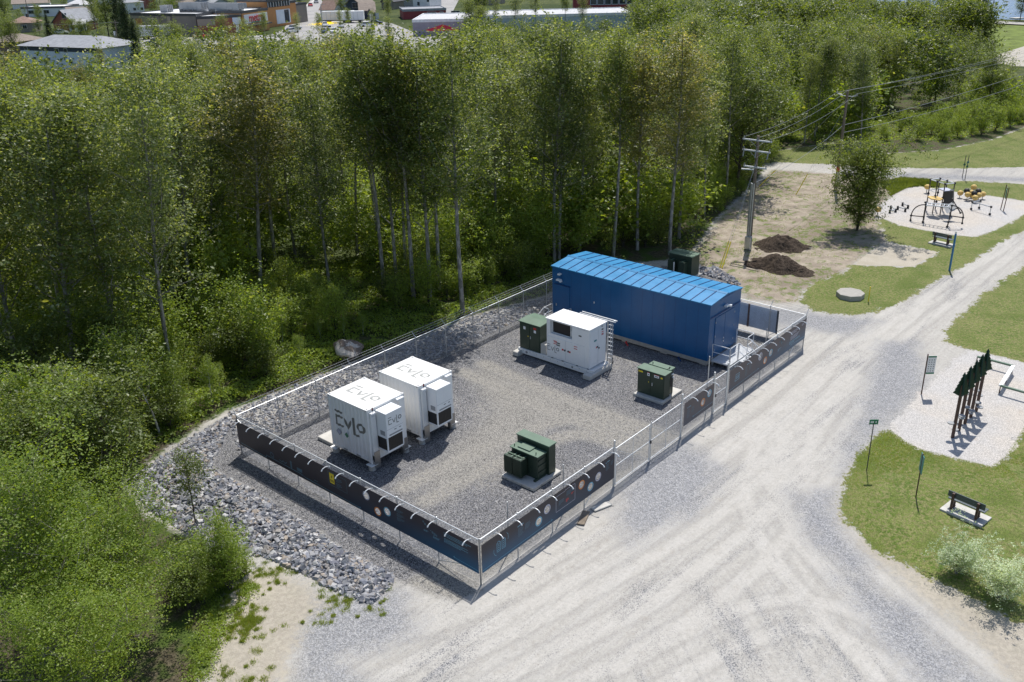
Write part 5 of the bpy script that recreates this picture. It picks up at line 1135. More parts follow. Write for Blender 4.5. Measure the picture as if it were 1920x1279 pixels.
# near left foliage
for px, py, ty, key, w, lab in [(80, 1235, 905, 'fore0', 1.05, 'big fine-leaved tree filling the bottom left corner of the view'), (225, 1210, 960, 'fore1', 1.05, 'light green leafy tree beside the sandy ground at the bottom left'), (-70, 1080, 820, 'fore1', .9, 'light green tree at the left edge above the big corner tree'),
                            (170, 1350, 1120, 'fore0', 1.15, 'leafy tree at the very bottom left below the big one'), (165, 1050, 895, 'fore1', .95, 'light green tree behind the big corner tree, left of the rock pile'), (10, 930, 760, 'fore1', .75, 'light green tree at the left edge below the white birches')]:
    p = at(px, py); plant(key, p.x, p.y, high(p, ty)*.93, lab, wide=w, lean=(rnd.gauss(0, .04), rnd.gauss(0, .04)))
p = at(367, 985); plant('whip', p.x, p.y, 3.9, 'thin young tree growing out of the rock pile', rz=1.)
for px, py, ty, lean_, lab in [(160, 880, 640, (.15, -.3), 'white birch leaning left above the light green thicket'), (300, 815, 590, (.1, -.22), 'slim white birch leaning left beside the rock pile forest edge'), (160, 745, 560, (.05, -.15), 'thin white birch right of the leaning birch, deeper in the thicket')]:
    p = at(px, py); plant('birch0', p.x, p.y, high(p, ty)*1.02, lab, group='white birches at the left forest edge', lean=lean_, rz=0., wide=.9)
p = at(1607, 432); plant('lone', p.x, p.y, 6.6, 'lone round green tree on the bare earth beside the playground', wide=.95)
plant('shrub1', p.x+.2, p.y+.1, 1.2, 'small dark bush round the foot of the lone tree', 'shrub')
plant('willow', 12.7, -14.5, .85, 'pale grey-green willow bush, left one of the pair near the bench', 'shrub', wide=1.15)
plant('willow', 12.2, -16.2, .95, 'pale grey-green willow bush cut by the right edge of the view', 'shrub', wide=1.15)

# shrubs one can tell apart
def shrubs(n, P, hh, keys, lab, grp, seed, sepd=.9, name='shrub'):
    r = np.random.default_rng(seed); pts = in_poly(P, n*4, r); k = 0; mine = []
    for x, y in pts:
        if k >= n: break
        if any((x-a)**2+(y-b)**2 < sepd**2 for a, b in mine): continue
        mine.append((x, y)); o = plant(rnd.choice(keys), float(x), float(y), rnd.uniform(*hh), lab, 'shrub', grp, wide=rnd.uniform(.75, 1.1)); k += 1; later(o, grp, 'below' if 0 else lab, 'near')
S3 = ['shrub0', 'shrub1', 'shrub2']
shrubs(24, poly((200, 905), (330, 815), (425, 755), (520, 715), (470, 640), (300, 700), (120, 800)), (1.4, 3.4), ['birch0', 'shrub0', 'birch1', 'shrub1'], 'at the forest edge', 'leafy shrub', 1, 1.1)
shrubs(12, poly((345, 1075), (455, 1060), (470, 1090), (420, 1120), (380, 1150), (340, 1140)), (.7, 1.9), ['shrub0', 'shrub1'], 'by the sandy ground', 'green bush', 2, .5)
shrubs(30, poly((500, 700), (640, 660), (700, 640), (620, 560), (480, 560), (380, 640)), (.9, 2.6), ['shrub0', 'birch1', 'shrub2', 'birch0'], 'around the glade', 'bright shrub', 3, 1.1)
shrubs(34, poly((720, 590), (860, 575), (1000, 535), (1030, 520), (1020, 440), (880, 470), (700, 520)), (1.3, 3.6), S3, 'between poplar trunks', 'green shrub', 4, 1.2)
shrubs(26, poly((-60, 900), (120, 820), (420, 620), (540, 520), (420, 470), (100, 560), (-100, 640)), (1.8, 4.2), ['birch0', 'birch1', 'shrub0'], 'under the trees', 'tall shrub', 5, 1.8)
shrubs(24, poly((1100, 470), (1240, 470), (1340, 400), (1420, 330), (1400, 300), (1300, 380), (1150, 440)), (1.2, 2.8), S3, 'behind the building', 'edge shrub', 6, 1.3)
shrubs(16, poly((1350, 410), (1440, 322), (1460, 300), (1420, 300), (1370, 350), (1330, 400)), (.8, 2.0), ['shrub0', 'shrub2'], 'beside the bare earth', 'low shrub', 7, 1.)
shrubs(34, poly((1640, 275), (1760, 268), (1860, 250), (1960, 225), (1960, 205), (1800, 228), (1640, 250)), (1.0, 2.6), ['shrub0', 'shrub2', 'shrub0'], 'along the far lawn', 'light shrub', 8, 1.6)

# saplings and thicket between the trunks: one mass
def merged(items, leaves, grow, mat, name, lab, cat, seed, upz=0.):
    r2 = np.random.default_rng(seed); VV = {}; out = []
    for key, x, y, h in items:
        tm, cm, h0 = PROTO[key]
        if key not in VV:
            a = np.empty(len(cm.vertices)*3, np.float32); cm.vertices.foreach_get('co', a); VV[key] = a.reshape(-1, 4, 3)
        A = VV[key]; sel = A[r2.choice(len(A), min(leaves, len(A)), replace=False)]; c = sel.mean(1, keepdims=True); an = r2.uniform(0, 6.28)
        Rm = np.array([[math.cos(an), -math.sin(an), 0], [math.sin(an), math.cos(an), 0], [0, 0, 1]]); q = (c+(sel-c)*grow)*(h/h0)
        out.append((q @ Rm.T+np.array([x, y, 0])).reshape(-1, 3))
    allv = np.concatenate(out); return tag(link(name, np_mesh(name, allv, np.arange(len(allv)).reshape(-1, 4), mat)), lab, cat, kind='stuff')
def thicket(n, lo, hi, pxl, pxh, seed, pylo=300):
    r = random.Random(seed); L = []
    while len(L) < n:
        D = math.sqrt(r.uniform(lo**2, hi**2)); a = YAW+r.uniform(-.66, .66); x = CAM.x+D*math.cos(a); y = CAM.y+D*math.sin(a); px, py, _ = proj((x, y, 0))
        if not pxl < px < pxh or py < pylo or sdist(np.array([x]), np.array([y]), FOREST)[0] < 1.2: continue
        if 540 < px < 900 and py > 545 or px > 1620 and py > 222: continue
        L.append((r.choice(['maple0', 'maple1', 'birch0', 'birch1', 'shrub1', 'silver0']), x, y, r.uniform(2.2, 6.5) if D > 52 else r.uniform(1.5, 4)))
    return L
merged(thicket(230, 42, 85, -120, 1420, 5), 800, 1.75, LM['fresh2'], 'thicket', 'light green saplings and thicket between the trunks at the front of the forest', 'thicket', 15)
merged(thicket(200, 70, 125, -120, 1900, 6, 205), 600, 2.2, LM['maple'], 'thicket', 'darker thicket of saplings deeper in the forest', 'thicket', 16)
merged(thicket(130, 85, 150, 1380, 1960, 8, 150), 600, 2.2, LM['fresh2'], 'thicket', 'thicket and saplings between the trees right of the utility poles', 'thicket', 17)
# ground cover that nobody could count
def cover(name, lab, P, n, leaf, zmax, mat, seed, density=None):
    r = np.random.default_rng(seed); pts = in_poly(P, n, r); pts = pts+r.normal(size=pts.shape)*.22; x, y = pts[:, 0], pts[:, 1]
    h = vnoise(x, y, .45, seed)*.6+vnoise(x, y, 1.3, seed+1)*.5; keep = h > .28; x, y, h = x[keep], y[keep], h[keep]
    z = zmax*np.clip(h-.2, 0, 1)*r.random(len(x))**.5+.04
    o = link(name, leaf_mesh(name, np.stack([x, y, z], 1), leaf, r, mat, upb=.8)); tag(o, lab, 'undergrowth', kind='stuff'); return o
edge_near = poly((195, 905), (330, 820), (425, 760), (490, 742), (613, 695), (691, 660), (800, 622), (871, 592), (1029, 548), (1040, 500), (1000, 440), (800, 470), (600, 500), (400, 560), (100, 700), (-100, 900))
cover('undergrowth', 'leafy green undergrowth carpeting the glade and forest edge behind the back fence', edge_near, 120000, .09, 1.1, LM['herb'], 12)
cover('undergrowth', 'dim leafy undergrowth between the trunks deeper in the forest', poly((-150, 900), (100, 700), (400, 560), (800, 470), (1000, 440), (1300, 470), (1420, 300), (1300, 220), (800, 260), (-150, 330)), 70000, .16, 1.7, LM['maple'], 14)
cover('undergrowth', 'green weeds along the gravel path below the right forest', poly((1425, 306), (1440, 270), (1560, 262), (1640, 275), (1800, 262), (1930, 230), (1930, 180), (1500, 240), (1400, 280)), 26000, .13, .7, LM['herb'], 16)
cover('undergrowth', 'weeds and leafy plants creeping over the sandy ground at the bottom left', poly((350, 1279), (380, 1180), (430, 1085), (470, 1070), (480, 1110), (430, 1150), (400, 1230), (385, 1279)), 5000, .05, .32, LM['herb'], 18)
def blades(name, lab, pts, h, w, mat, seed, cat='grass'):
    r = np.random.default_rng(seed); n = len(pts); a = r.uniform(0, 6.28, n); ln = r.normal(size=(n, 2))*.45; hh = h*r.uniform(.5, 1.3, n); ww = w*r.uniform(.6, 1.2, n)
    x, y = pts[:, 0], pts[:, 1]; z = np.full(n, -.01); dx, dy = np.cos(a)*ww, np.sin(a)*ww
    V = np.stack([np.stack([x-dx, y-dy, z], 1), np.stack([x+dx, y+dy, z], 1), np.stack([x+ln[:, 0]*hh, y+ln[:, 1]*hh, z+hh], 1)], 1).reshape(-1, 3)
    return tag(link(name, np_mesh(name, V, np.arange(3*n).reshape(-1, 3), mat)), lab, cat, kind='stuff')
def patch(P, n, seed, sc=.5, thr=.5):
    r = np.random.default_rng(seed); q = in_poly(P, n, r); k = vnoise(q[:, 0], q[:, 1], sc, seed)*.6+vnoise(q[:, 0], q[:, 1], sc*3.1, seed+5)*.4; return q[k > thr]
blades('grass', 'short rough grass of the lawn around the nearer bench', np.concatenate([(lambda q: q[np.hypot(q[:, 0]-17.27, q[:, 1]+13.52) > 1.15])(patch(Z_LAWN[0], 150000, 31, .7, .25)), ]), .05, .014, LM['grass'], 1)
def tufts(spots, seed):
    r = np.random.default_rng(seed); out = []
    for px, py, sp, n in spots:
        c = at(px, py)
        for _ in range(n):
            q = np.array([c.x, c.y])+r.normal(size=2)*sp; k = int(r.integers(30, 130)); out.append(q+r.normal(size=(k, 2))*r.uniform(.03, .11))
    return np.concatenate(out)
blades('grass_tuft', 'bright green grass tufts on the sandy ground at the bottom left', tufts([(455, 1172, .5, 60), (468, 1160, .3, 22), (420, 1115, .7, 55), (445, 1095, .8, 50), (480, 1090, .5, 22), (390, 1220, .4, 20), (400, 1150, .4, 40), (640, 1118, .5, 26), (655, 1105, .5, 16), (690, 1095, .4, 12), (545, 1048, .5, 14), (560, 1058, .5, 12), (520, 1080, .5, 14), (700, 1125, .5, 16), (600, 1150, .8, 10), (440, 1250, .6, 16)], 3), .10, .012, LM['grass'], 2)
blades('weeds', 'scattered green weeds on the bare earth by the soil mounds', patch(Z_DIRT[0], 26000, 37, .8, .6), .10, .02, LM['herb'], 3, 'weeds')
blades('grass', 'tall grass fringe between the playground and the far gravel path', patch(poly((1650, 345), (1690, 335), (1760, 340), (1760, 350), (1700, 352), (1670, 368)), 16000, 38, .5, .3), .3, .03, LM['maple'], 4)
# ------------------------------------------------------------------ benches, signs, stakes, cover
def bench(p, rz, label):
    b = thing('park_bench', label, 'bench', p, 'park benches on concrete slabs', local=True, rz=rz)
    for y in (-.55, .55):
        MB().box(-.30, -.20, y-.05, y+.05, .06, .86).box(-.30, .16, y-.04, y+.04, .36, .42).box(-.02, .06, y-.04, y+.04, .06, .36).box(-.34, .10, y-.05, y+.05, .06, .09).build('leg', M['brown'], b)
    for k in range(3): MB().box(-.12+k*.145, .01+k*.145, -.82, .82, .425, .465).build('seat_board', M['slat'], b)
    for k in range(2): MB().box(-.19, -.15, -.82, .82, .60+k*.15, .735+k*.15).build('back_board', M['slat'], b)
    return b
M['slat'] = simple('dark_plastic_board', (.075, .095, .10), .38, 0, .1, 3)
for (x, y, rz, lb, sl_) in ((17.27, -13.52, -.16, 'dark bench seen from behind on its slab in the near lawn at the right', 'pale concrete slab under the nearer bench'), (56.9, -.02, -.16, 'dark bench seen from behind on the grass below the playground', 'pale concrete slab under the bench below the playground')):
    b = bench((x, y, .115), rz, lb)
    s = MB().box(-.52, .52, -.93, .93, -.05, .11).build('bench_slab', M['concrete'], bevel=.01); s.location = (x, y, .0); s.rotation_euler = (0, 0, rz); tag(s, sl_, 'concrete slab')
g = Vector((28.1, -8.0, 0)); t_ = thing('notice_board', 'white notice board with green bands and rows of small dark pictures on one slanted post', 'sign', g)
MB().tube([g, g+Vector((.05, .02, 2.45))], .035, 8).build('post', M['brown'], t_)
def plate(name, c, w, h, axis, mat, par, th=.02, tilt=0):
    c = Vector(c); a = Vector(axis).normalized(); b = MB(); n = Vector((-a.y, a.x, 0))*th
    P = [c-a*w/2, c+a*w/2]; b.raw([P[0]-n/2, P[1]-n/2, P[1]+n/2, P[0]+n/2]+[q+Vector((0, 0, h)) for q in (P[0]-n/2, P[1]-n/2, P[1]+n/2, P[0]+n/2)],
                                  [(0, 3, 2, 1), (4, 5, 6, 7), (0, 1, 5, 4), (1, 2, 6, 5), (2, 3, 7, 6), (3, 0, 4, 7)]); return b.build(name, mat, par)
ax = RT.copy(); ax.z = 0; ax.normalize(); axn = Vector((-ax.y, ax.x, 0))
bd = plate('board', g+Vector((0, 0, 1.25))+ax*.27, .46, 1.12, ax, M['white'], t_)
for z in (1.26, 2.27): plate('green_band', g+Vector((0, 0, z))+ax*.27-axn*.012, .45, .09, ax, M['green_band'] if 'green_band' in M else M['signgreen'], bd, .01)
for i in range(3):
    for j in range(6): plate('picture', g+Vector((0, 0, 1.42+j*.135))+ax*(.13+i*.135)-axn*.012, .045, .045, ax, M['dark'], bd, .008)
g = at(1625, 882); t_ = thing('street_sign', 'small green sign with white letters on a thin post at the lawn tip', 'sign', g)
MB().tube([g, g+Vector((.03, .02, 2.6))], .024, 7).build('post', M['dark'], t_)
pl = plate('sign_plate', g+Vector((.03, .02, 2.52)), .42, .26, ax, M['signgreen'], t_)
for i, (u, w_) in enumerate([(-.13, .05), (-.07, .03), (-.03, .05), (.10, .05)]): plate('white_letter', g+Vector((.03, .02, 2.60))+ax*u-axn*.012, w_, .10, ax, M['white'], pl, .008)
g = at(1717, 933); t_ = thing('info_sign', 'narrow teal information sign seen almost edge-on, on a dark post in the near lawn', 'sign', g)
MB().tube([g, g+Vector((.03, .02, 2.3))], .03, 7).build('post', M['brown'], t_)
plate('sign_plate', g+Vector((.03, .02, 1.35)), .55, .9, ax*.2+axn*1.0, M['teal'], t_)
g = at(1780, 508); t_ = thing('blue_post', 'blue round marker post with white tip beside the path, right of the far bench', 'marker post', g)
MB().tube([g, g+Vector((.05, .02, 2.95))], .075, 8).build('shaft', M['bluepost'], t_); MB().tube([g+Vector((.05, .02, 2.96)), g+Vector((.05, .02, 3.15))], .06, 8).build('tip', M['white'], t_)
for px, py, h, lb, n in ((1804, 334, 2.4, 'thin dark stake beside the far gravel path, left one of the two', 1), (1809, 338, 2.6, 'thin dark stake with two small green plates beside the far gravel path', 2)):
    g = at(px, py); t_ = thing('marker_stake', lb, 'marker stake', g, 'stakes by the far gravel path'); MB().tube([g, g+Vector((.0, -.0, h))], .035, 6).build('shaft', M['dark'], t_)
    for k in range(n): plate('small_plate', g+Vector((0, 0, 1.35+k*.45)), .22, .2, ax, M['signgreen'] if k == 0 else M['teal'], t_)
g = at(1879, 395); t_ = thing('info_board', 'teal information panel on two tall brown posts at the right edge of the playground', 'sign', g)
for s in (-.22, .3): MB().tube([g+axn*s, g+axn*s+ax*.12+Vector((0, 0, 2.3+s*.3))], .04, 7).build('post', M['brown'], t_)
plate('panel', g+axn*.04+ax*.10+Vector((0, 0, 1.15)), .62, 1.05, axn+ax*.5, M['dark'], t_, .05); plate('panel_print', g+axn*.04+ax*.10+Vector((0, 0, 1.28))-ax*.04-axn*.02, .4, .72, axn+ax*.5, M['teal'], t_, .06)
g = at(1628, 566); tag(MB().tube([g, g+Vector((0, 0, 1.1))], .035, 7).ball(g+Vector((0, 0, 1.1)), .05, 8).build('marker_post', M['yellow']), 'short yellow marker post on the grass beside the concrete well cover', 'marker post')
b = MB(); n = 8; R8 = [(40.55+.98*math.cos(math.pi/8+2*math.pi*i/n), 1.15+.98*math.sin(math.pi/8+2*math.pi*i/n)) for i in range(n)]
b.raw([(x, y, -.03) for x, y in R8]+[(x, y, .36) for x, y in R8], [tuple(range(8, 16))]+[(i, (i+1) % 8, 8+(i+1) % 8, 8+i) for i in range(8)])
tag(b.build('well_cover', M['concrete_d'], bevel=.02), 'octagonal grey concrete well cover on the grass', 'concrete cover')

# ------------------------------------------------------------------ utility poles and wires
def upole(p, top, label, kind):
    p = Vector(p); top = Vector(top); t_ = thing('utility_pole', label, 'utility pole', p, 'wooden utility poles'); d = top-p
    MB().tube([p-Vector((0, 0, .1)), top], [.17, .12], 10).build('shaft', M['wood'], t_); P = lambda z: p+d*(z/top.z)
    if kind == 1:
        for z, w in ((9.05, 1.25), (8.2, 1.2), (6.9, 1.0)):
            c = P(z); a = MB().bar(c+Vector((-.12, -w, 0)), c+Vector((-.12, w, 0)), .09, .11).build('crossarm', M['galv_bright'], t_)
            for s in (-w*.93, 0, w*.93): MB().tube([c+Vector((-.12, s, .05)), c+Vector((-.12, s, .25))], [.05, .03], 6).build('insulator', M['grey'], a)
            MB().tube([c+Vector((-.12, -w*.55, 0)), c+Vector((-.1, 0, -.55))], .015, 4).tube([c+Vector((-.12, w*.55, 0)), c+Vector((-.1, 0, -.55))], .015, 4).build('strut', M['galv'], a)
        for s in (-1, 0, 1):
            c = P(8.2)+Vector((-.2, s*1.05, 0)); MB().tube([c, c+Vector((-.1, 0, -.5))], .06, 6).build('fuse_cutout', M['grey'], t_)
            MB().tube([P(9.05)+Vector((-.12, s*1.15, .2)), P(8.8)+Vector((-.3, s*1.25, 0)), c], .012, 4).tube([c+Vector((0, 0, -.5)), P(7.2)+Vector((-.2, s*.6, 0)), P(6.9)+Vector((-.15, s*.8, .2))], .012, 4).build('jumper_wire', M['black'], t_)
        for a, s in ((-.26, -.09), (-.28, .06), (-.2, .18)): MB().tube([p+Vector((a, s, .9)), P(5.6)+Vector((a*.9, s, 0))], .06, 8).build('conduit', M['galv'], t_)
        MB().box(p.x-.42, p.x-.1, p.y-.28, p.y+.28, 0, 1.15).build('conduit_guard', M['galv'], t_, bevel=.05)
        MB().bar(P(6.6)+Vector((-.1, .1, .1)), P(6.6)+Vector((-.6, .95, .15)), .14, .08).build('lamp_head', M['white'], t_)
    else:
        c = P(9.4); MB().tube([c, c+Vector((0, .55, .05)), c+Vector((0, 1.05, .22))], .035, 6).tube([c, c+Vector((0, -.5, .02)), c+Vector((0, -.95, .12))], .035, 6).build('bracket_arm', M['galv_bright'], t_)
        for s, z in ((1.05, .3), (-.95, .2), (0, .45)): MB().cyl(c.x, c.y+s, c.z+z-.12, c.z+z+.08, .06, 8).build('insulator', M['grey'], t_)
        MB().cyl(P(2.2).x, P(2.2).y, 2.0, 2.45, .175, 10).build('red_band', M['red'], t_); q = P(1.3); MB().box(q.x-.3, q.x-.15, q.y-.3, q.y-.05, .8, 1.9).build('meter_box', M['galv'], t_)
    return t_
upole((46.4, 12.12, 0), (46.3, 12.1, 9.4), 'nearer wooden utility pole with metal crossarms, fuses and grey conduits', 1)
upole((69.0, 14.2, 0), (69.0, 14.15, 9.9), 'farther wooden utility pole with a red band behind the lone tree', 2)
def wires(label, pairs, r=.013, sag=.5, grp='overhead wires'):
    b = MB()
    for A, B in pairs:
        A = Vector(A); B = Vector(B); b.tube([A.lerp(B, i/14)-Vector((0, 0, sag*4*(i/14)*(1-i/14))) for i in range(15)], r, 4, cap=False)
    tag(b.build('overhead_wire', M['wire_alu']), label, 'overhead wire', grp)
M['wire_alu'] = simple('aluminium_wire', (.30, .31, .32), .5, .3, .05)  # even aluminium tone for the overhead wires
F2 = (135., 4., 9.5)
for k, (y1, y2) in enumerate(((13.25, 15.25), (12.1, 14.2), (10.95, 13.25))):
    wh = ('left', 'middle', 'right')[k]; z = 9.7 if k != 1 else 9.95
    wires(f'{wh} one of the three top wires strung between the two utility poles', [((46.2, y1, 9.25), (69, y2, z))]); wires(f'{wh} one of the top wires running off to the right from the farther utility pole', [((69, y2, z), (F2[0], F2[1]+y2-14.2, 11.2))], sag=.7)
wires('thick lower wire from the nearer pole up to the farther utility pole', [((46.3, 12.1, 5.6), (69, 14.2, 6.6))], .02); wires('upper of the two lower wires running right from the farther utility pole', [((69, 14.2, 6.6), (F2[0], F2[1], 9.0))], .02, .7)
wires('lowest wire running right from the farther utility pole across the forest', [((69, 14.2, 5.85), (F2[0], F2[1], 7.6))], .02, .9)
for (p, q, lb) in (((40.62, 11.55), (46.3, 12.0, 7.6), 'pair of yellow guy guards leaning beside the gravel pad edging'), ((65.97, 21.1), (69, 14.3, 9.0), 'yellow guy guard leaning in the weeds left of the farther pole'), ((65.0, 16.6), (69, 14.3, 8.2), 'yellow guy guard leaning on the bare earth left of the farther pole')):
    p = Vector((*p, 0)); q = Vector(q); t_ = thing('guy_wire', lb, 'guy wire', p); d = (q-p).normalized()
    for s in ((-.06, .06) if 'pair' in lb else (0,)): MB().tube([p+Vector((0, s*2, 0)), q], .010, 4).build('cable', M['wire'], t_); MB().tube([p+Vector((s, s*2, .02)), p+Vector((s, s*2, 0))+d*2.3], .045, 7).build('guy_guard', M['yellow'], t_)

# ------------------------------------------------------------------ playground
M['climb'] = simple('dark_climber_paint', (.06, .05, .055), .5, .2, .1)
J = M['black']; Zp = lambda a, b: (1690+a*.114583, 320+b*.114583)
def frame_parts(t_, nodes, rods, r=.05, jr=.13, rodmat=None, jname='joint'):
    for a, b in rods: MB().tube([nodes[a], nodes[b]], r, 7).build('bar', rodmat or M['climb'], t_)
    for n_, p in nodes.items():
        if jr: MB().ball(p, jr, 8).build(jname, J, t_)
def X(a, b, x): return atx(*Zp(a, b), x)
def gz(p): return Vector((p.x, p.y, max(p.z, .06)))
cl = thing('playground_climber', 'dark metal climbing frame with ladder bridge, arched sides, yellow deck and grey tower', 'climbing frame', (64, 3, 0))
xf = 62.4; nd = {'a': gz(X(148, 825, xf)), 'b': X(160, 735, xf), 'c': gz(X(352, 840, xf)), 'd': X(365, 755, xf), 'e': X(398, 560, xf), 'f': X(395, 520, xf), 'g': gz(X(745, 935, 62.2)), 'h': X(770, 845, 62.2), 'i': X(800, 740, 62.3), 'j': X(830, 570, 62.4), 'k': gz(X(995, 862, 62.8)), 'l': X(1010, 770, 62.8)}
frame_parts(cl, nd, [('a', 'b'), ('c', 'd'), ('d', 'e'), ('b', 'd'), ('g', 'h'), ('h', 'i'), ('i', 'j'), ('k', 'l'), ('i', 'l')], .05, .11)
for a, c, lab in (('b', 'e', 0), ('l', 'j', 0)):
    p, q = nd[a], nd[c]; pts = [p+(q-p)*(1-math.cos(i/10*math.pi/2))+Vector((0, 0, (q.z-p.z)*(math.sin(i/10*math.pi/2)-(1-math.cos(i/10*math.pi/2))))) for i in range(11)]
    MB().tube(pts, .05, 7).build('arch', M['climb'], cl)
e1, e2 = X(405, 530, 63.0), X(835, 560, 63.0); f1, f2 = X(405, 568, 62.3), X(800, 602, 62.3)
for a, c in ((e1, e2), (f1, f2)): MB().tube([a, c], .05, 6).build('ladder_rail', M['galv_bright'], cl)
for i in range(6): k = (i+.3)/6; MB().tube([e1.lerp(e2, k), f1.lerp(f2, k)], .035, 5).build('rung', M['galv_bright'], cl)
for a in ('c', 'g'): MB().tube([nd[a]+Vector((.55, .1, 0)), (e1 if a == 'c' else e2)], .045, 6).build('upright', M['climb'], cl)
xt = 66.4; tw = {}
for k, (a, b, xx) in enumerate([(480, 145, 66.8), (637, 130, 67.6), (755, 165, 67.6), (877, 205, 67.0), (718, 220, 66.0), (595, 180, 66.0)]): tw[k] = X(a, b, xx)
low = [(440, 520), (590, 560), (745, 560), (850, 560), (690, 560), (560, 560)]
for k in range(6):
    p = tw[k]; MB().tube([Vector((p.x, p.y, 0)), p], .05, 6).build('upright', M['climb'], cl)
    MB().tube([p, tw[(k+1) % 6]], .045, 6).build('ring_bar', M['galv_bright'], cl)
    for z in (0, .45, .75): MB().ball(p*(1)-Vector((0, 0, p.z*z)), .12, 8).build('joint', J, cl)
for k in (0, 5): MB().tube([tw[k]-Vector((0, 0, 1.0)), tw[(k+1) % 6]-Vector((0, 0, 1.0))], .04, 5).build('ring_bar', M['galv_bright'], cl)
dz = 1.12; dk = [X(425, 450, 65.6), X(560, 435, 66.2), X(680, 462, 65.6), X(640, 478, 64.9), X(480, 470, 64.9)]
b = MB(); zz = sum(p.z for p in dk)/5; b.raw([(p.x, p.y, zz) for p in dk]+[(p.x, p.y, zz+.08) for p in dk], [(4, 3, 2, 1, 0), (5, 6, 7, 8, 9)]+[(i, (i+1) % 5, 5+(i+1) % 5, 5+i) for i in range(5)]); b.build('deck', M['ball_y'], cl)
P4 = [X(690, 350, 66.0), X(845, 330, 66.0), X(838, 590, 66.0), X(690, 600, 66.0)]
b = MB(); P5 = [p+Vector((.7, .1, 0)) for p in P4]; b.raw(P4+P5, [(0, 1, 2, 3), (7, 6, 5, 4), (0, 4, 5, 1), (1, 5, 6, 2), (2, 6, 7, 3), (3, 7, 4, 0)]); b.build('tower_wall', M['dark'], cl)
P4 = [X(600, 308, 66.6), X(740, 283, 67.3), X(855, 328, 66.6), X(700, 348, 65.9)]; zz = sum(p.z for p in P4)/4
b = MB(); b.raw([(p.x, p.y, zz) for p in P4]+[(p.x, p.y, zz+.07) for p in P4], [(3, 2, 1, 0), (4, 5, 6, 7)]+[(i, (i+1) % 4, 4+(i+1) % 4, 4+i) for i in range(4)]); b.build('tower_top', M['lilac'], cl)
P4 = [X(690, 600, 64.4), X(820, 520, 65.2), X(905, 590, 65.0), X(870, 650, 64.6), X(745, 705, 64.0)]
b = MB(); P5 = [p+Vector((.10, .0, -.02)) for p in P4]; b.raw(P4+P5, [(0, 1, 2, 3, 4), (9, 8, 7, 6, 5)]+[(i, 5+i, 5+(i+1) % 5, (i+1) % 5) for i in range(5)]); b.build('climbing_plate', M['grey'], cl)
for a, c in (((838, 470), (965, 690)), ((700, 545), (835, 470)), ((820, 655), (925, 612)), ((925, 612), (968, 690))): MB().tube([gz(X(*a, 64.9)), gz(X(*c, 64.9))], .045, 6).build('bar', M['climb'], cl)
for a in ((925, 612), (968, 690), (838, 470)): MB().ball(gz(X(*a, 64.9)), .11, 8).build('joint', J, cl)
# ball cluster
bc = thing('ball_climber', 'cluster of yellow and black balls joined by bars in the playground', 'ball climber', (73, 2.2, 0))
balls = [(1187, 270, 73.3, 'y', 1), (1072, 330, 73.2, 'k', 0), (1260, 335, 73.6, 'k', 0), (1195, 372, 72.8, 'k', 0), (1150, 358, 73.8, 'y', 0), (962, 388, 73.1, 'y', 1), (1086, 393, 72.5, 'y', 1), (1155, 425, 72.9, 'y', 0), (1204, 470, 72.1, 'y', 1), (1274, 403, 73.0, 'y', 1), (1334, 405, 73.9, 'y', 1)]
BP = []
for a, b_, xx, c, s in balls:
    p = X(a, b_, xx); p.z = max(p.z, .5); BP.append(p); MB().ball(p, .29, 12, sz=.9).build('ball', M['ball_y'] if c == 'y' else J, bc)
    if s and p.z < 1.2: MB().cyl(p.x, p.y, 0, p.z, .035, 6).build('stem', M['grey'], bc)
for a, c in ((0, 1), (0, 2), (1, 5), (0, 3), (2, 9), (3, 8), (1, 6), (2, 10)): MB().tube([BP[a], BP[c]], .045, 5).build('bar', M['galv'], bc)
for a, b_, lb in ((420, 305, 'single yellow ball on a short stem behind the climbing frame tower'), (None, None, 'single yellow ball on a stem at the playground end beside the lone tree')):
    p = at(*Zp(410, 366)) if a else at(1645, 405); t_ = thing('spring_ball', lb, 'play ball', p, 'single balls on stems'); MB().cyl(p.x, p.y, 0, .5, .04, 6).build('stem', M['grey'], t_); MB().ball((p.x, p.y, .62), .3, 12, sz=.85).build('ball', M['ball_y'], t_)
def lowbars(label, pts, links, h, grp='low bar toys'):
    t_ = thing('low_bars', label, 'low play bars', pts[0], grp)
    for p in pts:
        MB().cyl(p.x, p.y, 0, h, .04, 6).build('leg', M['galv'], t_); MB().ball((p.x, p.y, .08), .12, 8).build('joint', J, t_); MB().ball((p.x, p.y, h), .12, 8).build('joint', J, t_)
    for a, c in links: MB().tube([pts[a]+Vector((0, 0, h)), pts[c]+Vector((0, 0, h))], .045, 6).build('bar', M['galv'], t_)
lowbars('low zigzag balance bars on black joints right of the climbing frame', [at(*Zp(1140, 640)), at(*Zp(1270, 620)), at(*Zp(1445, 725))], [(0, 1), (0, 2)], .75)
lowbars('very low bars with black joints left of the climbing frame', [at(1683, 393), at(1697, 397), at(1702, 391), at(1692, 386)], [(0, 1), (2, 3)], .25)
lowbars('very low bars with black joints close to the lone tree', [at(1670, 392), at(1679, 398), at(1668, 400)], [(0, 1), (1, 2)], .25)
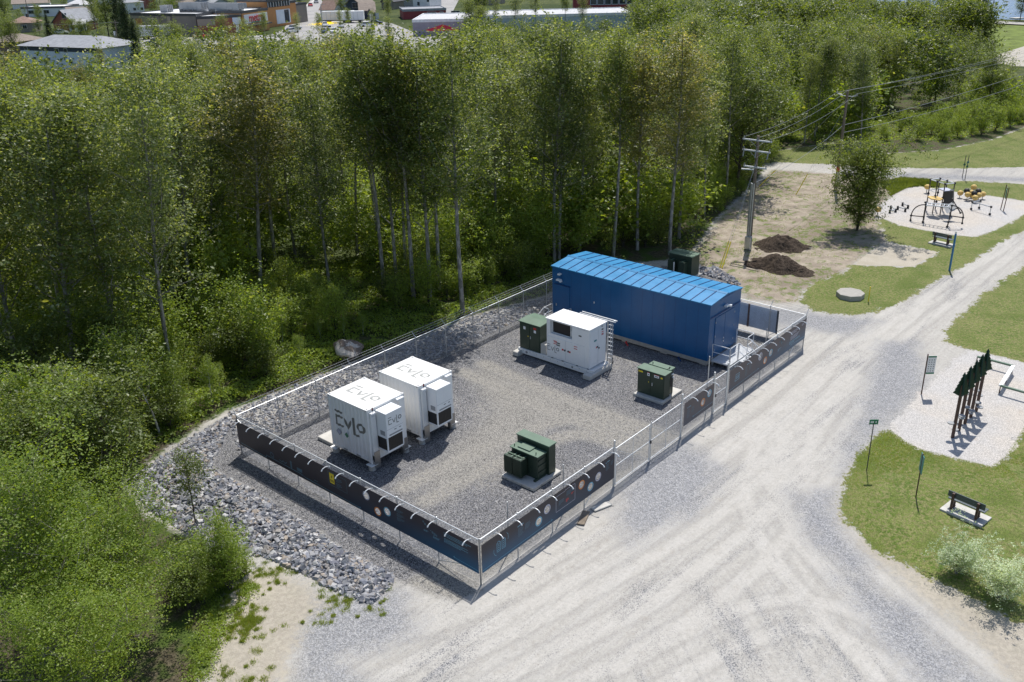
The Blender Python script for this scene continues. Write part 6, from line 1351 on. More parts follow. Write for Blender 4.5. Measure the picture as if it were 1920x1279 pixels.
# climbing posts shaped like little firs
M['firgreen'] = simple('fir_board_green', (.012, .045, .025), .5, 0, .1, 3)
for k in range(5):
    x = (24.09, 25.05, 26.0, 26.93, 27.82)[k]; y = -10.9-.02*k
    lb = ('nearest of the five fir-topped climbing posts', 'second nearest of the five fir-topped climbing posts', 'middle one of the five fir-topped climbing posts', 'second farthest of the five fir-topped climbing posts', 'farthest of the five fir-topped climbing posts, beside the balance beam')[k]
    t_ = thing('climbing_post', lb, 'climbing post', (x, y, 0), 'fir-topped climbing posts'); MB().tube([(x, y, -.05), (x, y, 3.0)], .085, 9).build('post', M['brown'], t_)
    MB().tube([(x+.15, y+.06, .25), (x+.15, y+.06, 2.5)], .022, 6).build('climbing_rope', M['grey'], t_)
    for q, rr_ in enumerate((0.5, 2.2)):
        d = Vector((math.cos(rr_), math.sin(rr_), 0)); n_ = Vector((-d.y, d.x, 0))*.02; prof = [(0, 3.72)]
        for i in range(6): w_ = .10+.06*i; z = 3.62-i*.19; prof += [(w_, z-.10), (w_-.05, z-.12)]
        prof += [(.12, 2.42)]; pr = prof+[(-u, z) for u, z in reversed(prof[1:])]; N = len(pr)
        for sgn in (1, -1):
            half = [q_ for q_ in pr[:len(prof)]]+[(0, 2.42)]
            half = [(sgn*u, z) for u, z in half]; A = [Vector((x, y, z))+d*u-n_ for u, z in half]; B_ = [Vector((x, y, z))+d*u+n_ for u, z in half]; H_ = len(half)
            b = MB() if sgn == 1 else b; b.raw(A+B_, [tuple(range(H_)), tuple(range(2*H_-1, H_-1, -1))]+[(i, H_+i, H_+(i+1) % H_, (i+1) % H_) for i in range(H_)])
        b.build('fir_board', M['firgreen'], t_)
    for i, z in enumerate((.35, .85, 1.3)):
        a = i*2.4+k; MB().cyl(x+.24*math.cos(a), y+.24*math.sin(a), z, z+.05, .17, 10).build('foot_disc', M['grey'], t_)
bb_ = thing('balance_beam', 'zigzag balance beam of pale green and white boards on low metal feet', 'balance beam', (32, -11, 0))
bp = [Vector((34.1, -9.2, .5)), Vector((34.0, -11.2, .5)), Vector((30.8, -11.35, .5)), Vector((30.6, -14.6, .5))]
for i in range(3):
    MB().bar(bp[i], bp[i+1], .20 if i == 1 else .12, .10).build('beam', M['white'] if i == 1 else M['paleg'] if 'paleg' in M else M['green_top'], bb_)
for p in bp[:3]+[bp[1].lerp(bp[2], .5)]: MB().tube([p-Vector((.08, 0, .5)), p-Vector((.04, 0, .02))], .02, 5).tube([p-Vector((-.08, 0, .5)), p-Vector((-.04, 0, .02))], .02, 5).build('foot', M['brown'], bb_)
# ------------------------------------------------------------------ the town behind the forest
GZ = -.12
def T_(px, py): return at(px, py, GZ)
sheet('parking_lot', [T_(*q) for q in [(255, 88), (300, 100), (500, 112), (700, 105), (860, 80), (905, 66), (905, 58), (790, 66), (735, 44), (700, 38), (610, 40), (560, 44), (540, 52), (505, 66), (370, 70), (300, 66), (262, 72)]], GZ+.02, M['asphalt'])
sheet('road', [T_(*q) for q in [(530, 56), (575, 60), (612, 20), (600, -6), (588, -6), (572, 12), (552, 30)]], GZ+.03, M['asphalt'])
sheet('pavement', [T_(*q) for q in [(531, 40), (534, 40), (590, 2), (588, 0)]], GZ+.04, M['concrete_l'])
sheet('road', [T_(*q) for q in [(810, 30), (845, 30), (860, 0), (850, -10), (790, -10), (800, 8)]], GZ+.024, M['asphalt'])
sheet('parking_lot', [T_(*q) for q in [(1858, 110), (1885, 98), (1930, 84), (1990, 84), (1990, 128), (1900, 124), (1870, 118)]], GZ+.02, M['lot'])
sheet('gravel_path', [T_(*q) for q in [(150, 165), (260, 150), (262, 158), (160, 172)]], GZ+.02, M['asphalt'])
sheet('lawn', [T_(*q) for q in [(255, 150), (300, 136), (310, 140), (270, 155)]], GZ+.03, M['farground'])
sheet('lake', [T_(*q) for q in [(1640, 14), (1700, 28), (1790, 38), (1860, 36), (2000, 40), (2100, 0), (2000, -22), (1800, -22), (1650, -14)]], GZ+.03, M['lake'])
sheet('railway_bed', [T_(*q) for q in [(1760, 42), (1860, 41), (1990, 47), (1990, 52), (1860, 45), (1760, 45)]], GZ+.25, M['concrete_d'])
sheet('grass_bank', [T_(*q) for q in [(1830, 100), (1860, 46), (1990, 52), (1990, 76), (1930, 84), (1885, 98), (1858, 110)]], GZ+.02, simple('bank_grass', (.13, .17, .035), .9, 0, .35, .3, .2))

WM = {k: simple(k+'_wall', c, .7, 0, .08, .6) for k, c in dict(white=(.72, .73, .74), whiteblue=(.60, .66, .74), tan=(.30, .26, .21), taupe=(.22, .195, .17), brick=(.28, .09, .065), darkblue=(.035, .05, .075), stone=(.25, .22, .19), orange=(.45, .22, .08), maroon=(.26, .045, .05), mauve=(.30, .28, .33), paleblue=(.45, .53, .60), brownhouse=(.20, .14, .10), grey=(.36, .37, .38)).items()}
RM_ = {k: simple(k+'_shingles', c, .9, 0, .18, 1.2, .2) for k, c in dict(grey=(.30, .31, .33), brown=(.26, .18, .145), taupe=(.25, .21, .18), white=(.74, .75, .77), dark=(.13, .13, .14), pale=(.52, .52, .53)).items()}
M['glass'] = simple('window_glass', (.03, .04, .05), .12, 0, .1, 1); M['redroof'] = simple('red_canvas', (.62, .03, .05), .6, 0, .05, 1)
def house(label, a, b, depth, h, roof, wall, rmat, rise=1.4, wins=(), doors=(), over=.45, cat='house', name='house', band=None, group=None, chim=0):
    A = T_(*a); B = T_(*b); ex = (B-A).normalized(); ey = Vector((-ex.y, ex.x, 0)); W = (B-A).length
    if ey.dot(fw) < 0: ey = -ey
    t_ = thing(name, label, cat, A, group); L = lambda u, v, z: A+ex*u+ey*v+Vector((0, 0, z))
    def pb(b, u0, u1, v0, v1, z0, z1, m=0):
        P = [L(u, v, z) for z in (z0, z1) for u, v in ((u0, v0), (u1, v0), (u1, v1), (u0, v1))]
        return b.raw(P, [(0, 3, 2, 1), (4, 5, 6, 7), (0, 1, 5, 4), (1, 2, 6, 5), (2, 3, 7, 6), (3, 0, 4, 7)], m)
    w = pb(MB(), 0, W, 0, depth, 0, h)
    if roof == 'gable_front': w.face([L(0, 0, h), L(W, 0, h), L(W/2, 0, h+rise)]).face([L(0, depth, h), L(W/2, depth, h+rise), L(W, depth, h)])
    if roof == 'gable_side': w.face([L(0, 0, h), L(0, depth/2, h+rise), L(0, depth, h)]).face([L(W, 0, h), L(W, depth, h), L(W, depth/2, h+rise)])
    wo_ = w.build('wall', WM[wall], t_); r = MB(); o = over; k = .12; du = min(depth/2, W/2)*.95
    if roof == 'hip':
        c = [(-o, -o), (W+o, -o), (W+o, depth+o), (-o, depth+o)]; R1, R2 = L(du, depth/2, h+rise), L(W-du, depth/2, h+rise)
        E_ = [L(u, v, h+.02) for u, v in c]; r.face([E_[0], E_[1], R2, R1]).face([E_[1], E_[2], R2]).face([E_[2], E_[3], R1, R2]).face([E_[3], E_[0], R1]); r.face([L(u, v, h) for u, v in reversed(c)])
    elif roof == 'flat':
        pb(r, -.05, W+.05, -.05, depth+.05, h+.01, h+.25); 
        p = MB(); pb(p, -.12, W+.12, -.12, .15, h-.25, h+.55); pb(p, -.12, W+.12, depth-.15, depth+.12, h-.2, h+.5); pb(p, -.12, .15, .16, depth-.16, h-.2, h+.5); pb(p, W-.15, W+.12, .16, depth-.16, h-.2, h+.5)
        p.build('parapet', RM_[band] if band in RM_ else M['dark'], t_)
    else:
        if roof == 'gable_front': q = [((-o, -o), (W/2, -o), (W/2, depth+o), (-o, depth+o)), ((W+o, -o), (W+o, depth+o), (W/2, depth+o), (W/2, -o))]; zf = lambda u, v: h+rise*(1-abs(u-W/2)/(W/2))+.03
        else: q = [((-o, -o), (W+o, -o), (W+o, depth/2), (-o, depth/2)), ((-o, depth+o), (-o, depth/2), (W+o, depth/2), (W+o, depth+o))]; zf = lambda u, v: h+rise*(1-abs(v-depth/2)/(depth/2))+.03
        for f in q:
            P = [L(u, v, zf(u, v)) for u, v in f]; P2 = [p+Vector((0, 0, .14)) for p in P]; r.raw(P+P2, [(3, 2, 1, 0), (4, 5, 6, 7), (0, 1, 5, 4), (1, 2, 6, 5), (2, 3, 7, 6), (3, 0, 4, 7)])
    ro = r.build('roof', RM_[rmat] if isinstance(rmat, str) else rmat, t_)
    if chim: b = MB(); pb(b, W*.6, W*.6+.6, depth*.5, depth*.5+.6, h+rise*.6, h+rise+.7); b.build('chimney', M['dark'], ro)
    if band and roof != 'flat': b = MB(); pb(b, -.03, W+.03, -.06, -.004, h-1.0, h-.02); b.build('eave_band', WM['darkblue'], t_)  # dark strip on the wall just below the eaves
    for (u, z, ww, hh) in wins:
        b = MB(); pb(b, u-.09, u+ww+.09, -.10 if band else -.05, -.008 if not band else -.062, z-.09, z+hh+.09); f = b.build('window', WM['white'], t_); b = MB(); pb(b, u, u+ww/2-.03, -.14, -.105, z, z+hh); pb(b, u+ww/2+.03, u+ww, -.14, -.105, z, z+hh); b.build('pane', M['glass'], f)
    for (u, ww, hh, mt) in doors: b = MB(); pb(b, u, u+ww, -.07, -.008, 0, hh); b.build('door', M[mt], t_)
    return t_, L, pb
def win_row(W0, W1, n, z, w, h): return [(W0+(W1-W0)*i/max(1, n-1), z, w, h) for i in range(n)]
house('long white two-storey house with hipped grey roof and dark band under its eaves', (46, 127), (199, 134), 11, 4.9, 'hip', 'whiteblue', 'grey', 2.0, [(11.2, 3.5, 1.2, 1.0), (14.2, 3.8, .9, .8), (3.5, 1.6, 1.1, .9), (15.2, 1.4, .9, .7), (8.2, 1.8, .9, .7), (1.5, 4., .9, .7)], [(17.0, 1.1, 2.2, 'white')], .7, band='dark', chim=0)
house('brown house with low hipped roof left of the long white house', (30, 102), (88, 94), 9, 3.0, 'hip', 'brownhouse', 'taupe', 1.8, [], [], .5, chim=1)
house('stone bungalow with brown hipped roof at the far left of the town', (18, 62), (68, 60), 10, 3.0, 'hip', 'stone', 'brown', 1.9, [(4.5, 1.2, 1.2, 1.1), (1.5, 1.2, .7, .7)], [], .5, chim=1)
house('dark blue gabled house with red brick ground floor', (103, 60), (141, 60), 12, 3.2, 'gable_front', 'brick', 'grey', 3.6, [(4.2, 4.4, 1.6, 1.5)], [(6, 1, 2.1, 'white')], .6)
house('low white annex beside the dark blue gabled house', (141, 61), (162, 60), 6, 2.4, 'gable_side', 'white', 'pale', 1.2, [(1, .8, 1.4, 1.1)], [], .3)
house('grey house with wide brown roof behind the gabled house', (128, 42), (172, 40), 12, 2.8, 'gable_side', 'stone', 'taupe', 2.2)
house('flat-roofed white commercial building with dark band at the far left', (42, 32), (122, 30), 16, 3.4, 'flat', 'white', 'white', wins=win_row(3, 22, 4, 1.2, 2.2, 1.3), band='dark', cat='building', name='building')
house('far grey-roofed house behind the flat commercial building', (122, 22), (172, 20), 14, 2.6, 'hip', 'white', 'pale', 2.2)
house('far tan-roofed house at the top left', (25, 18), (95, 15), 14, 2.4, 'gable_side', 'white', 'taupe', 2)
house('far white gabled house at the top left', (128, 11), (162, 10), 14, 3.0, 'gable_front', 'white', 'pale', 3)
house('white house with grey hipped roof above the dark spruces', (238, 26), (272, 24), 12, 4.4, 'hip', 'white', 'grey', 1.6, [(3, 1.2, 1, 1), (6, 1.2, 1, 1)])
house('red brick house behind the store roof', (276, 16), (292, 15), 12, 5.4, 'gable_side', 'brick', 'brown', 2.4, [(1.5, 3.4, 1, 1.1), (1.5, .8, 1, 1.1)])
house('beige bungalow with long roof behind the store', (322, 14), (364, 14), 10, 2.2, 'gable_side', 'tan', 'taupe', 1.4); house('grey-roofed bungalow behind the store', (366, 15), (402, 15), 10, 2.2, 'gable_side', 'grey', 'grey', 1.4)
# the store: three fronts, roof plant, letters
st, L, pb = house('big flat-roofed supermarket with tan and red walls, white roof and rooftop ventilation units', (250, 65), (372, 68), 55, 6.0, 'flat', 'taupe', 'white', cat='supermarket', name='store')
b = MB(); pb(b, .5, 10, -.10, -.01, 0, 5.7); b.build('tan_panel', WM['tan'], st); b = MB(); pb(b, 9.5, 11, -.6, -.01, .0, 3.6); b.build('red_panel', WM['brick'], st); [pb(MB(), q_, q_+1.2, -.7, -.01, 0, 5.6).build('pilaster', WM['tan'], st) for q_ in (11.2, 16)]; b = MB(); pb(b, 2.2, 5, -.16, -.11, 2.6, 4.9); b.build('orange_panel', WM['orange'], st)
for i, (u, v, w_, d_, h_) in enumerate([(13, 8, 9, 5, 2.2), (24, 9, 12, 5, 2.0), (7, 6, 3, 3, 1.5)]):
    b = MB()
    for k in range(4): pb(b, u, u+w_, v+k*d_/4, v+k*d_/4+.25, 6.9+(.2 if i < 2 else -.4), 6.9+h_)
    for k in range(5): pb(b, u+k*w_/5, u+k*w_/5+.2, v, v+d_, 6.3, 6.9+h_*.6)
    un = b.build('roof_unit', WM['grey'], st)
s2, L2, pb2 = house('wing of the supermarket with red wall and pale upper panel', (374, 70), (456, 66), 42, 5.4, 'flat', 'brick', 'white', cat='supermarket', name='store_wing')
W2 = (T_(456, 66)-T_(374, 70)).length
b = MB(); pb2(b, .0, W2*.4, -.10, -.01, 3.2, 5.1); b.build('tan_panel', WM['tan'], s2); b = MB(); pb2(b, W2*.8, W2*.99, -.12, -.01, 3.2, 5.2); b.build('white_panel', WM['whiteblue'], s2); b = MB(); pb2(b, W2*.86, W2*.93, -.14, -.125, 0, 3.1); b.build('white_panel', WM['white'], s2)
for u, v in ((W2*.45, 9), (W2*.8, 8), (W2*.6, 22)): b = MB(); pb2(b, u, u+3.4, v, v+2.4, 5.7, 7.1); b.build('roof_unit', M['grey'], s2)
s3, L3, pb3 = house('entrance block of the supermarket with red lettering on a white board', (458, 64), (506, 56), 22, 6.2, 'flat', 'orange', 'white', cat='supermarket', name='store_entrance')
W3 = (T_(506, 56)-T_(458, 64)).length
b = MB(); pb3(b, .8, W3-.8, -.25, -.01, 2.9, 5.5); sb = b.build('sign_board', WM['white'], s3)
fc = bpy.data.curves.new('store_letters', 'FONT'); fc.body = 'metro'; fc.size = 3.3; fc.align_x = 'CENTER'; fc.extrude = .05; fc.offset = .05
lt = bpy.data.objects.new('red_letters', fc); COL.objects.link(lt); ex3 = (T_(506, 56)-T_(458, 64)).normalized()
dg = bpy.context.evaluated_depsgraph_get(); me = bpy.data.meshes.new_from_object(lt.evaluated_get(dg)); bpy.data.objects.remove(lt)
ey3 = (L3(0, 1, 0)-L3(0, 0, 0)).normalized(); o3 = L3(W3/2, -.34, 3.35)-L3(0, 0, 0)
me.transform(Matrix(((ex3.x, 0, -ey3.x, o3.x), (ex3.y, 0, -ey3.y, o3.y), (0, 1, 0, o3.z), (0, 0, 0, 1)))); me.materials.clear(); me.materials.append(M['red']); link('red_letters', me, sb)
b = MB(); pb3(b, W3*.3, W3*.62, -.3, -.26, 2.95, 3.25); b.build('green_strip', M['signgreen'], sb); b = MB(); pb3(b, .5, W3-.5, -1.5, -.02, 2.1, 2.5); b.build('canopy', M['dark'], s3)
s4, L4, pb4 = house('taller timber and glass tower at the supermarket entrance', (505, 52), (548, 46), 12, 8.2, 'flat', 'orange', 'white', cat='tower', name='store_tower')
W4 = (T_(548, 46)-T_(505, 52)).length
b = MB(); pb4(b, W4*.35, W4*.95, -.08, -.01, .8, 5.2); b.build('window', WM['whiteblue'], s4); b = MB(); pb4(b, W4*.70, W4*.9, -.13, -.09, 1.0, 5.0); b.build('pane', M['glass'], s4); b = MB(); pb4(b, .2, W4-.2, -.15, -.01, 6.2, 7.9); b.build('glass_band', M['glass'], s4)
b = MB()
for k in range(9): pb4(b, .4+k*(W4-1)/8, .55+k*(W4-1)/8, -.2, -.16, 6.3, 7.8)
b.build('mullion', WM['white'], s4); b = MB(); pb4(b, W4, W4+4.5, 1, 6, 0, 6.8); b.build('side_block', WM['orange'], s4); b = MB(); pb4(b, W4-.1, W4+4.7, .9, 6.1, 6.82, 7.6); b.build('side_cornice', M['dark'], s4)
# right of the street
house('brown-roofed shed beside the street, above the white trailers', (601, 28), (627, 28), 8, 2.0, 'gable_side', 'white', 'brown', 3.0)
house('dark blue two-storey house with white gable window', (650, 28), (676, 28), 12, 4.0, 'gable_front', 'darkblue', 'taupe', 2.2, [(2.8, 2.6, 2.6, 1.9)], [], .5)
house('grey-brown extension with broad roof beside the dark blue house', (676, 37), (704, 36), 10, 3.0, 'gable_side', 'darkblue', 'taupe', 2.2, [], [(5.4, 1.2, 2.1, 'white')])
house('small shed with steep roof and white door beside the dark blue house', (690, 38), (698, 38), 3, 2.6, 'gable_front', 'darkblue', 'taupe', 1.2, [], [(.8, 1.2, 2.2, 'white')], .2)
house('grey bungalow with wide roof behind the dark blue house', (628, 14), (664, 13), 16, 3.2, 'gable_side', 'grey', 'grey', 2.5)
house('brown gabled cottage with small white window', (716, 18), (738, 18), 10, 3.2, 'gable_front', 'taupe', 'dark', 2.5, [(3.2, 2.6, 1.2, 1.3)])
house('white gabled house with blue-grey windows at the top edge', (775, 16), (806, 16), 12, 4.6, 'gable_front', 'white', 'grey', 3.6, [(2, 1.2, 1, 1.4), (6.4, 2.6, 1, 1.4)])
house('grey-roofed house left of the white gabled house', (750, 12), (775, 12), 12, 4.0, 'gable_side', 'grey', 'pale', 2.5, [(3.5, 2.4, 1.4, 1.4)])
house('flat-roofed diner with dark red walls and grey parapet', (757, 37), (837, 34), 16, 2.9, 'flat', 'maroon', 'grey', wins=[(8.5, 1.0, 3.0, 1.2), (13, 1.0, 1.1, 1.2), (17, .8, 3.0, 1.5)], band='grey', cat='diner', name='diner')
house('long mauve-walled warehouse with pale roof edge behind the red tent', (775, 68), (876, 66), 26, 4.0, 'flat', 'mauve', 'pale', band='white', cat='warehouse', name='warehouse')
house('long pale blue warehouse seen between the trees', (905, 62), (1182, 55), 24, 4.2, 'flat', 'paleblue', 'pale', band='white', cat='warehouse', name='warehouse')
hb, Lh, pbh = house('red brick school building with a broad band of windows at the top edge', (1075, 26), (1176, 24), 22, 8, 'flat', 'maroon', 'grey', cat='building', name='building')
for i in range(9): b = MB(); pbh(b, 6+i*2.6, 8.4+i*2.6, -.1, -.01, 2.9, 6.6); f = b.build('window', WM['paleblue'], hb); b = MB(); pbh(b, 6.2+i*2.6, 8.2+i*2.6, -.14, -.105, 3.1, 6.4); b.build('pane', M['glass'], f)
house('white-roofed shelter poking out of the right trees', (1386, 27), (1416, 27), 10, 2.6, 'gable_side', 'white', 'white', 1.2, cat='shed', name='shed')
for i, (a, c, d_, wl, rf) in enumerate([((1195, 12), (1240, 12), 14, 'grey', 'taupe'), ((1120, 4), (1160, 4), 14, 'white', 'grey'), ((1480, 8), (1530, 8), 14, 'white', 'grey'), ((1560, 6), (1600, 6), 14, 'brick', 'brown'), ((880, 10), (925, 10), 14, 'stone', 'grey'), ((440, 8), (490, 8), 14, 'white', 'taupe'), ((500, 4), (540, 4), 14, 'grey', 'grey'), ((185, 8), (225, 8), 12, 'white', 'brown')]):
    house(f'small far {wl} house with {rf} roof at the top edge, ' + ('right of the school', 'left of the lake trees', 'between the right trees', 'right trees near the lake', 'above the pale blue warehouse', 'behind the store', 'right of the store tower', 'above the dark spruces')[i], a, c, d_, 3.0, 'gable_side', wl, rf, 2.2)
# tent
c = T_(831, 72); t_ = thing('canopy_tent', 'bright red pyramid-roofed tent in front of the mauve warehouse', 'tent', c)
q = [(c+RT*sx*2.5+ey3*sy*2.3) for sx, sy in ((-1, -1), (1, -1), (1, 1), (-1, 1))]; b = MB(); ap = c+Vector((0, 0, 3.7))
for i in range(4): p_, r_ = q[i], q[(i+1) % 4]; b.face([Vector((p_.x, p_.y, 2.2)), Vector((r_.x, r_.y, 2.2)), ap]); b.face([Vector((p_.x, p_.y, 1.9)), Vector((r_.x, r_.y, 1.9)), Vector((r_.x, r_.y, 2.2)), Vector((p_.x, p_.y, 2.2))])
b.build('canvas_roof', M['redroof'], t_)
for p_ in q: MB().cyl(p_.x*.98+c.x*.02, p_.y*.98+c.y*.02, GZ, 1.95, .05, 6).build('leg', M['grey'], t_)
# vehicles
def car(px, py, label, paint, rz=0., kind='car', sc=1.):
    t_ = thing('parked_car' if kind == 'car' else 'pickup_truck', label, 'car' if kind == 'car' else 'pickup', T_(px, py), 'cars in the town', local=True, rz=rz)
    t_.scale = (sc,)*3; b = MB(); P = [(-2.2, .35), (-2.2, .85), (-1.9, 1.0), (1.1, 1.0), (2.15, .82), (2.25, .35)]
    b.raw([(x, -.88, z) for x, z in P]+[(x, .88, z) for x, z in P], [tuple(range(6)), tuple(range(11, 5, -1))]+[(i, 6+i, 6+(i+1) % 6, (i+1) % 6) for i in range(6)]); b.build('body', paint, t_, bevel=.06)
    Q = [(-1.8, 1.0), (-1.35, 1.48), (.25, 1.5), (1.0, 1.0)] if kind == 'car' else [(-.6, 1.0), (-.45, 1.65), (.6, 1.65), (1.2, 1.0)]
    b = MB(); b.raw([(x, -.8 if z < 1.2 else -.66, z) for x, z in Q]+[(x, .8 if z < 1.2 else .66, z) for x, z in Q], [(0, 1, 2, 3), (7, 6, 5, 4)]+[(i, 4+i, 4+(i+1) % 4, (i+1) % 4) for i in range(4)]); cb = b.build('cabin_glass', M['glass'], t_)
    MB().box(Q[1][0]+.02, Q[2][0]-.02, -.64, .64, Q[1][1]+.005, Q[1][1]+.05).build('cabin_roof', paint, cb)
    for x in (-1.4, 1.4):
        for y in (-.82, .82): MB().tube([(x, y-.1, .33), (x, y+.1, .33)], .33, 10).build('wheel', M['black'], t_)
CP = {k: simple('car_'+k, c, .3, .2, .03, 1) for k, c in dict(white=(.75, .76, .78), grey=(.25, .27, .3), blue=(.05, .09, .16), red=(.45, .02, .03), silver=(.5, .52, .55), black=(.03, .03, .035)).items()}
ang = math.atan2(RT.y, RT.x)
for px, py, lb, c, rz, kd in [(288, 84, 'dark blue pickup at the front of the store lot', 'blue', ang, 'pickup'), (315, 80, 'grey car right of the dark pickup', 'grey', ang+.2, 'car'), (322, 75, 'silver car in the second row behind the grey car', 'silver', ang+.2, 'car'), (300, 90, 'black car below the dark pickup, half hidden by leaves', 'black', ang, 'car'),
                              (332, 88, 'white car in the front row of the store lot', 'white', ang+.3, 'car'), (376, 72, 'red car by the red store wall', 'red', ang+.4, 'car'), (116, 64, 'silver car parked before the red brick house', 'silver', ang, 'car'), (555, 34, 'red car at the kerb of the street', 'red', 1.0, 'car'), (566, 25, 'dark car on the street behind the red one', 'black', 1.0, 'car'),
                              (582, 12, 'red car farther up the street', 'red', 1.0, 'car'), (593, 6, 'grey car at the far end of the street', 'grey', 1.0, 'car'), (548, 62, 'white car beside the store tower', 'white', ang+.7, 'car'), (553, 56, 'silver car beside the store tower, behind the white one', 'silver', ang+.7, 'car'), (610, 50, 'white car parked behind the yellow flower bed', 'white', .9, 'car'),
                              (617, 57, 'grey car in the middle of the lot', 'grey', .9, 'car'), (625, 62, 'white car in the middle of the lot, right of the grey one', 'white', .9, 'car'), (607, 62, 'blue car in the lot left of the grey one', 'blue', .9, 'car'), (690, 50, 'white car at the right side of the lot', 'white', ang, 'car'), (705, 46, 'dark car at the right side of the lot by the shed', 'black', ang, 'car'), (640, 52, 'silver car between the lot trees', 'silver', .9, 'car')]:
    car(px, py, lb, CP[c], rz, kd)
def trailer(px, py, L_, label, rz, h=2.9, cabs=False):
    t_ = thing('trailer', label, 'trailer', T_(px, py), local=True, rz=rz); MB().box(0, L_, -1.2, 1.2, .9, .9+h).build('box', M['white'], t_, bevel=.04); MB().box(.1, L_-.1, -1.0, 1.0, .6, .895).build('chassis', M['dark'], t_)
    for x in (1.2, 2.3, L_-1.5):
        for y in (-1.05, 1.05): MB().tube([(x, y-.12, .45), (x, y+.12, .45)], .45, 10).build('wheel', M['black'], t_)
    for i in range(1, int(L_/1.5)): MB().box(i*1.5, i*1.5+.05, -1.215, -1.2, 1.0, .8+h).build('rib', M['grey'], t_)
trailer(264, 74, 9, 'white box trailer parked by the tan store wall', ang+.25); trailer(606, 43, 11, 'long white trailer body left of the two in the lot by the street', ang); trailer(640, 43, 8, 'shorter white trailer body right of the long one in the lot', ang)
fb = thing('flower_bed', 'yellow flower bed in the parking lot', 'flower bed', T_(608, 46)); r = np.random.default_rng(3); b_ = np.stack([r.normal(0, 2.4, 900), r.normal(0, 1.2, 900), r.random(900)*.6], 1); M['yflower'] = leaf_mat('yellow_flower', (.6, .5, .03), (.75, .62, .05)); link('flowers', leaf_mesh('flowers', b_, .18, r, M['yflower']), fb)
# slim poles in town and at the lake
for px, py, h, lb in [(228, 118, 9.5, 'utility pole with transformer can beside the long white house'), (55, 38, 9, 'utility pole before the flat commercial building at the left'), (160, 30, 8, 'utility pole left of the yellow-green tree'), (10, 104, 9, 'utility pole at the left edge with a transformer can'), (1846, 38, 10, 'leaning utility pole at the lake shore'), (1856, 40, 7, 'shorter utility pole at the lake shore, right of the leaning one'), (1793, 34, 8, 'utility pole by the marina'), (296, 20, 8, 'street lamp pole behind the store roof'), (350, 56, 7, 'lamp pole by the store wall'), (605, 60, 8, 'lamp pole in the middle of the lot')]:
    p = T_(px, py); t_ = thing('utility_pole' if 'utility' in lb else 'lamp_pole', lb, 'pole', p); MB().tube([p, p+Vector((.2, -.1, h))], [.16, .11], 7).build('shaft', M['wood'] if 'utility' in lb else M['grey'], t_)
    if 'can' in lb: MB().cyl(p.x-.4, p.y-.2, h*.62, h*.62+1.1, .3, 10).build('transformer_can', M['galv'], t_)
    if 'utility' in lb: MB().bar(p+Vector((0, 0, h-.5))-RT, p+Vector((0, 0, h-.5))+RT, .1, .1).build('crossarm', M['wood'], t_)
    else: MB().bar(p+Vector((.2, -.1, h)), p+Vector((.2, -.1, h))+RT*1.2, .2, .1).build('lamp_head', M['grey'], t_)
wires('thin wires above the long white house', [(T_(228, 118)+Vector((0, 0, 9.2)), T_(430, 118)+Vector((0, 0, 8))), (T_(228, 118)+Vector((0, 0, 9.2)), T_(10, 104)+Vector((0, 0, 8.8)))], .02, .8)
# boats and a dock
dk_ = thing('dock', 'pale wooden dock on the lake shore', 'dock', T_(1880, 36)); p = T_(1905, 37); MB().bar(T_(1898, 38)+Vector((0, 0, .5)), T_(1915, 37)+Vector((0, 0, .5)), 2.5, .3).build('deck', M['concrete_l'], dk_)
for i, (px, py) in enumerate([(1780, 8), (1800, 6), (1815, 4), (1770, 14)]):
    t_ = thing('moored_boat', ('white moored boat nearest the open water', 'white moored boat in the middle of the marina', 'white moored boat farthest right in the marina', 'white moored boat closest to the shore trees')[i], 'boat', T_(px, py), 'boats moored at the marina', local=True, rz=i)
    MB().raw([(-3, -1, .1), (2, -1, .1), (3.6, 0, .1), (2, 1, .1), (-3, 1, .1), (-3.1, -1.2, 1), (2.2, -1.2, 1), (4.2, 0, 1.2), (2.2, 1.2, 1), (-3.1, 1.2, 1)], [(4, 3, 2, 1, 0), (5, 6, 7, 8, 9)]+[(i_, (i_+1) % 5, 5+(i_+1) % 5, 5+i_) for i_ in range(5)]).build('hull', M['white'], t_); MB().box(-1.5, 1.2, -.7, .7, 1.02, 1.9).build('cabin', M['white2'], t_)
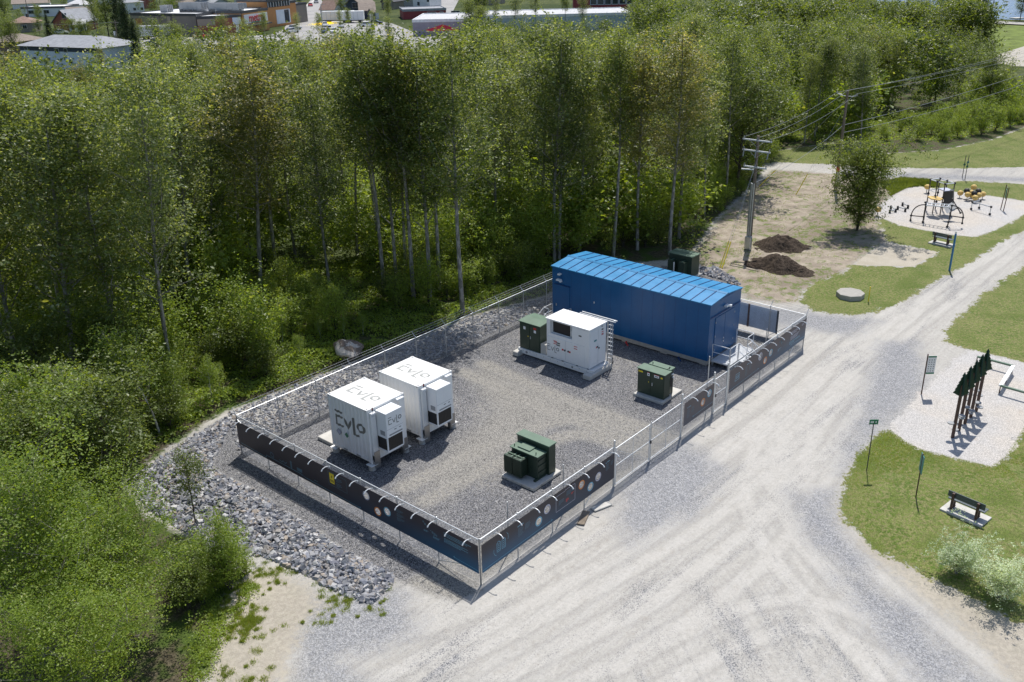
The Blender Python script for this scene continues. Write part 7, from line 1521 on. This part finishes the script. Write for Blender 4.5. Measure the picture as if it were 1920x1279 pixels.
# town trees
TT = [(-5, 108, 12, 'maple0', 'large green tree at the left edge of the town'), (12, 52, 11, 'maple1', 'olive tree at the far left behind the stone house'), (30, 112, 9, 'maple1', 'round tree left of the long white house'), (76, 42, 6, 'maple0', 'small round tree before the flat commercial building'), (95, 74, 8, 'spruce0', 'small spruce before the gabled house'), (75, 66, 4.5, 'maple1', 'low round tree beside the stone house'),
      (185, 78, 15, 'poplar2', 'bright yellow-green tree among the spruces'), (205, 72, 14, 'maple0', 'leafy tree right of the yellow-green one'), (232, 84, 18, 'spruce0', 'tallest dark spruce between the houses and the store'), (250, 118, 15, 'spruce1', 'dark spruce standing right of the long white house'), (262, 128, 11, 'spruce0', 'smaller dark spruce in front of the store'), (240, 100, 13, 'spruce1', 'middle one of the dark spruces beside the white house'),
      (140, 76, 6, 'maple0', 'bushy tree before the white annex'), (155, 78, 5.5, 'maple1', 'bushy tree right of the one before the annex'), (165, 82, 5.5, 'maple0', 'bushy tree by the spruces, above the white house roof'), (690, 20, 6, 'maple0', 'small tree behind the extension roof'), (641, 32, 6, 'maple1', 'round tree left of the dark blue house'), (322, 80, 2.6, 'maple0', 'small ball-shaped tree in the store lot'),
      (640, 68, 7, 'poplar0', 'slim tree in the parking lot'), (656, 72, 8, 'poplar1', 'slim tree in the parking lot, right of the other'), (900, 58, 13, 'maple0', 'big round tree right of the mauve warehouse'), (930, 56, 12, 'poplar2', 'tall tree before the pale blue warehouse'), (965, 62, 13, 'silver0', 'silvery tree before the pale blue warehouse'), (1005, 60, 12, 'poplar0', 'green tree before the pale blue warehouse'),
      (1060, 66, 12, 'poplar1', 'green tree between the pale blue warehouse and the school'), (1130, 78, 5, 'silver1', 'low silvery tree before the pale blue warehouse'), (1210, 60, 13, 'maple1', 'dark round tree right of the pale blue warehouse'), (1240, 50, 12, 'maple0', 'round tree right of the school'), (1320, 30, 12, 'poplar1', 'far poplar above the right forest'),
      (1730, 44, 13, 'maple0', 'tree at the lake shore left of the marina'), (1760, 40, 11, 'poplar2', 'light tree at the lake shore'), (1835, 48, 14, 'spruce1', 'dark tree between marina and open lake'), (1822, 52, 13, 'maple1', 'dark broad tree before the marina'), (1912, 40, 9, 'maple0', 'green tree at the right edge on the lake shore'), (540, 36, 6, 'maple1', 'round tree beside the street'), (548, 22, 7, 'maple0', 'green tree up the street on its left side'), (562, 12, 6, 'maple1', 'small tree far up the street')]
TT += [(730, 66, 10, 'poplar1', 'tree in front of the dark blue house and its extension'), (560, 74, 7, 'silver1', 'airy tree before the store tower'), (880, 66, 9, 'maple1', 'tree at the right end of the mauve warehouse'), (700, 80, 8, 'poplar2', 'tree at the near edge of the parking lot'), (600, 84, 8, 'poplar0', 'tree at the near edge of the lot, left of its like'), (500, 92, 9, 'poplar1', 'tree before the store entrance'), (330, 110, 8, 'maple0', 'round tree in front of the parked pickup'), (1090, 62, 10, 'silver0', 'silvery tree right before the school')]
for px, py, h, key, lb in TT:
    p = T_(px, py); plant(key, p.x, p.y, h, lb, group='trees in the town')
r = random.Random(9)
for k in range(70):
    px = r.uniform(-40, 1960); py = r.uniform(-30, 14); p = T_(px, py)
    if 545 < px < 640 or 800 < px < 870 or (1640 < px and py < 12): continue
    MASS.append((r.choice(['maple0', 'maple1', 'poplar0', 'silver0']), p.x, p.y, r.uniform(7, 12)))
for k, (px, py) in enumerate([(388, 20), (372, 20), (350, 18), (425, 16), (410, 18), (300, 14), (332, 18)]):
    p = T_(px, py-6); plant('maple1', p.x, p.y, 11, ['fourth from right', 'fifth from right', 'middle one', 'rightmost', 'second from right', 'leftmost', 'second from left'][k]+' of the dark trees in the row behind the store roof', group='row of trees behind the store')
# far woods: too many and too far to pick apart
for k in range(330):
    px = r.uniform(1185, 1870); py = 24+(118-24)*r.random()**.8
    if (px > 1640 and py < 46) or px > 1835 and py < 110: continue
    p = T_(px, py); h = high((p.x, p.y), max(2., r.gauss(14, 12)))
    MASS.append((r.choice(['maple0', 'maple1', 'poplar0', 'poplar1', 'silver0', 'maple1']), p.x, p.y, min(max(h, 6.5), 13.5)))
for k in range(60):
    px = r.uniform(870, 1190); py = r.uniform(66, 112); p = T_(px, py); MASS.append((r.choice(['maple0', 'poplar0', 'silver0']), p.x, p.y, min(13, high((p.x, p.y), r.uniform(28, 60)))))
for k in range(60):
    px = r.uniform(250, 860); py = r.uniform(96, 142); p = T_(px, py); MASS.append((r.choice(['maple0', 'poplar0', 'silver0', 'maple1']), p.x, p.y, min(12, high((p.x, p.y), r.uniform(74, 100)))))
for k in range(70):
    px = r.uniform(-10, 340); py = r.choice([6, 13, 24, 34, 44, 66, 84, 92])+r.uniform(-3, 3); p = T_(px, py); MASS.append((r.choice(['maple0', 'silver0', 'maple1']), p.x, p.y, r.uniform(3.5, 7)))
for k in range(34):
    px = r.uniform(-20, 320); py = r.uniform(140, 172); p = T_(px, py); MASS.append((r.choice(['maple0', 'poplar0', 'silver0', 'maple1']), p.x, p.y, min(10, high((p.x, p.y), r.uniform(122, 145)))))
merged(MASS, 900, 2.5, LM['maple'], 'far_wood', 'far green woods along the top of the view, behind the forest and around the town', 'wood', 77)
settle()
print('objects', len(bpy.data.objects))
